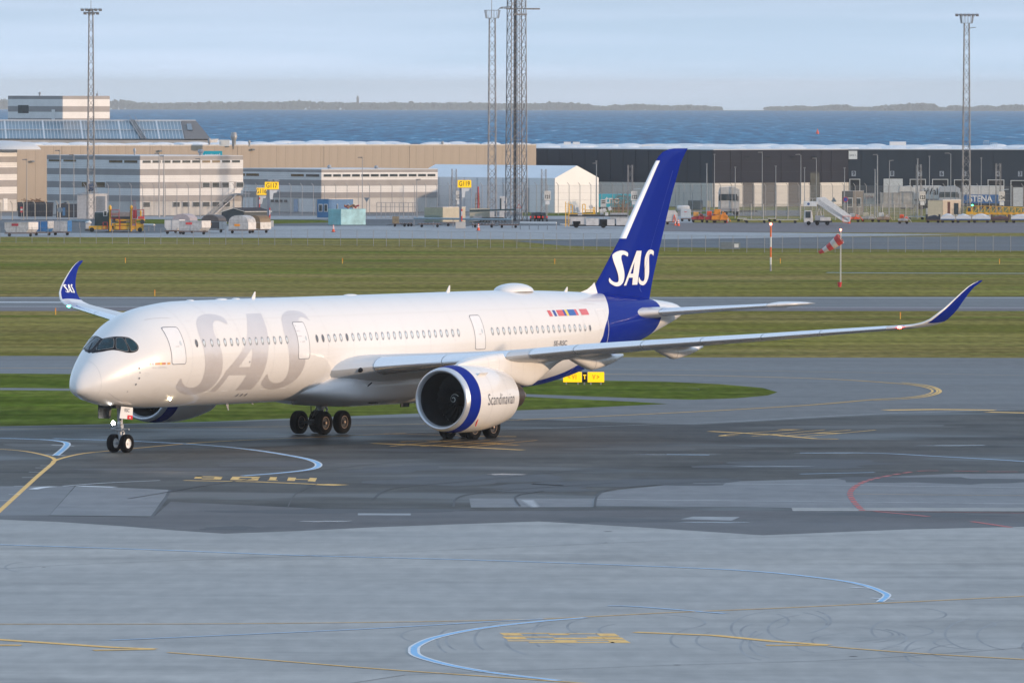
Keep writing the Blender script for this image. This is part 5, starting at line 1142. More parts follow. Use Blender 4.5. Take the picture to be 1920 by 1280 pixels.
# --- tent hall
ta, tb_, tl_ = P2(1040,1500), P2(1122,1508), P2(775,1525)
ze, zr = ZV(334,1500), ZV(310.5,1504)
TN = thing('tent_hall', 'white fabric tent hall with a pointed gable beside the dark warehouse', 'building', ta)
bk = tl_-ta; tr = (ta+tb_)/2
mb = MB(); ring = lambda o: [ta+o, tb_+o, tb_+o+Vector((0,0,ze)), tr+o+Vector((0,0,zr)), ta+o+Vector((0,0,ze))]
mb.loft([ring(Vector((0,0,0))), ring(bk)]); mb.build('fabric_shell', B_TENT, TN, world=True)
for k in range(12):
    o = bk*(k/11.0); mb = MB(); mb.path([ta+o+Vector((-.05,-.05,0)), ta+o+Vector((-.05,-.05,ze))], .06, 4); mb.build('tent_frame', mat('tent_seam', (.5,.51,.53)), TN, world=True)
panel('door', TN, mat('tent_door', (.34,.36,.38)), tl_, ta, frac(tl_,ta,984), frac(tl_,ta,992), 0, 4.2, .1, .08)
# ================================================================== trucks and trailers behind the fence
def wheels(mb, xs, y0, y1, r, w=.3):
    for x in xs:
        for y in (y0, y1): mb.rev([(y-w/2,.02),(y-w/2,r*.9),(y-w*.3,r),(y+w*.3,r),(y+w/2,r*.9),(y+w/2,.02)], (x,0,r), 'y', 14)
    return mb
def semi(name, label, u0, u1, D, vt, vb, m, lower=None, txt=None, tm=None, tsize=1.2, tpos=.3, rz=0, cat='trailer'):
    a = P2(u0, D); b = P2(u1, D); zt, zb_ = ZV(vt, D), ZV(vb, D); L_ = (b-a).length
    root = thing(name, label, cat, a)
    mb = MB(); mb.box(0,L_,0,2.5,zb_,zt); mb.build('trailer_body', m, root, bevel=.04)
    for i in range(1, int(L_/2.2)): 
        mb = MB(); mb.box(i*2.2-.02,i*2.2+.02,-.03,0,zb_,zt); mb.build('side_rib', m, root)
    if lower: mb = MB(); mb.box(0,L_,-.03,0,zb_,zb_+(zt-zb_)*lower[1]); mb.build('side_band', lower[0], root)
    mb = MB(); mb.box(.2,L_-.2,.3,2.2,zb_-.35,zb_); mb.build('chassis', M_DGEAR, root)
    mb = MB(); wheels(mb, [L_-1.2, L_-2.5, L_-3.8, 1.6], .3, 2.2, .5); mb.build('wheel', M_TYRE, root)
    if txt: text(txt, 'lettering', tm, root, Matrix.Translation((L_*tpos,-.05,zb_+(zt-zb_)*(.55 if not lower else lower[1]*.5))) @ Matrix.Rotation(pi/2,4,'X'), tsize, .9, .03)
    return root
semi('box_trailer', 'turquoise trailer with white letters standing in front of the tent hall', 1100, 1192, 1545, 363.5, 388, M_TEAL, None, 'tno', mat('letter_white', (.85,.85,.85)), 2.0, .52)
semi('box_trailer', 'dark blue grey trailer left of the turquoise trailer', 1055, 1099, 1543, 364.5, 388, mat('tarp_slate', (.10,.13,.18), .6))
semi('box_trailer', 'white trailer with large black letters and a red triangle near the docks', 1712, 1765, 1556, 347, 372, mat('trailer_white', (.62,.62,.61), .4), None, 'Wal', mat('letter_black', (.02,.02,.02)), 1.7, .62)
semi('box_trailer', 'white over blue trailer lettered STENA below dock number 4', 1806, 1882, 1552, 347, 380, mat('trailer_white', (.62,.62,.61), .4), (mat('stena_blue', (.01,.11,.34), .4), .5), 'STENA', mat('letter_white', (.85,.85,.85)), 1.5, .42)
def cab(label, u0, u1, D, vt, m, glass=B_WIN):
    a = P2(u0, D); b = P2(u1, D); zt = ZV(vt, D); w = (b-a).length
    root = thing('truck', label, 'truck', a)
    mb = MB(); mb.loft([[(0,y,.7),(w,y,.7),(w,y,zt-.5),(w*.75,y,zt),(.2,y,zt*.96),(0,y,zt*.8)] for y in (0,2.4)]); mb.build('cab', m, root, bevel=.05)
    mb = MB(); mb.box(.1,w*.88,-.04,0,zt*.52,zt*.74); mb.build('windscreen', glass, root)
    mb = MB(); mb.box(.1,w*.9,-.06,0,.7,1.2); mb.build('bumper', B_POST, root)
    mb = MB(); wheels(mb, [w*.3, w*.85], .3, 2.1, .5); mb.build('wheel', M_TYRE, root)
    mb = MB(); mb.box(.2,w+3,.5,1.9,.6,.9); mb.build('chassis', M_DGEAR, root)
    for s in (.0, w*.9): mb = MB(); mb.box(s,s+.15,-.3,-.1,zt*.5,zt*.68); mb.build('mirror', M_DGEAR, root)
    return root
cab('white truck cab with dark windscreen beside the white roller door', 1684, 1714, 1553, 347, M_WHE)
cab('grey truck cab in front of the trailer lettered STENA', 1760, 1800, 1548, 347, mat('cab_grey', (.40,.43,.48), .4))
cab('tall white truck cab parked behind the orange ground equipment', 1347, 1386, 1470, 349, M_WHE)
# ================================================================== cabins, containers, huts
def box_cabin(name, label, cat, u0, u1, D, vt, m, side_m=None, turn=.35, ribs=0, depth=2.4, vb=None):
    """a container seen over its corner: long face u0..us, end face us..u1"""
    us = u0 + (u1-u0)*(1-turn); h_ = ZV(vt, D); a = P2(u0, D); c = P2(us, D); zb_ = 0 if vb is None else ZV(vb, D)
    L_ = (c-a).length; e = P2(u1, D+depth)
    root = thing(name, label, cat, a)
    A0, C0, E0 = Vector((0,0,0)), c-a, e-a; F0 = A0+(E0-C0)
    mb = MB(); mb.loft([[Vector((q.x,q.y,z)) for q in (A0,C0,E0,F0)] for z in (zb_, h_)]); mb.build('shell', m, root, bevel=.03)
    if side_m: mb = MB(); t_ = (E0-C0); n_ = Vector((t_.y,-t_.x,0)).normalized()*.03; mb.quad(*[q+n_ for q in (C0+Vector((0,0,zb_)), E0+Vector((0,0,zb_)), E0+Vector((0,0,h_)), C0+Vector((0,0,h_)))]); mb.build('end_wall', side_m, root)
    for i in range(ribs): mb = MB(); x = L_*(i+.5)/ribs; mb.box(x-.05,x+.05,-.05,0,zb_+.1,h_-.1); mb.build('rib', m, root)
    mb = MB(); mb.loft([[Vector((q.x,q.y,z)) for q in (A0+Vector((-.06,-.06,0)),C0+Vector((0,-.06,0)),E0+Vector((.06,0,0)),F0)] for z in (h_+.005, h_+.09)]); mb.build('roof', B_MET if m is not M_CYAN else M_CYAN, root)
    return root
cy = box_cabin('shipping_container', 'weathered cyan shipping container with scrap on its roof', 'container', 615, 685, 1362, 393.5, M_CYAN, mat('container_cyan_light', (.30,.55,.62), .6, var=.2, scale=1), .66, 8)
cy2 = thing('scrap_pile', 'brown rusty scrap lying on top of the cyan container', 'scrap', P2(655,1364)+Vector((0,0,ZV(392.5,1362))))
rnd = random.Random(2)
for i in range(12):
    mb = MB(); x = rnd.uniform(-1.1,1.1); mb.tube((x,rnd.uniform(-.3,.6),.12+.3*rnd.random()),(x+rnd.uniform(-.7,.7),.2,.15+.5*rnd.random()), .09+.05*rnd.random(), n=6); mb.build('scrap_piece', M_WOOD if i % 3 else M_REDE, cy2)
bc = box_cabin('site_cabin', 'bright blue site cabin with white framed windows', 'cabin', 594, 662, 1440, 374.5, M_BLUEB, None, .68, 0)
for u in (600,610,629,650):
    x = XU(u,1438)-bc.location.x; D_ = (0 if u < 615 else .2 + (u-615)/47*2.4); mb = MB(); mb.box(x-.32,x+.32,D_-.12,D_-.05,.95,2.2); w_ = mb.build('window', B_FRAME, bc); mb = MB(); mb.box(x-.23,x+.23,D_-.15,D_-.12,1.05,2.1); mb.build('pane', B_WIN, w_)
box_cabin('equipment_container', 'olive green and cream equipment container behind the stand barrier', 'container', 795, 872, 1395, 389.5, M_OLIVE, M_CREAM, .55, 11)
box_cabin('equipment_container', 'dark teal ribbed container left of the yellow loader', 'container', 177, 204, 1325, 399.5, M_GREEND, None, .1, 7)
mb = None
sk = thing('waste_skip', 'large navy open skip heaped with waste timber', 'skip', P2(32,1440)); w = XU(99,1440)-XU(32,1440)
mb = MB(); mb.loft([[(0.15,0,.1),(w-.15,0,.1),(w-.15,2.3,.1),(.15,2.3,.1)],[(0,-.1,2.4),(w,-.1,2.4),(w,2.4,2.4),(0,2.4,2.4)]]); mb.build('skip_body', M_NAVYC, sk, world=False)
for i in range(9): mb = MB(); x = w*(i+.5)/9; mb.box(x-.06,x+.06,-.14,-.02,.3,2.3); mb.build('rib', M_NAVYC, sk)
rnd = random.Random(9)
for i in range(26):
    mb = MB(); x = .9+rnd.random()*(w-2.2); y = .3+rnd.random()*1.6; hgt = 2.4+.55*math.exp(-((x-w*.45)/1.6)**2)*rnd.random()
    mb.obox((x,y,hgt), Vector((rnd.uniform(.4,.8),rnd.uniform(-.2,.2),rnd.uniform(-.3,.3))), (0,.08,0), (0,0,.04)); mb.build('timber', M_WOOD, sk)
sk2 = thing('waste_compactor', 'navy waste compactor beside the timber skip', 'compactor', P2(105,1436)); w = XU(145,1436)-XU(105,1436)
mb = MB(); mb.loft([[(0,y,0),(w,y,0),(w,y,2.2),(w*.5,y,2.2),(w*.45,y,2.5),(0,y,2.0)] for y in (0,2.2)]); mb.build('body', M_NAVYC, sk2)
mb = MB(); mb.box(w*.3,w*.42,-.1,0,.3,1.6); mb.build('control_panel', M_BLUEB, sk2)
tb = box_cabin('radar_cabin', 'tall grey equipment cabin with louvred front under the lattice mast', 'cabin', 144, 201, 1425, 366, mat('cabin_grey', (.42,.42,.43), .7), None, .6, 0, 3)
mb = MB(); mb.box(2.3,4.5,1.1,1.2,.9,3.6); mb.build('louvre', B_MET, tb)
mb = MB(); 
for k in range(9): mb.box(2.35,4.45,1.0,1.12,1.0+k*.28,1.12+k*.28)
mb.build('louvre_slats', B_MET, tb)
dsh = thing('dish_antenna', 'dark round antenna dish on the grey cabin roof', 'antenna', P2(169,1424)+Vector((0,0,ZV(364,1424))))
mb = MB(); mb.rev([(-.3,.02),(-.28,.35),(-.1,.62),(.05,.68)], (0,0,.95), 'y', 20); mb.build('dish', mat('dish_blue', (.02,.05,.12), .5), dsh, smooth=True)
mb = MB(); mb.tube((0,0,0),(0,0,.6), .08, n=6); mb.path([(-1.3,0,.1),(1.3,0,.1)], .06); mb.path([(-1.3,0,.1),(-1.3,0,-.1)], .05); mb.tube((-.25,0,1.2),(-.25,0,2.2), .14, n=8); mb.build('mount', B_MET, dsh)
hut = thing('low_hut', 'dark hut with a low pitched black roof behind the dome containers', 'hut', P2(415,1385))
w, w1 = XU(505,1385)-XU(415,1385), XU(457,1385)-XU(415,1385); he, hr = ZV(398.5,1385), ZV(391.5,1388)
mb = MB(); fr = [Vector((0,0,0)),Vector((w1,0,0)),Vector((w1,0,he)),Vector((w1*.52,0,hr)),Vector((0,0,he))]; mb.loft([fr, [q+Vector((w-w1,3.5,0)) for q in fr]]); mb.build('wall', mat('hut_navy', (.02,.035,.055), .6), hut)
mb = MB(); o = Vector((w-w1+.15,3.55,0)); ra, rb = Vector((w1*.52,-.12,hr+.05)), Vector((w1+.15,-.12,he+.0))
mb.loft([[ra, rb, rb+Vector((0,0,.09)), ra+Vector((0,0,.09))],[ra+o, rb+o, rb+o+Vector((0,0,.09)), ra+o+Vector((0,0,.09))]]); mb.build('roof', mat('roof_black', (.03,.03,.04), .8), hut)
mb = MB(); mb.path([Vector((-.1,-.15,he)), Vector((w1*.52,-.15,hr+.08)), Vector((w1+.12,-.15,he+.05)), Vector((w1+.12,-.15,he+.05))+o], .06, 4); mb.build('fascia', B_FRAME, hut)
cb = box_cabin('site_cabin', 'dark grey cabin with pale framed windows behind the boarding stairs', 'cabin', 1578, 1619, 1480, 358, mat('cabin_slate', (.07,.075,.08), .7), mat('cabin_taupe', (.13,.12,.11), .7), .5, 0)
for u in (1594,1610): x = XU(u,1478)-cb.location.x; dy = -.12 if u < 1600 else .9; mb = MB(); mb.box(x-.5,x+.5,dy-.1,dy-.04,1.3,2.9); w_ = mb.build('window', B_FRAME, cb); mb = MB(); mb.box(x-.36,x+.36,dy-.13,dy-.1,1.45,2.75); mb.build('pane', B_WIN, w_)
oc = box_cabin('office_container', 'cream cabin with brown door beside the baggage train', 'cabin', 1739, 1801, 1425, 374.5, M_CREAM, mat('cabin_cream_dark', (.42,.36,.30)), .55, 0)
for u, m, h_ in ((1778,mat('door_brown', (.16,.07,.06)),2.2),(1794,B_WIN,2.0)):
    x = XU(u,1424)-oc.location.x; mb = MB(); mb.box(x-.35,x+.35,.6 if u < 1790 else 1.4,.7 if u < 1790 else 1.5,.7,.7+h_); mb.build('door' if u < 1790 else 'window', m, oc)
for (u0, u1, vt, vb, D, lab) in ((1650,1712,360,388,1470,'dirty white printed canvas banner on a frame behind the cargo carts'),(1619,1640,361,386,1472,'small white printed banner between the cabin and the large banner')):
    a = P2(u0, D); w = XU(u1,D)-XU(u0,D); r = thing('canvas_banner', lab, 'banner', a); zt, zb_ = ZV(vt,D), ZV(vb,D)
    mb = MB(); mb.box(.05,w-.05,-.05,0,zb_,zt); mb.build('canvas', mat('canvas_dirty', (.48,.45,.42), .8, var=.3, scale=1.2), r)
    for x in (0, w): mb = MB(); mb.box(x-.06,x+.06,0,.12,0,zt+.1); mb.build('post', B_POST, r)
    if u1-u0 < 30: text('ROA', 'print', mat('print_red', (.25,.08,.07)), r, Matrix.Translation((w/2,-.08,zt-.7)) @ Matrix.Rotation(pi/2,4,'X'), .7, .9)
# ================================================================== masts, poles, signs
M_MAST = mat('mast_steel', (.25,.25,.26), .6, .2, var=.2, scale=1)
M_LITE = mat('lamp_housing', (.20,.20,.21), .5)
def lattice(label, u, D, ztop, w0, w1, bay, r=.06, group=None, yaw=.35, name='lattice_mast', brace=.045):
    root = thing(name, label, 'mast', P2(u, D), yaw, group)
    sg = ((1,1),(1,-1),(-1,-1),(-1,1))
    for a, b in sg:
        mb = MB(); mb.tube((a*w0/2,b*w0/2,0),(a*w1/2,b*w1/2,ztop), r, r*.8, 5); mb.build('leg', M_MAST, root)
    n = max(2, int(ztop/bay)); mb = MB()
    for i in range(n):
        z0, z1 = ztop*i/n, ztop*(i+1)/n; a0 = (w0+(w1-w0)*i/n)/2; a1 = (w0+(w1-w0)*(i+1)/n)/2
        for j in range(4):
            p, q = sg[j], sg[(j+1) % 4]
            if (i+j) % 2: p, q = q, p
            mb.tube((p[0]*a0,p[1]*a0,z0),(q[0]*a1,q[1]*a1,z1), brace, n=4)
            if w0 > 1.9: mb.tube((q[0]*a0,q[1]*a0,z0),(p[0]*a1,p[1]*a1,z1), brace, n=4)
            if i % 2 == 0: mb.tube((p[0]*a0,p[1]*a0,z0),(q[0]*a0,q[1]*a0,z0), brace, n=4)
    tag(mb.build('bracing', M_MAST, root), kind='stuff')
    return root
def basket(root, z, w, arms=True, h=1.2):
    mb = MB(); mb.box(-w*.42,w*.42,-w*.42,w*.42,z-.08,z)
    for a in (-1, 1):
        for k in range(-2, 3): mb.tube((k*w*.21,a*w*.42,z),(k*w*.25,a*w*.5,z+h), .04, n=4); mb.tube((a*w*.42,k*w*.21,z),(a*w*.5,k*w*.25,z+h), .04, n=4)
        mb.tube((-w/2,a*w/2,z+h),(w/2,a*w/2,z+h), .05, n=4); mb.tube((a*w/2,-w/2,z+h),(a*w/2,w/2,z+h), .05, n=4)
    mb.build('service_basket', B_MET, root)
def floods(root, z, w, n):
    mb = MB(); mb.tube((-w/2,0,z),(w/2,0,z), .07, n=5); mb.build('crossarm', M_MAST, root)
    for i in range(n): x = -w/2 + w*i/(n-1); mb = MB(); mb.obox((x,-.3,z-.1),(.24,0,0),(0,.22,.08),(0,-.05,.14)); mb.build('floodlight', M_LITE, root)
L1 = lattice('tall lattice floodlight mast rising through the grey cabin at far left', 170, 1418, ZV(20,1418), 1.15, .62, 1.25, .07, yaw=.2)
floods(L1, ZV(19,1418), 2.9, 5); floods(L1, ZV(22,1418)-.3, 2.0, 4); mb = MB(); mb.tube((0,0,ZV(20,1418)),(0,0,ZV(-2,1418)), .04, n=5); mb.build('aerial', M_MAST, L1)
L2 = lattice('slim lattice mast with a wire service basket left of the wide lattice tower', 922, 1452, ZV(34,1452), 1.30, .95, 1.15, .07, yaw=.15)
basket(L2, ZV(34,1452), 2.3, h=1.25); mb = MB(); zz = ZV(34,1452)
mb.path([(.9,0,zz+1.3),(1.5,0,zz+1.75),(3.3,0,zz+1.9)], .06, 5); mb.tube((-.1,0,zz),(-.1,0,zz+3.2), .05, n=5); mb.build('outrigger', M_MAST, L2)
for k in range(3): mb = MB(); mb.obox((1.5+.7*k,0,zz+1.6),(.28,0,0),(0,.2,0),(0,0,.1)); mb.build('floodlight', M_LITE, L2)
L3 = lattice('wide dark lattice tower running out of the top of the picture', 967.5, 1405, 36.5, 2.75, 2.35, 2.1, .10, yaw=.30, brace=.05)
mb = MB(); mb.box(-.42,-.02,-.2,.2,0,36.5); 
lt = []
mb.build('cable_ladder', mat('cable_dark', (.07,.075,.085), .7), L3)
for x in (.22, .55): mb = MB(); mb.tube((x,0,0),(x,0,36.5), .05, n=5); mb.build('ladder_rail', M_MAST, L3)
mb = MB()
for k in range(60): mb.tube((.22,0,.6*k+.3),(.55,0,.6*k+.3), .025, n=4)
tag(mb.build('ladder_rung', M_MAST, L3), kind='stuff')
zf = ZV(14,1405); mb = MB(); mb.tube((-1.9,-.6,zf-.2),(3.4,-.6,zf-.2), .07, n=5); mb.build('crossarm', M_MAST, L3)
for x in (-1.7,-1.2,1.6,2.2,2.8,3.3): mb = MB(); mb.obox((x,-.9,zf-.25),(.25,0,0),(0,.2,0),(0,0,.12)); mb.build('floodlight', M_LITE, L3)
mb = MB(); mb.box(-.9,1.3,-1.4,-.9,ZV(29,1405),ZV(26,1405)); mb.build('antenna_box', M_LITE, L3)
L4 = lattice('tall lattice floodlight mast standing over the yellow conveyor at far right', 1811, 1430, ZV(42,1430), 1.25, .80, 1.15, .07, yaw=.1)
floods(L4, ZV(26,1430), 3.3, 6); basket(L4, ZV(42,1430), 2.0, h=1.2); mb = MB(); mb.tube((.3,0,ZV(52,1430)),(1.5,0,ZV(50,1430)), .06, n=5); mb.build('outrigger', M_MAST, L4)
M_BOARD = mat('board_white', (.62,.61,.58), .5)
M_LBLK = mat('letter_black', (.02,.02,.02))
Rx = Matrix.Rotation(pi/2, 4, 'X')
for (u, D, num, su, up), lab_ in zip(((851,1432,'120',857,317),(1019,1440,'121',1023,317),(1181,1445,'122',1186,309),(1722,1450,'123',1727,307),(1871,1450,'124',1876,305)), ('lattice post with stand board 120 just left of sign G119','lattice post with stand board 121 right of the wide tower','lattice post with stand board 122 touching the fin edge','lattice post with stand board 123 before dock seven','lattice post with stand board 124 before the blue lettered trailer')):
    m_ = lattice(lab_, u, D, ZV(up, D), .78, .70, .7, .05, 'lattice posts with stand number boards', .2, 'stand_post', .022)
    x = XU(su+1, D-3)-m_.location.x; zc, z1 = ZV(367, D-3), ZV(357.5, D-3)
    mb = MB(); mb.box(x-.52,x+.52,-1.0,-.9,zc-.75,zc+.75); bo = mb.build('stand_board', M_BOARD, m_)
    text(num, 'lettering', M_LBLK, bo, Matrix.Translation((x,-1.02,zc-.22)) @ Rx, .85, .78, .03)
    for k in range(3): mb = MB(); mb.box(x-.36,x+.36,-1.02,-1.0,zc+.28+.13*k,zc+.32+.13*k); mb.build('small_print', B_POST, bo)
    mb = MB(); mb.tube((x-.1,-.9,zc+1.05),(x+1.05,-1.4,zc+1.15), .06, n=5); mb.tube((0,0,zc+.6),(x,-.95,zc+.6), .05, n=4); mb.build('lamp_bracket', B_FRAME, m_)
    mb = MB(); mb.box(x-.35,x+.35,-1.0,-.93,zc-1.45,zc-.85); mb.build('arrow_plate', B_FRAME, m_)
# --- street light style poles
def pole(u, vt, D, arm=0, th=.09, desc='', m=None, head=True):
    h_ = ZV(vt, D); r = thing('light_pole', desc, 'pole', P2(u, D), 0, 'light poles along the airport fence')
    mb = MB(); mb.tube((0,0,0),(0,0,h_), th, th*.6, 7); mb.build('pole', m or B_MET, r, smooth=True)
    if head:
        mb = MB(); 
        if arm: mb.tube((0,0,h_-.05),(arm,0,h_+.1), .05, n=5); mb.obox((arm,0,h_+.1),(.38,0,.02),(0,.15,0),(0,0,.07))
        else: mb.box(-.16,.16,-.16,.16,h_-.02,h_+.18)
        mb.build('lamp_head', M_LITE, r)
    return r
PL = [(50,302,1415,-.35,'slim pole in front of the beige wall at far left'),(112,285,1425,-.4,'thick wooden coloured pole left of the lattice mast'),(138,293,1428,-.4,'pole with short crossarm just left of the lattice mast'),
 (298,290,1440,-.4,'left pole of the close pair before the striped block'),(307,295,1442,-.4,'right pole of the close pair before the striped block'),(375,300,1430,-.4,'tall slim pole before the outside stair'),
 (679,297,1420,-.35,'tall slim lamp post above the cyan container'),(781,338,1425,.25,'camera pole at the right end of the low striped building'),(1118,307,1480,-.3,'slim lamp post beside the tent gable'),
 (1324.6,308,1440,0,'thick pole just right of the tail fin'),(1339,290,1500,0,'faint pole at the edge of the grey warehouse wall'),(1378,314,1438,0,'pole right of the tall truck cab'),(1428.6,286,1455,-.3,'lamp post left of the windsock'),
 (1454,312,1440,0,'short pole between two pale wall panels'),(1501,290,1450,-.5,'lamp post left of the boarding stairs'),(1508,315,1438,0,'thin pole directly behind the boarding stairs'),(1530,297,1470,-.3,'twin camera pole by the tall dark opening'),
 (1583,315,1440,0,'pole in front of the dark cabin'),(1640,318,1440,0,'thick pole left of the roller door'),(1644.5,290,1450,-.35,'lamp post touching the thick pole left of the roller door'),(1667,301,1445,.3,'pole in front of dock number 8'),
 (1720,298,1442,0,'stout pole in front of dock number 7'),(1742,293,1450,0,'pole between docks 7 and 6'),(1782,287,1446,-.6,'lamp post between docks 6 and 5'),(1839,296,1445,0,'pole right of the far right lattice mast'),
 (1117.5,303,1495,0,'thin rod at the tent corner'),(1199,0,0,0,'')]
for u, vt, D, arm, desc in PL:
    if D: pole(u, vt, D, arm, .13 if 'thick' in desc or 'stout' in desc or 'pair' in desc else .08, desc, mat('pole_pale', (.40,.38,.36)) if u < 400 else None)
for (u, v0, v1) in ((1530,309,313),(1530,298,301)):
    pass
# --- gate signs
def gate_sign(txt, u0, u1, v0, v1, D, vb, label, pole_u, mcol=None):
    r = thing('gate_sign', label, 'sign', P2(pole_u, D), 0, 'yellow gate number signs')
    x0, x1, z0, z1 = XU(u0,D)-r.location.x, XU(u1,D)-r.location.x, ZV(v1,D), ZV(v0,D)
    mb = MB(); mb.box(x0,x1,-.25,.25,z0,z1); bo = mb.build('sign_board', mat('sign_yellow', (.85,.50,.0), .4, emit=.55, var=.02), r, bevel=.03)
    text(txt, 'lettering', M_LBLK, bo, Matrix.Translation(((x0+x1)/2,-.27,(z0+z1)/2)) @ Rx, (z1-z0)*.92, .72, .01)
    mb = MB(); mb.box(-.19,.19,-.15,.15,.9,z0); mb.build('column', mat('column_blue_grey', (.17,.20,.25), .5), r)
    mb = MB(); mb.box(.12,.30,-.22,-.17,1.1,2.9); mb.build('warning_strip', mat('strip_red', (.75,.07,.05), .5), r)
    text('STAND', 'strip_print', mat('letter_white', (.85,.85,.85)), r, Matrix.Translation((.21,-.24,2.2)) @ Rx @ Matrix.Rotation(pi/2,4,'Z'), .22, 1, .02)
    mb = MB(); mb.box(-.75,.75,-.5,.5,0,.95); mb.build('concrete_foot', B_BASE, r, bevel=.03)
    mb = MB(); mb.box(x0+.5,x0+1.2,-.3,.3,z1+.22,z1+.3); mb.box(x1-.7,x1+.1,-.3,.3,z1+.22,z1+.3); mb.tube((x0+.9,0,z1),(x0+.9,0,z1+.25),.03,n=4); mb.tube((x1-.4,0,z1),(x1-.4,0,z1+.25),.03,n=4); mb.build('lamp_bracket', B_FRAME, r)
    mb = MB(); mb.loft([[(.15,y,z0-.1),(1.35,y,z0-.15),(1.2,y,z0-.5),(.75,y,z0-.55),(.6,y,z0-1.5),(.2,y,z0-1.5)] for y in (-.2,.2)]); mb.build('camera_arm', B_WHITE, r)
gate_sign('G119', 857.5, 883, 338, 352, 1330, 428, 'yellow sign G119 on a column behind an orange cone', 863)
gate_sign('G117', 496, 522, 342, 356, 1340, 428, 'front yellow sign G117 right of the dome containers', 503)
gate_sign('G116', 480, 499, 353, 366.5, 1470, 400, 'rear yellow sign G116 partly behind another sign', 484)
# --- airfield fence
def fence(name, label, pts, D_pts, hgt, sp, m, mesh_alpha, angled=False, wires=3, pr=.045, cat='fence'):
    P = [P2(u, D) for u, D in zip(pts, D_pts)]; root = thing(name, label, cat, P[0])
    pm_ = MB(); pm_.tube((0,0,0),(0,0,hgt), pr, n=5)
    if angled: pm_.tube((0,0,hgt),(-.32,-.1,hgt+.42), pr, n=5)
    o_ = pm_.build('post', m, None); me = o_.data; bpy.data.objects.remove(o_)
    for a, b in zip(P[:-1], P[1:]):
        n = max(1, round((b-a).length/sp))
        for i in range(n): inst(me, 'post', root, a.lerp(b, i/n) - root.location)
    mb = MB()
    for a, b in zip(P[:-1], P[1:]): mb.quad(a+Vector((0,.06,.1)), b+Vector((0,.06,.1)), b+Vector((0,.06,hgt)), a+Vector((0,.06,hgt)))
    mb.build('wire_mesh', mesh_alpha, root, world=True)
    for k in range(wires):
        z = .15 + (hgt-.2)*k/max(1, wires-1); mb = MB()
        for a, b in zip(P[:-1], P[1:]): mb.tube(a+Vector((0,0,z)), b+Vector((0,0,z)), .012, n=3)
        mb.build('line_wire', m, root, world=True)
    return root
def mesh_mat(name, col, amt):
    m = bpy.data.materials.new(name); m.use_nodes = True; nt = m.node_tree; b = nt.nodes['Principled BSDF']; b.inputs['Base Color'].default_value = col+(1,); b.inputs['Roughness'].default_value = .6
    t = nt.nodes.new('ShaderNodeTexCoord'); n = nt.nodes.new('ShaderNodeTexNoise'); n.inputs['Scale'].default_value = .4; nt.links.new(t.outputs['Object'], n.inputs['Vector'])
    mr = nt.nodes.new('ShaderNodeMapRange'); mr.inputs['To Min'].default_value = amt*.6; mr.inputs['To Max'].default_value = amt*1.4; nt.links.new(n.outputs[0], mr.inputs[0]); nt.links.new(mr.outputs[0], b.inputs['Alpha']); return m
MM1, MM2 = mesh_mat('chain_link', (.30,.31,.30), .05), mesh_mat('security_mesh', (.34,.34,.35), .16)
def Dv(v): return G(960, v).y
fence('airfield_fence', 'low chain link fence with thin posts across the grass', [-60,700,1400,1960], [Dv(456.5),Dv(462),Dv(473),Dv(470.5)], 2.15, 2.35, B_POST, MM1, pr=.032)
fence('security_fence', 'tall security fence with bent post tops before the striped buildings', [138,460,840], [1450,1455,1462], 5.0, 1.85, B_POST, mesh_mat('security_mesh_light', (.34,.34,.35), .05), True, 4, .05)
fence('security_fence', 'tall security fence with bent post tops before tent and warehouse', [842,1250,1330,1960], [1470,1475,1470,1468], 5.0, 1.85, B_POST, MM2, True, 5, .05)
fence('yard_fence', 'lower fence with bent post tops before the timber skip', [-20,150], [1405,1412], 2.6, 1.9, mat('post_tan', (.42,.38,.32)), MM1, True, 3, .07)
fence('depot_fence', 'low mesh fence with a fabric screen before the grey warehouse wall', [1385,1500,1720], [1420,1420,1422], 2.6, 1.9, B_MET, mesh_mat('screen', (.34,.33,.31), .35), False, 3)
# sliding gate right of the low striped building
gt = thing('vehicle_gate', 'grey barred vehicle gate before the low striped building', 'gate', P2(706,1428)); w = XU(782,1428)-XU(706,1428)
for x in [w*i/9 for i in range(10)]: mb = MB(); mb.box(x-.05,x+.05,-.05,.05,.1,2.6); mb.build('upright', B_POST, gt)
for z in (.15,1.9,2.6): mb = MB(); mb.box(0,w,-.04,.04,z-.04,z+.04); mb.build('rail', B_POST, gt)
# green verges behind the road
sheet('verge', [(215,411),(600,412.5),(640,417),(500,420),(215,420)], M_GREEN, .012); sheet('verge', [(980,395),(1230,394),(1400,398),(1240,404),(980,405)], M_GREEN, .012)
# steel barrier
def rail(label, u0, u1, D0, D1, m=None, hgt=.75, sp=3.0):
    a, b = P2(u0, D0), P2(u1, D1); r = thing('guard_rail', label, 'barrier', a)
    mb = MB(); mb.tube(a+Vector((0,0,hgt)), b+Vector((0,0,hgt)), .16, n=6); mb.build('beam', m or mat('rail_blue_grey', (.30,.38,.42), .4, .3), r, world=True)
    n = max(2, int((b-a).length/sp))
    for i in range(n+1): p = a.lerp(b, i/n); mb = MB(); mb.box(p.x-.06,p.x+.06,p.y-.05,p.y+.05,0,hgt); mb.build('post', B_POST, r, world=True)
rail('long blue grey steel barrier passing behind sign G119', 776, 960, 1345, 1335, hgt=1.25)
rail('pale barrier right of the wide lattice tower', 975, 1043, 1320, 1318, B_WHITE, 1.0, 1.3)
rail('barrier between the baggage containers and the loader', 130, 168, 1325, 1322, hgt=1.1); rail('short pale barrier right of the yellow loader', 268, 289, 1300, 1298, B_WHITE, .9, 1.2)
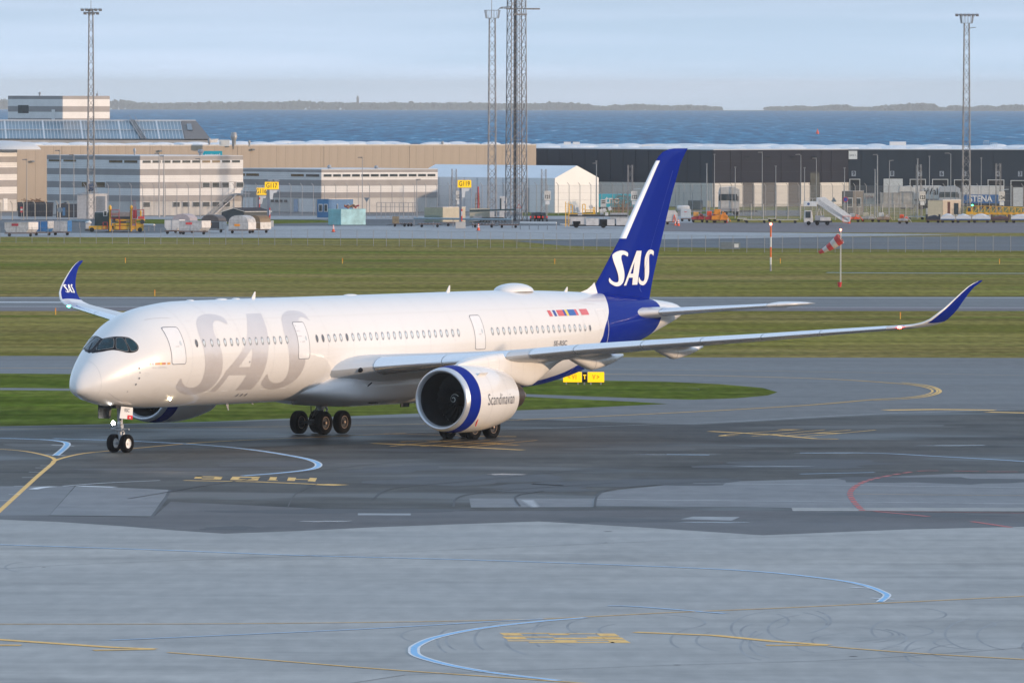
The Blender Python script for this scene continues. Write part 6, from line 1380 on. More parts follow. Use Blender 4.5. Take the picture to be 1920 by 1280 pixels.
# --- cones
def cone(u, v, label, s=1.0):
    p = G(u, v); r = thing('traffic_cone', label, 'cone', p, 0, 'orange traffic cones on the apron')
    mb = MB(); mb.rev([(0,.30*s),(.05*s,.30*s),(.06*s,.20*s),(.95*s,.05*s)], (0,0,0), 'z', 14, True); b_2 = mb.build('body', M_ORANGE, r, smooth=35)
    for z, k in ((.42,.128),(.68,.095)): mb = MB(); mb.rev([(z*s,k*s+.012),((z+.14)*s,(k-.02)*s+.012)], (0,0,0), 'z', 14); mb.build('reflective_band', mat('letter_white', (.85,.85,.85)), b_2)
    mb = MB(); mb.box(-.33*s,.33*s,-.33*s,.33*s,-.0,.04*s); mb.build('foot', M_TYRE, r)
cone(625, 435, 'orange cone alone on the apron below the cyan container', 1.1); cone(897, 432.5, 'orange cone right of sign G119', 1.1); cone(1266, 423, 'smaller of the two cones beside the tail fin', .8); cone(1272, 424, 'larger of the two cones beside the tail fin', 1.1); cone(1592, 419, 'orange cone at the foot of the boarding stairs', .9)
for u, v, lab in ((235,493,'orange marker stake in the upper grass left of centre'),(290,555,'orange marker stake at the runway edge by the nose'),(104,590,'orange marker stake in front of the far winglet'),(642,494,'orange marker stake in the grass above the fuselage'),(1688,598,'orange marker stake in the grass behind the near wing'),(1874,495,'orange marker stake at far right in the grass'),(1040,495,'orange marker stake left of the fin'),(1463,494,'tiny orange marker near the striped pole')):
    p = G(u, v); r = thing('marker_stake', lab, 'marker', p, 0, 'orange marker stakes in the grass')
    mb = MB(); mb.tube((0,0,0),(0,0,.55), .05, n=6); mb.build('stake', M_YELE, r); mb = MB(); mb.tube((0,0,.3),(0,0,.62), .055, n=6); mb.build('band', mat('stake_orange', (.85,.30,.02), .5), r)
# --- windsock and striped pole
p = G(1576, 538); WSK = thing('windsock', 'red and white striped windsock on a white lattice pole', 'windsock', p); hz = ZV(432, p.y)
mb = MB()
for a in range(3): an = a*2*pi/3+.4; mb.tube((.09*cos(an),.09*sin(an),.5),(.07*cos(an),.07*sin(an),hz), .018, n=4)
for k in range(26):
    for a in range(3): a0, a1 = a*2*pi/3+.4, (a+1)*2*pi/3+.4; z = .5+(hz-.5)*k/26; mb.tube((.09*cos(a0),.09*sin(a0),z),(.09*cos(a1),.09*sin(a1),z+(hz-.5)/26), .011, n=3)
tag(mb.build('lattice_pole', mat('mast_white', (.68,.66,.63), .5), WSK), kind='stuff')
mb = MB(); mb.tube((0,0,.45),(0,0,hz-.05), .03, n=5); mb.build('core_tube', mat('mast_white', (.68,.66,.63), .5), WSK)
mb = MB(); mb.rev([(0,.16),(.5,.24),(.52,.24)], (-.1,0,0), 'z', 12, True); mb.build('foot_drum', mat('drum_red', (.55,.03,.04), .5), WSK, smooth=35)
s0 = Vector((0,-.12,hz-.75)); s1 = Vector((-2.25,.35,hz-2.30)); ax = (s1-s0).normalized(); e1 = ax.cross(Vector((0,1,0))).normalized(); e2 = ax.cross(e1)
for k in range(5):
    R = []
    for j in range(4):
        t = (k+j/3)/5; c_ = s0.lerp(s1, t) + Vector((0,0,-.14*sin(pi*t))); rad = .60*(1-t)+.17*t; R.append([c_ + (e1*cos(a)+e2*sin(a))*rad*(1+.03*sin(3*a+k)) for a in [2*pi*q/20 for q in range(20)]])
    mb = MB(); mb.loft(R, cap=(k == 4)); mb.build('sock_ring', mat('sock_red', (.60,.06,.06), .7, var=.1) if k % 2 == 0 else mat('sock_white', (.62,.55,.52), .7), WSK, smooth=50)
mb = MB(); mb.loft([[s0 + (e1*cos(a)+e2*sin(a))*r_ for a in [2*pi*q/20 for q in range(20)]] for r_ in (.62,.57)], cap=False); mb.build('hoop', B_WHITE, WSK)
mb = MB(); mb.ell((0,0,hz+.12), .11, .11, .13, 10, 8); mb.build('obstruction_light', lamp_mat('lamp_red', (1,.22,.14), 5), WSK, smooth=True)
p = G(1445, 508); SP = thing('marker_pole', 'orange and white banded pole with a red lamp', 'pole', p); hz = ZV(421, p.y)
for k, (a, b, c_) in enumerate(((0,.14,'g'),(.14,.30,'w'),(.30,.52,'o'),(.52,.74,'w'),(.74,.97,'o'))):
    mb = MB(); mb.tube((0,0,hz*a),(0,0,hz*b), .10, n=10); mb.build('pole_band', {'g': B_POST, 'w': mat('band_white', (.72,.70,.66)), 'o': mat('band_orange', (.80,.16,.03))}[c_], SP, smooth=True)
mb = MB(); mb.ell((0,0,hz+.1), .16, .16, .17, 10, 8); mb.build('obstruction_light', lamp_mat('lamp_red', (1,.22,.14), 5), SP, smooth=True)
# --- taxiway sign
D = 622; p = P2(1096, D); TS_ = thing('taxiway_sign', 'yellow and black taxiway sign on the grass behind the tail', 'sign', p)
YS = mat('sign_yellow_lit', (.90,.55,.0), .4, emit=.7, var=.03)
def sb(u0, u1, m, nm='sign_panel', pd=0): x0, x1 = XU(u0,D)-p.x, XU(u1,D)-p.x; mb = MB(); mb.box(x0,x1,-.12+pd,.12,ZV(716,D),ZV(697,D)); return mb.build(nm, m, TS_, bevel=.02), (x0+x1)/2
for u0, u1, m, tx, tm in ((1056,1091,YS,'< V1',M_LBLK),(1092,1101,M_BLACK,'T',YS),(1102,1133,YS,'V >',M_LBLK)):
    o, xc = sb(u0, u1, m); text(tx, 'lettering', mat('faded_print', (.60,.33,.0), .5, emit=.35) if tm is M_LBLK else YS, o, Matrix.Translation((xc,-.135,ZV(706.5,D))) @ Rx, .42, .8, .02)
for u in (1062,1084,1096,1108,1127): x = XU(u,D)-p.x; mb = MB(); mb.box(x-.05,x+.05,-.05,.05,0,ZV(716,D)); mb.build('leg', B_POST, TS_)
r = thing('electrical_box', 'grey electrical cabinet on the grass left of the striped pole', 'cabinet', P2(1369,1150)); w = XU(1388,1150)-XU(1351,1150)
mb = MB(); mb.box(-w/2,w/2,0,1.2,.15,1.1); mb.build('cabinet', mat('cabinet_grey', (.17,.20,.22), .6), r, bevel=.03); mb = MB(); mb.box(w*.2,w*.42,-.04,0,.35,.85); mb.build('vent', B_WHITE, r)
# ================================================================== ground equipment
def dolly_parts(root, L_, dep=1.6, z=.5, m=None):
    mb = MB(); mb.box(0,L_,0,dep,z-.12,z); mb.build('dolly_deck', m or mat('dolly_rust', (.13,.07,.05), .7), root)
    for x in (L_*.15, L_*.85):
        for y in (.15, dep-.15): mb = MB(); mb.rev([(y-.09,.02),(y-.09,.2),(y+.09,.2),(y+.09,.02)], (x,0,.2), 'y', 12); mb.build('wheel', M_TYRE, root)
def uld(label, u0, u1, vb, vt, kind='box', m=None, m2=None, tagm=None, vbox=None, group='baggage containers on dollies', cut=(1,1), turn=.28):
    D = G(960, vb).y; a = P2(u0, D); Lt = XU(u1,D)-XU(u0,D); L_ = Lt*(1-turn); ex = Lt*turn; h_ = ZV(vt, D)
    root = thing('baggage_container', label, 'container', a, 0, group); m = m or M_SIL; m2 = m2 or m
    dolly_parts(root, Lt*.92)
    z0 = .55; dy = 1.5; sh = lambda q: Vector((q[0]+ex, dy, q[1])); c0, c1_ = cut
    if kind == 'box':
        pr = [(0.35*c0,z0),(L_-.35*c1_,z0),(L_,z0+.45*c1_+.01),(L_,h_),(0,h_),(0,z0+.45*c0+.01)]
    else:
        zs = z0 + (h_-z0)*.50; pr = [(0,z0),(L_,z0),(L_,zs)] + [(L_/2 + L_/2*cos(t)*1.0, zs + (h_-zs)*sin(t)**.8) for t in [pi*k/8 for k in range(1,8)]] + [(0,zs)]
    A_ = [Vector((x,0,z)) for x, z in pr]; B_ = [sh(q) for q in pr]
    mb = MB(); mb.loft([A_, B_]); sh_ = mb.build('shell', m, root, bevel=.02)
    if m2 is not m:
        mb = MB(); o = Vector((.02,-.02,0)); 
        i = 2 if kind == 'box' else 1
        mb.quad(A_[i]+o, B_[i]+o, B_[i+1]+o, A_[i+1]+o); mb.build('end_panel', m2, root)
    # face rails
    mb = MB(); zt = h_ if kind == 'box' else z0 + (h_-z0)*.50
    mb.box(0,L_,-.03,0,zt-.06,zt); mb.box(.3*c0,L_-.3*c1_,-.03,0,z0,z0+.06); mb.box(L_*.48,L_*.52,-.03,0,z0,zt); mb.build('edge_rail', B_MET, root)
    if tagm: mb = MB(); mb.box(L_*.30,L_*.58,-.05,-.03,zt-.55,zt-.22); mb.build('name_plate', tagm, root)
    return root
M_TAG = mat('plate_maroon', (.35,.03,.05), .5); M_TAGO = mat('plate_orange', (.80,.30,.02), .5)
M_BLU = mat('container_blue', (.02,.13,.34), .5, var=.25, scale=2)
uld('white container with a maroon plate, first at the far left', 8, 70, 445, 418, 'box', M_SIL, M_WHE, M_TAG)
uld('blue and silver scuffed container third from the left edge', 62, 99, 443.5, 416, 'box', M_BLU, M_SIL, None, cut=(0,1))
uld('silver container with blue side, last of the left row', 98, 133, 443, 415.5, 'box', M_SIL, M_BLU, None, cut=(0,0), turn=.2)
uld('silver dome topped container behind the two white boxes', 322, 370, 438, 402, 'dome', mat('dome_mauve', (.36,.32,.34), .5), M_SIL, M_TAGO)
uld('white box container at the left of the middle group', 308, 346, 440, 413, 'box', M_WHE, M_WHE, None)
uld('white box container with a red plate in the middle group', 335, 394, 441, 415, 'box', M_SIL, M_WHE, mat('plate_red', (.60,.06,.06)), cut=(0,1))
uld('silver and brown dome container left of the dark hut', 376, 424, 437, 403.5, 'dome', mat('dome_dark', (.10,.09,.09), .4, .3), M_SIL, M_TAGO)
uld('large pale dome container in front of the dark hut', 428, 479, 438.5, 404.5, 'dome', M_SIL, M_WHE, M_TAGO)
uld('brown sided dome container nearest the sign G117', 468, 507, 437.5, 404.5, 'dome', mat('dome_brown', (.16,.11,.06), .5), M_SIL, M_TAGO, turn=.5)
# yellow loader
D = 1290; LD = thing('cargo_loader', 'yellow and red cargo loader with tall posts and a dark cabin', 'loader', P2(166, D)); X = lambda u: XU(u,D)-LD.location.x
def LB(nm, m, u0, u1, v0, v1, y0=0, y1=1.0): mb = MB(); mb.box(X(u0),X(u1),y0,y1,ZV(v1,D),ZV(v0,D)); return mb.build(nm, m, LD, bevel=.02)
mb = MB(); mb.loft([[(X(166),y,.35),(X(250),y,.35),(X(268),y,.6),(X(268),y,1.0),(X(250),y,.9),(X(166),y,.85)] for y in (0,2.6)]); mb.build('chassis', M_YELE, LD)
LB('deck', M_DGEAR, 197, 244, 435, 437, .1, 2.4); LB('platform', M_DGEAR, 208, 243, 407.5, 412, .1, 2.4)
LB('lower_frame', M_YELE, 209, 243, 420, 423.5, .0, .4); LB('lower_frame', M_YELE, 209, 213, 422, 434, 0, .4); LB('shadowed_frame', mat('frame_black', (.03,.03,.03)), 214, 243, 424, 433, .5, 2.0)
LB('upper_frame', M_YELE, 216, 243, 412.5, 415, 0, .5); LB('upper_frame', M_YELE, 221, 232, 414, 419, 0, .5); LB('cylinder', M_DGEAR, 224, 236, 416, 419.5, -.1, 0)
for u in (206, 246):
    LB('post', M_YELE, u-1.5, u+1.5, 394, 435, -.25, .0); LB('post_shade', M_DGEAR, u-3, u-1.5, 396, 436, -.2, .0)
    mb = MB(); mb.ell((X(u),-.1,ZV(391,D)), .23, .25, .42, 12, 8); mb.build('post_cap', M_YELE, LD, smooth=True)
LB('container_behind', mat('box_grey', (.26,.24,.24)), 208, 243, 399, 419, 2.6, 3.4)
for u0, u1, v0, v1 in ((208,223,395,411),(224,225,412,432),(193,201,418,431)):
    mb = MB()
    for (ua, va, ub, vb_) in ((u0,v0,u1,v0),(u0,v1,u1,v1),(u0,v0,u0,v1),(u1,v0,u1,v1),(u0,(v0+v1)/2,u1,(v0+v1)/2)): mb.tube((X(ua),-.3,ZV(va,D)),(X(ub),-.3,ZV(vb_,D)), .045, n=5)
    mb.build('guard_frame', M_REDE, LD)
mb = MB()
for o in (0,.42): mb.tube((X(249)+o,-.3,.9),(X(249)+o,-.3,ZV(389,D)), .045, n=5)
for k in range(17): z = 1.0+.22*k; mb.tube((X(249),-.3,z),(X(249)+.42,-.3,z), .03, n=4)
mb.build('ladder', M_REDE, LD)
LB('tower', mat('tower_maroon', (.25,.02,.04)), 249, 256, 395, 411, 0, 1.2); LB('tower', M_YELE, 262, 265, 396, 410, -.2, .3); LB('red_box', mat('plate_red', (.60,.06,.06)), 258.5, 270, 407, 411.5, -.3, 1.0); LB('engine_box', M_YELE, 255, 268, 419, 434, -.1, 1.6); LB('engine_box', M_YELE, 256, 271, 412, 415, -.1, 1.2)
mb = MB(); mb.rev([(-.3,.02),(-.3,.32),(.2,.34),(.2,.02)], (X(266.5),0,ZV(417,D)), 'y', 16); mb.build('hose_reel', M_DGEAR, LD)
for u in (172,262): mb = MB(); mb.rev([(-.1,.02),(-.1,.33),(.2,.33),(.2,.02)], (X(u),0,.33), 'y', 14); mb.build('wheel', M_TYRE, LD)
LB('cage_rail', M_REDE, 256, 269, 394, 395, -.1, 0); LB('cage_rail', M_REDE, 268.5, 270, 394, 407, -.1, 0); LB('cage_rail', M_REDE, 257, 270, 400.5, 401.3, -.1, 0)
D2 = 1292; CBN = thing('operator_cabin', 'dark teal operator cabin with a white framed window on the loader', 'cabin', P2(177, D2+.3) + Vector((0,0,.9))); 
mb = MB(); wq = XU(204,D2)-XU(177,D2); mb.box(0,wq,0,1.8,0,ZV(400,D2)-.9); mb.build('shell', M_GREEND, CBN, bevel=.03)
for i in range(9): mb = MB(); x = wq*(i+.5)/9; mb.box(x-.03,x+.03,-.03,0,.05,ZV(400,D2)-.95); mb.build('rib', M_GREEND, CBN)
mb = MB(); mb.box(wq*.60,wq*.88,-.07,-.03,1.35,2.15); w_ = mb.build('window', B_FRAME, CBN); mb = MB(); mb.box(wq*.66,wq*.83,-.09,-.07,1.45,2.05); mb.build('pane', B_WIN, w_)
for nm, u, lab in (('beacon_cart',164,'white fabric covered box beside the yellow loader'),):
    r = thing(nm, lab, 'cart', P2(u-4,1300)); mb = MB(); mb.box(0,.68,0,.7,.3,1.15); mb.build('box', M_WHE, r, bevel=.03); mb = MB(); mb.ell((.4,.3,1.2),.5,.4,.22,12,6); mb.build('bundle', mat('fabric_white', (.7,.69,.67), .8, bump=.3), r, smooth=True); mb = MB(); mb.box(-.1,.8,.0,.6,.0,.25); mb.build('foot', M_DGEAR, r)
# flat dollies
def flat(u0, u1, vb, lab, m=None):
    D = G(960,vb).y; r = thing('flat_dolly', lab, 'dolly', P2(u0,D), 0, 'empty flat cargo dollies'); L_ = XU(u1,D)-XU(u0,D)
    dolly_parts(r, L_, 2.2, .55, m); mb = MB()
    for k in range(7): mb.box(L_*(k+.3)/7,L_*(k+.7)/7,.05,2.1,.55,.60)
    tag(mb.build('roller_bed', B_MET, r), kind='stuff'); mb = MB(); mb.tube((0,1.1,.35),(-1.0,1.1,.2), .04, n=5); mb.build('tow_bar', M_DGEAR, r)
flat(736,762,425.5,'empty dolly furthest left by the vehicle gate'); flat(764,772,425,'short dolly second from the gate'); flat(784,826,426.5,'long dolly below the olive container'); flat(836,862,424.5,'dolly just left of the column of G119'); flat(884,928,427,'dolly behind the cone right of G119'); flat(935,972,427.5,'dolly at the foot of the wide lattice tower')
flat(1382,1400,415,'low dolly right of the orange equipment', M_CREAM); flat(1393,1440,417.5,'long flat dolly left of the striped pole', M_CREAM); flat(1440,1455,415,'short flat dolly behind the striped pole lamp', M_CREAM); flat(1456,1497,417.5,'flat dolly right of the striped pole', M_CREAM); flat(1700,1735,411,'flat dolly with planks left of the baggage train', M_SIL)
mb = MB(); r = thing('wooden_crate', 'brown crate standing on the left dolly by the gate', 'crate', P2(735,1338)+Vector((0,1,.6))); mb.box(0,1.0,0,1,0,1.05); mb.build('box', mat('crate_brown', (.24,.19,.12), .8, var=.3), r); 
for k in range(3): mb = MB(); mb.box(0,1,-.03,0,.1+.35*k,.3+.35*k); mb.build('slat', mat('crate_brown', (.24,.19,.12)), r)
# white high loader left of the fin
D = 1335; HL = thing('cargo_loader', 'low white cargo loader with yellow ladder and handrails beside the fin', 'loader', P2(1050, D)); X = lambda u: XU(u,D)-HL.location.x
def HB(nm, m, u0, u1, v0, v1, y0=0, y1=2.5): mb = MB(); mb.box(X(u0),X(u1),y0,y1,max(.12,ZV(v1,D)),ZV(v0,D)); return mb.build(nm, m, HL, bevel=.02)
HB('chassis', M_DGEAR, 1068, 1178, 420, 424, .3, 2.2); HB('side_body', M_WHE, 1069, 1098, 406, 421); HB('side_body', M_WHE, 1098, 1122, 409, 422.5, -.1); HB('side_body', M_WHE, 1138, 1152, 411, 422.5, -.1); HB('side_body', M_WHE, 1155, 1178, 409, 422, -.1)
HB('wheel_well', M_BLACK, 1074, 1088, 414.5, 420, -.06, 0); HB('wheel_well', M_BLACK, 1124, 1138, 411, 421.5, -.04, 0); HB('deck', M_DGEAR, 1066, 1176, 402.5, 406, -.1, 2.5); HB('ramp', M_WHE, 1050, 1072, 419.5, 422, .2, 2.2)
HB('control_box', M_WHE, 1083, 1091, 398, 404, -.2, .5); HB('control_box', M_WHE, 1134, 1140, 398, 404, -.2, .5); HB('yellow_rail', M_YELE, 1068, 1116, 400, 401.5, -.2, -.1)
for u in (1080,1131): mb = MB(); mb.rev([(-.12,.02),(-.12,.42),(.1,.42),(.1,.02)], (X(u),0,.45), 'y', 16); mb.build('wheel', M_TYRE, HL)
mb = MB()
for o in (0,.5): mb.tube((X(1060)+o,-.2,.2),(X(1060)+o,-.2,ZV(378,D)), .06, n=5)
for k in range(14): mb.tube((X(1060),-.2,.4+.25*k),(X(1060)+.5,-.2,.4+.25*k), .035, n=4)
mb.build('ladder', M_YELE, HL)
mb = MB()
for u0, u1, v0 in ((1067,1073,384),(1092,1097,383),(1112,1115,389),(1097,1114,394)): 
    for uu in (u0,u1): mb.tube((X(uu),-.15,ZV(401,D)),(X(uu),-.15,ZV(v0,D)), .07, n=5)
    mb.tube((X(u0),-.15,ZV(v0,D)),(X(u1),-.15,ZV(v0,D)), .07, n=5); mb.tube((X(u0),-.15,ZV((v0+401)/2,D)),(X(u1),-.15,ZV((v0+401)/2,D)), .05, n=5)
mb.build('handrail', M_YELE, HL)
for u, v, w_, h_ in ((1075,388,.5,1.0),(1083,391,.4,.9),(1108,385,.55,.5),(1127,394,.4,.8),(1133,391,.5,.5),(1143,388,.45,.5)): z = ZV(v+3,D); mb = MB(); mb.obox((X(u),.6,z),(w_/2,0,.1),(0,.3,0),(-.1,0,h_/2)); mb.build('hydraulic_unit', M_WHE, HL, bevel=.03)
r = thing('info_board', 'white information board with black lines above the loader', 'sign', P2(1131,1400)); z = ZV(383,1400); mb = MB(); mb.box(-.45,.45,-.1,0,z-.4,z+.8); mb.build('board', M_BOARD, r); mb = MB(); mb.tube((0,0,0),(0,0,z), .05, n=5); mb.build('post', B_POST, r)
for k in range(2): mb = MB(); mb.box(-.3,.3,-.12,-.1,z+.15+.3*k,z+.3+.3*k); mb.build('print', M_LBLK, r)
# timber stacks and bare thicket
for u, v0, lab, nn in ((1152,381,'stack of brown pallets right of the information board',9),(1168,384,'second stack of brown pallets beside the fin',6)):
    D = 1430; r = thing('pallet_stack', lab, 'pallets', P2(u,D)); z0 = .0
    for k in range(nn):
        mb = MB(); z = ZV(398,D)*0+ .25*k+1.0
        for q in range(3): mb.box(-.7,.7,q*.4,q*.4+.12,z,z+.05); mb.box(-.7+q*.62,-.56+q*.62,0,.9,z+.05,z+.17)
        mb.build('pallet', M_WOOD, r)
    mb = MB(); mb.box(-.7,.7,0,1,0,.98); mb.build('base_crate', M_SIL, r)
BR = thing('bare_shrub', 'dense bare brown shrub left of stand board 122', 'shrub', P2(1168,1500)); rnd = random.Random(12)
mb = MB()
for k in range(420):
    a = rnd.random()*2*pi; t = rnd.random()**.5; x, y, z = 1.7*t*cos(a), 1.3*t*sin(a), .4+2.6*rnd.random(); q = Vector((rnd.gauss(0,.35),rnd.gauss(0,.3),rnd.gauss(.15,.3))); mb.tube((x,y,z),(x+q.x,y+q.y,z+q.z), .03, .015, 3, False)
tag(mb.build('twigs', mat('twig_brown', (.14,.10,.08), .9), BR), kind='stuff'); mb = MB()
for k in range(7): mb.tube((rnd.gauss(0,.2),0,0),(rnd.gauss(0,.9),rnd.gauss(0,.5),2.2), .08,.04,5)
mb.build('stems', M_WOOD, BR)
# right of the fin: carts and orange gear
def cart(name, label, cat, u0, u1, vb, vt, m, wheels_=True, dep=1.6, group=None):
    D = G(960,vb).y; r = thing(name, label, cat, P2(u0,D), 0, group); L_ = XU(u1,D)-XU(u0,D); h_ = ZV(vt,D)
    if wheels_: dolly_parts(r, L_, dep, .45)
    return r, L_, h_, D
r, L_, h_, D = cart('baggage_cart', 'white covered cart half hidden by the trailing edge of the fin', 'cart', 1248, 1270, 420.5, 394, M_WHE)
mb = MB(); mb.loft([[(0,y,.5),(L_,y,.5),(L_,y,h_*.8),(L_*.8,y,h_),(L_*.2,y,h_),(0,y,h_*.85)] for y in (0,1.5)]); mb.build('cover', M_WHE, r); mb = MB(); mb.path([(L_*.6,-.05,.3),(L_*.72,-.05,h_*.7),(L_*.9,-.05,.3)], .05, 5); mb.build('tow_frame', M_ORANGE, r)
r, L_, h_, D = cart('baggage_container', 'pale blue white box on a dolly right of the fin', 'container', 1276, 1295, 414.5, 391.5, M_WHE)
mb = MB(); mb.box(0,L_,0,1.5,.6,h_); mb.build('shell', mat('box_pale_blue', (.52,.56,.60), .5), r, bevel=.03); mb = MB(); mb.box(L_*.35,L_*.6,-.03,0,h_-.5,h_-.4); mb.build('name_plate', mat('plate_red', (.60,.06,.06)), r)
r, L_, h_, D = cart('water_tank', 'long white rounded tank behind the pale blue box', 'tank', 1268, 1293, 404, 384.5, M_WHE, False)
mb = MB(); mb.rev([(0,.02),(.05,.4),(.3,.55),(L_-.3,.55),(L_-.05,.4),(L_,.02)], (0,.6,h_-.55), 'x', 18); mb.build('tank', M_WHE, r, smooth=True); mb = MB(); mb.box(.2,L_-.2,.3,.9,0,h_-.95); mb.build('stand', B_POST, r)
r, L_, h_, D = cart('skip_container', 'dark slate box container above the red ground equipment', 'container', 1290, 1317, 398, 375.5, M_NAVYC, False)
mb = MB(); mb.box(0,L_,0,2,h_-1.55,h_); mb.build('shell', mat('slate_box', (.06,.08,.09), .6), r, bevel=.03); mb = MB(); mb.box(.1,L_-.1,.2,1.8,0,h_-1.6); mb.build('stand', B_POST, r)
r, L_, h_, D = cart('generator_box', 'small beige generator box right of the dark slate container', 'generator', 1323, 1332, 398, 376, M_CREAM, False)
mb = MB(); mb.box(0,L_,0,1,h_-1.1,h_); mb.build('shell', M_CREAM, r, bevel=.03); mb = MB(); mb.box(.1,L_-.1,.2,.8,0,h_-1.1); mb.build('stand', B_POST, r)
rnd = random.Random(21)
for (u0, u1, vb, vt, lab, m, m2) in ((1296,1320,416.5,397,'dark red towbar trailer right of the pale blue box',M_REDE,mat('light_orange', (.75,.35,.08))),(1322,1344,417,395.5,'orange topped equipment trailer beside the red one',M_REDE,M_ORANGE),(1334,1364,417.5,392,'bright orange tow tractor with a short mast',mat('tractor_orange', (.80,.28,.02)),mat('tractor_orange', (.80,.28,.02))),(1590,1612,415.5,399,'orange and grey cart behind the cone by the stairs',M_ORANGE,M_SIL),(1614,1640,415,398,'grey and brown loaded cart among the dollies',M_SIL,M_CREAM),(1644,1668,415.5,398,'cart carrying a brown box with a white lid',mat('box_tan', (.35,.25,.19)),M_WHE),(1684,1703,418.5,401,'grey belt vehicle with a ramp seen from behind',M_SIL,M_ORANGE)):
    r, L_, h_, D = cart('equipment_cart', lab, 'cart', u0, u1, vb, vt, m)
    mb = MB(); mb.loft([[(0,y,.5),(L_,y,.5),(L_,y,h_*.55),(L_*.6,y,h_*.62),(0,y,h_*.5)] for y in (.1,1.4)]); mb.build('body', m, r, bevel=.02)
    mb = MB(); mb.box(L_*.15,L_*.55,.2,1.3,h_*.6,h_); mb.build('load', m2, r, bevel=.06)
    mb = MB(); mb.path([(L_*.55,0,.4),(L_*.7,0,h_*.85),(L_,0,.9),(L_+.5,.5,.25)], .05, 5); mb.build('tow_bar', m, r)
    mb = MB(); mb.obox((L_*.8,.5,h_*.6),(.25,0,.1),(0,.3,0),(-.1,0,.25)); mb.build('motor_box', M_DGEAR if m is M_REDE else m2, r)
r = thing('water_barrier', 'red and white plastic barrier right of the orange tractor', 'barrier', G(1361,417.5)); mb = MB(); mb.loft([[(-.3,y,0),(.35,y,0),(.15,y,1.0),(-.1,y,1.0)] for y in (0,.5)]); mb.build('block', mat('plate_red', (.60,.06,.06)), r); mb = MB(); mb.box(.2,.45,-.05,.4,.2,.8); mb.build('white_block', M_WHE, r)
# passenger stairs truck
D = 1365; ST = thing('boarding_stairs', 'white boarding stairs truck with a blue emblem on its platform', 'stairs truck', P2(1506, D)); X = lambda u: XU(u,D)-ST.location.x; Z_ = lambda v: ZV(v, D)
mb = MB(); mb.loft([[(X(1532),y,Z_(370)),(X(1547),y,Z_(369)),(X(1596),y,Z_(404)),(X(1594),y,Z_(415)),(X(1581),y,Z_(415)),(X(1531),y,Z_(381))] for y in (0,1.9)]); mb.build('stair_side', mat('stairs_white', (.70,.72,.72), .4), ST, bevel=.03)
for k in range(4):
    mb = MB(); o = k*.22; mb.tube((X(1534),-.03,Z_(373)-o*1.2),(X(1590),-.03,Z_(410.5)-o*.3), .02, n=4); mb.build('panel_joint', B_POST, ST)
mb = MB(); mb.box(X(1507),X(1531),-.1,1.9,Z_(386),Z_(377)); PF = mb.build('platform_side', mat('stairs_white', (.70,.72,.72)), ST, bevel=.03)
mb = MB(); mb.rev([(-.02,.02),(-.02,.20)], (X(1515.5),-.1,Z_(381.5)), 'y', 16); mb.rev([(-.03,.09),(-.03,.12)], (X(1515.5),-.1,Z_(381.5)), 'y', 16); mb.build('emblem', mat('emblem_blue', (.02,.08,.25)), PF)
mb = MB()
for u in (1509,1516,1523,1530): mb.tube((X(u),-.1,Z_(377)),(X(u),-.1,Z_(371)), .03, n=4)
mb.tube((X(1509),-.1,Z_(371)),(X(1530),-.1,Z_(371)), .035, n=4); mb.build('handrail', B_FRAME, ST)
mb = MB(); mb.loft([[(X(1507),y,.45),(X(1524),y,.45),(X(1524),y,1.0),(X(1521),y,Z_(394)),(X(1509),y,Z_(394)),(X(1507),y,1.1)] for y in (-.1,1.8)]); CBT = mb.build('cab', M_WHE, ST, bevel=.05)
mb = MB(); mb.box(X(1510),X(1519.5),-.14,-.1,1.15,Z_(395.5)); mb.build('cab_window', B_WIN, CBT)
mb = MB(); mb.box(X(1507),X(1560),.1,1.7,.45,.75); mb.build('chassis', M_DGEAR, ST); mb = MB(); mb.box(X(1537),X(1557),-.05,1.7,.7,1.25); mb.build('side_box', M_WHE, ST, bevel=.04); mb = MB(); mb.box(X(1528),X(1545),.0,1.2,.8,1.5); mb.build('engine', B_MET, ST)
for u in (1516,1532,1551): mb = MB(); mb.rev([(-.2,.02),(-.2,.3),(.1,.33),(.1,.02)], (X(u),0,.36), 'y', 16); mb.build('wheel', M_TYRE, ST, smooth=40)
mb = MB(); mb.path([(X(1530),.3,.9),(X(1536),.3,Z_(384))], .06, 5); mb.path([(X(1542),.3,.9),(X(1534),.3,Z_(384))], .06, 5); mb.build('lift_strut', B_MET, ST)
mb = MB(); mb.path([(X(1580),-.1,Z_(404.5)),(X(1594),-.1,Z_(404.5)),(X(1594),-.1,.3),(X(1580),-.1,.5),(X(1580),-.1,Z_(404.5))], .03, 5); mb.build('step_rail', M_ORANGE, ST)
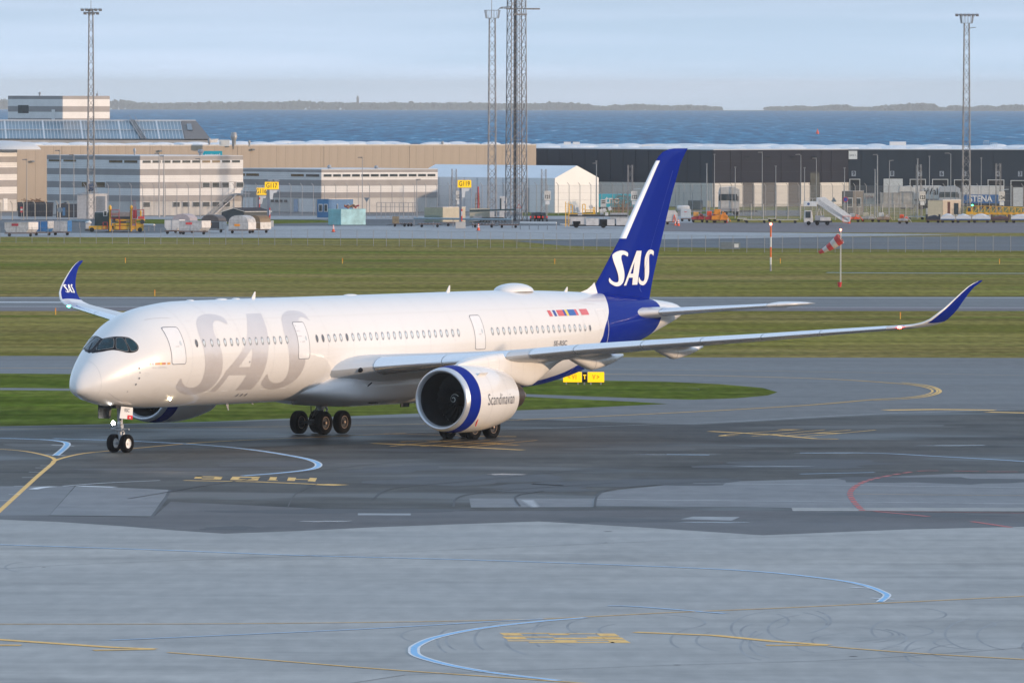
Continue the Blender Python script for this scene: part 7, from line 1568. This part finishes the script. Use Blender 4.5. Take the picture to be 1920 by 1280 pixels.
# baggage train at the far right
rnd = random.Random(4)
tr_ = [(1736,1764,'dark blue cart with a grey cover at the head of the train',M_NAVYC),(1763,1792,'cart with white sheeted bags behind the dark blue cart',M_WHE),(1792,1822,'white sheeted cart below the right lattice mast',M_WHE),(1822,1858,'white sheeted cart with a blue floor in mid train',M_WHE),(1858,1894,'dark brown cart with slate cover in the train',mat('cart_brown', (.12,.06,.06))),(1895,1935,'white sheeted cart cut by the right picture edge',M_WHE)]
for u0, u1, lab, m in tr_:
    r, L_, h_, D = cart('baggage_cart', lab, 'cart', u0, u1-1, 416.5, 399, m, group='baggage carts in the train')
    mb = MB(); n = 10; R = []
    for k in range(n+1):
        x = L_*k/n; hh = .95 + .35*sin(pi*k/n) + .12*rnd.random() - (.2 if m is not M_WHE else 0); R.append([(x,-.05,.62),(x,-.05,hh-.12),(x,.4,hh+.05),(x,1.1,hh),(x,1.5,.62)])
    mb.loft(R, closed=True); mb.build('sheeted_load', mat('sheet_white', (.66,.68,.70), .7, bump=.3, var=.08) if m is M_WHE else m, r, smooth=30)
    for x in (0, L_-.25): mb = MB(); mb.box(x,x+.25,0,1.5,.5,h_*.9); mb.build('end_board', M_CREAM if m is M_WHE else m, r)
    mb = MB(); mb.box(.1,L_-.1,-.06,0,.47,.62); mb.build('floor_edge', M_BLUEB if m is M_WHE else M_DGEAR, r)
r, L_, h_, D = cart('silver_container', 'silver container glinting behind the dark blue cart', 'container', 1736, 1777, 405, 389.5, M_SIL, False)
mb = MB(); mb.box(0,L_,0,1.6,.4,h_); mb.build('shell', M_SIL, r, bevel=.03); mb = MB(); mb.box(L_*.72,L_,-.03,0,.5,h_-.1); mb.build('end_panel', M_WHE, r); mb = MB(); mb.box(.1,L_-.1,.1,1.5,0,.4); mb.build('stand', M_DGEAR, r)
D = 1425; r = thing('belt_conveyor', 'long yellow truss conveyor behind the baggage train', 'conveyor', P2(1824, D)); L_ = XU(1960,D)-XU(1824,D)
mb = MB(); z0, z1 = ZV(400,D), ZV(385,D)
for k in range(12):
    x0, x1 = L_*k/12, L_*(k+1)/12; ta_, tb_2 = z1-.25*(k/12)*2.2*(k/12), z1-.25*((k+1)/12)*2.2*((k+1)/12)
    for y in (0,1.2): mb.tube((x0,y,z0),(x0,y,ta_), .045, n=4); mb.tube((x0,y,z0),(x1,y,z0), .06, n=4); mb.tube((x0,y,ta_),(x1,y,tb_2), .05, n=4); mb.tube((x0,y,z0),(x1,y,tb_2), .03, n=4)
tag(mb.build('truss', M_YELE, r), kind='stuff'); mb = MB(); mb.box(.3,L_,.1,1.1,z0-.1,z0+.25); mb.build('belt', M_YELE, r)
for x in (1.5, 5.5): mb = MB(); mb.box(x-.1,x+.1,.2,1.0,0,z0-.1); mb.build('leg', M_YELE, r)
r = thing('yellow_tractor', 'yellow vehicle with a green beacon beside the conveyor', 'tractor', P2(1810,1418)); mb = MB(); mb.loft([[(0,y,.4),(1.7,y,.4),(1.7,y,1.2),(1.1,y,1.35),(.9,y,2.2),(.3,y,2.2),(.1,y,1.3)] for y in (0,1.5)]); mb.build('body', M_YELE, r, bevel=.04)
mb = MB(); mb.box(.35,.85,-.03,0,1.45,2.1); mb.build('cab_window', B_WIN, r); mb = MB(); mb.ell((1.1,.6,ZV(383.5,1418)),.16,.14,.12,10,6); mb.build('beacon', lamp_mat('beacon_green', (.05,1,.3), 8), r, smooth=True); mb = MB(); mb.tube((1.0,.6,1.3),(1.1,.6,ZV(384,1418)),.04,n=5); mb.build('beacon_post', B_POST, r)
mb = MB(); wheels(mb, [.3], 0, 0, .35); mb.bm.clear()
for x in (.35,1.4): mb = MB(); mb.rev([(-.1,.02),(-.1,.38),(.15,.38),(.15,.02)], (x,0,.38), 'y', 14); mb.build('wheel', M_TYRE, r)
# road signs and small street furniture
for u, v, D, kind, lab in ((1585,373,1436,'disc','round blue and red no stopping sign before the dark cabin'),(40,394,1404,'stack','small red and white sign on a post before the timber skip'),(112,395,1402,'disc2','grey back of a round sign before the compactor'),(973,387,1420,'tri','red bordered triangle sign behind the wide lattice tower'),(687,376,1428,'tri2','back of a triangular sign behind the cyan container'),(1563,374,1460,'tri3','dark triangle sign on the white base wall')):
    r = thing('road_sign', lab, 'sign', P2(u,D)); z = ZV(v,D); mb = MB(); mb.tube((0,.05,0),(0,.05,z), .04, n=5); mb.build('post', B_POST, r)
    if 'disc' in kind:
        mb = MB(); mb.rev([(-.03,.01),(-.03,.42),(.0,.42)], (0,0,z), 'y', 20); f_ = mb.build('face', mat('sign_red', (.55,.03,.05)) if kind == 'disc' else mat('sign_back', (.17,.22,.27)), r)
        if kind == 'disc': mb = MB(); mb.rev([(-.05,.01),(-.05,.32)], (0,0,z), 'y', 20); mb.build('inner_disc', mat('sign_blue', (.03,.07,.35)), f_)
    elif kind == 'stack':
        for k, m in enumerate((mat('plate_red', (.60,.06,.06)), M_WHE, mat('plate_red', (.60,.06,.06)))): mb = MB(); mb.box(-.18,.18,-.03,0,z-.5+.3*k,z-.22+.3*k); mb.build('plate', m, r)
    else:
        s = .45; mb = MB(); mb.loft([[(-s,y,z-.3),(s,y,z-.3),(0,y,z+.5)] for y in (-.03,0)]) if kind != 'tri2' else mb.loft([[(-s,y,z+.4),(s,y,z+.4),(0,y,z-.35)] for y in (-.03,0)]); f_ = mb.build('face', mat('sign_red', (.55,.03,.05)) if kind == 'tri' else mat('sign_back', (.17,.22,.27)), r)
        if kind == 'tri': mb = MB(); mb.loft([[(-s*.6,y,z-.2),(s*.6,y,z-.2),(0,y,z+.28)] for y in (-.05,-.03)]); mb.build('inner_face', M_WHE, f_)
for u, v, lab in ((1008,398,'small dark blue parked car behind the pale barrier'),(1000,399,'dark parked car at the foot of the wide tower'),(1017,399,'grey parked car left of the brown box')):
    D = 1400; r = thing('parked_car', lab, 'car', P2(u-7,D)); mb = MB(); L_ = 1.5 if 'small' in lab else 1.4
    mb.loft([[(0,y,.3),(L_,y,.3),(L_,y,.85),(L_*.85,y,.95),(L_*.75,y,1.45),(L_*.2,y,1.45),(.05,y,.9)] for y in (0,3.8)]); mb.build('body', M_NAVYC if 'blue' in lab else mat('car_grey', (.08,.09,.10), .4), r, bevel=.05)
    mb = MB(); mb.box(L_*.22,L_*.74,-.03,0,.95,1.35); mb.build('rear_window', B_WIN, r)
    for x in (.12, L_-.12): mb = MB(); mb.box(x-.09,x+.09,-.03,0,.6,.85); mb.build('tail_light', mat('tail_red', (.7,.03,.02), .4, emit=.4), r); mb = MB(); mb.box(x-.1,x+.1,.1,.5,0,.5); mb.build('wheel', M_TYRE, r)
r = thing('white_kiosk', 'white kiosk with a blue dot right of the slim lattice mast', 'cabin', P2(936,1440)); w = XU(948,1440)-XU(934,1440); mb = MB(); mb.box(0,w,0,1.5,.9,ZV(368,1440)); mb.build('shell', M_WHE, r, bevel=.03); mb = MB(); mb.box(.1,w-.1,.1,1.4,0,.9); mb.build('base', B_POST, r); mb = MB(); mb.box(.08,.32,-.03,0,1.4,ZV(372,1440)); mb.build('window', B_WIN, r); mb = MB(); mb.rev([(-.03,.01),(-.03,.13)], (w*.75,0,ZV(379,1440)), 'y', 12); mb.build('emblem', M_BLUEB, r)
r = thing('pump_unit', 'brown steel pump unit with a short tower behind sign G119', 'machine', P2(895,1440)); 
for k in range(4): mb = MB(); mb.box(-.45,.45,.0,.4,.4+.9*k,.5+.9*k); mb.build('shelf', M_WOOD, r)
for x in (-.4,.4): mb = MB(); mb.tube((x,0,0),(x*.6,0,ZV(362,1440)),.07,n=5); mb.build('upright', M_WOOD, r)
mb = MB(); mb.tube((.1,0,.5),(.1,0,ZV(350,1440)), .12, n=8); mb.build('stack_pipe', M_REDE, r)
r = thing('pipe_rack', 'cream and teal pipework unit left of the slim lattice mast', 'machine', P2(880,1390)); w = XU(918,1390)-XU(880,1390)
mb = MB(); mb.box(0,w,.6,2,0,ZV(391,1390)); mb.build('housing', M_CREAM, r); mb = MB(); mb.tube((0,0,ZV(395,1390)),(w+4,0,ZV(393,1390)), .12, n=8); mb.build('pipe', M_GREEND, r); mb = MB(); mb.box(.5,2.0,-.3,.5,.2,ZV(405,1390)); mb.build('cabinet', B_MET, r)
for x in (w, w+1.5): mb = MB(); mb.box(x,x+.7,-.3,.3,.4,1.7); mb.build('cabinet', M_WHE, r, bevel=.02)
mb = MB()
for k in range(6): mb.path([(w-1.6+.5*k,-.4,0),(w-1.2+.5*k,-.4,.7),(w-.4+.5*k,-.4,.75),(w+.5*k,-.4,0)], .09, 6)
tag(mb.build('hoses', M_DGEAR, r), kind='stuff')
# sea: buoy and sail
for u, v, D, lab, m in ((1532,237,5200,'orange buoy on the sea left of the right hand mast',M_ORANGE),):
    D = 4700; r = thing('buoy', lab, 'buoy', Vector((XU(u,D), D, drop(D)-.6))); mb = MB(); mb.rev([(0,.8),(.8,.9),(1.6,.4),(2.6,.15)], (0,0,0), 'z', 10, True); mb.build('float', m, r)
for u, v in ((222,202.5),):
    D = 16000; r = thing('sailing_boat', 'tiny white sail on the horizon right of the rooftop house', 'boat', Vector((XU(u,D),D,drop(D)-.6))); mb = MB(); mb.loft([[(-1,y,0),(1.2,y,0),(.1,y,7.5)] for y in (-.05,.05)]); mb.build('sail', M_WHE, r); mb = MB(); mb.loft([[(-1.6,0,.8),(1.8,0,.8),(1.4,0,0),(-1.2,0,0)],[(-1.6,.9,.8),(1.8,.9,.8),(1.4,.9,0),(-1.2,.9,0)]]); mb.build('hull', M_WHE, r)
# ================================================================== far shore: woods that read as one mass, then the trees one can tell apart
M_TREE = mat('far_foliage', (.035,.055,.03), .9, var=.35, scale=.12); M_TRUNK = mat('far_trunk', (.08,.06,.05), .9)
rnd = random.Random(31); DS = 21600; KS = DS/10050; ZB = drop(DS) + .5
def ztop(h_): return CAM_H - (CAM_H-h_)*KS
def crown_me(seed, n=110):
    r_ = random.Random(seed); mb = MB()
    for k in range(n):
        a = r_.random()*2*pi; ph = math.acos(2*r_.random()-1); rr_ = (.55+.45*r_.random()); x, y, z = rr_*sin(ph)*cos(a), rr_*sin(ph)*sin(a), rr_*cos(ph)
        s = .16+.16*r_.random(); v1_ = Vector((r_.gauss(0,1),r_.gauss(0,1),r_.gauss(0,1))).normalized(); v2_ = v1_.orthogonal().normalized()
        c_ = Vector((x,y,z)); mb.quad(c_-v1_*s-v2_*s, c_+v1_*s-v2_*s*.7, c_+v1_*s*.8+v2_*s, c_-v1_*s*.7+v2_*s)
    o = mb.build('c', M_TREE, None, keep=True); me = o.data; bpy.data.objects.remove(o); return me
CM = [crown_me(s) for s in range(5)]
tk = MB(); tk.tube((0,0,0),(0,0,1), .5, .3, 6); o_ = tk.build('t', M_TRUNK, None); TKM = o_.data; bpy.data.objects.remove(o_)
# skyline of the shore as it stands: (picture column, height of the wood in metres)
sk_ = [(-40,11),(20,14),(60,12),(206,11),(215,13),(240,12),(260,9),(300,8),(340,9),(380,9.5),(420,10),(460,10),(500,10),(560,12),(600,10),(650,9),(700,9),(760,9),(800,9),(850,9.5),(900,9),(940,8),(1000,8),(1040,10),(1080,9),(1100,7),(1120,4),(1135,3),(1150,6),(1180,7),(1200,8),(1230,6),(1260,5),(1300,6),(1330,4),(1345,3),(1400,2.6),(1440,3),(1500,5),(1530,3),(1560,7),(1590,7),(1600,3),(1630,3),(1665,7),(1700,8),(1730,10),(1752,9),(1760,3),(1775,3),(1790,7),(1800,6),(1812,3),(1825,3),(1835,6),(1855,6),(1862,4),(1900,7),(1960,8)]
def skh(u):
    for a, b in zip(sk_[:-1], sk_[1:]):
        if a[0] <= u <= b[0]: t = (u-a[0])/(b[0]-a[0]); return 0 if 0 in (a[1], b[1]) and not (a[1] or b[1]) else a[1]+(b[1]-a[1])*t
    return 8
mb = MB(); 
for k in range(9000):
    u = rnd.uniform(-60,1980); h_ = skh(u)*.68
    if h_ < 2: continue
    x = XU(u,DS); z = ZB + (ztop(h_)-ZB)*(rnd.random()**.85); s = rnd.uniform(2.2,4.8); y = DS+rnd.uniform(0,120); v1_ = Vector((rnd.gauss(0,1),rnd.gauss(0,.4),rnd.gauss(0,1))).normalized(); v2_ = v1_.orthogonal().normalized(); c_ = Vector((x,y,z))
    mb.quad(c_-v1_*s-v2_*s, c_+v1_*s-v2_*s*.7, c_+v1_*s*.8+v2_*s, c_-v1_*s*.7+v2_*s)
tag(mb.build('far_wood', M_TREE, None, keep=True), kind='stuff')
spots = [(u, skh(u)*.74+rnd.uniform(-1,2.0)) for u in (-20,8,30,216,228,262,300,353,372,392,430,452,463,476,505,532,560,575,588,604,640,668,700,738,770,812,845,880,1015,1030,1048,1070,1092,1103,1170,1190,1205,1290,1320,1507,1528,1566,1577,1586,1640,1672,1688,1703,1718,1730,1742,1750,1780,1790,1798,1840,1848,1880,1905,1915)]
TL = 0
for i, (u, h_) in enumerate(spots):
    hh_ = max(10, ztop(max(4, h_))-ZB); r = thing('shore_tree', 'hazy far tree standing out of the skyline of the opposite shore', 'tree', Vector((XU(u,DS-20), DS-20, ZB)), 0, 'hazy trees on the opposite shore')
    w_ = rnd.uniform(5,9); c_ = inst(CM[i % 5], 'crown', r, (0,0,hh_*.62), (0,0,rnd.random()*6), (w_,w_,hh_*.40)); inst(TKM, 'trunk', r, (0,0,0), (0,0,0), (1,1,hh_*.5))
r = thing('church_tower', 'faint pointed church tower above the far wood', 'building', Vector((XU(670,DS),DS,ZB))); mb = MB(); mb.box(-3,3,0,6,0,26); mb.build('tower', M_TRUNK, r); mb = MB(); mb.rev([(26,4),(36,.05)], (0,3,0), 'z', 4); mb.build('spire', M_TRUNK, r)
# ================================================================== air
def haze():
    mb = MB(); mb.box(-16000,16000,-220,26000,-38.5,47)
    m = bpy.data.materials.new('haze_air'); m.use_nodes = True; nt = m.node_tree; nt.nodes.clear()
    o = nt.nodes.new('ShaderNodeOutputMaterial'); v = nt.nodes.new('ShaderNodeVolumePrincipled')
    v.inputs['Color'].default_value = (.90,.96,1.0,1); v.inputs['Density'].default_value = 4.2e-5; v.inputs['Anisotropy'].default_value = -.2
    nt.links.new(v.outputs[0], o.inputs['Volume']); ob = mb.build('haze', m, None); tag(ob, kind='stuff'); return ob
haze()
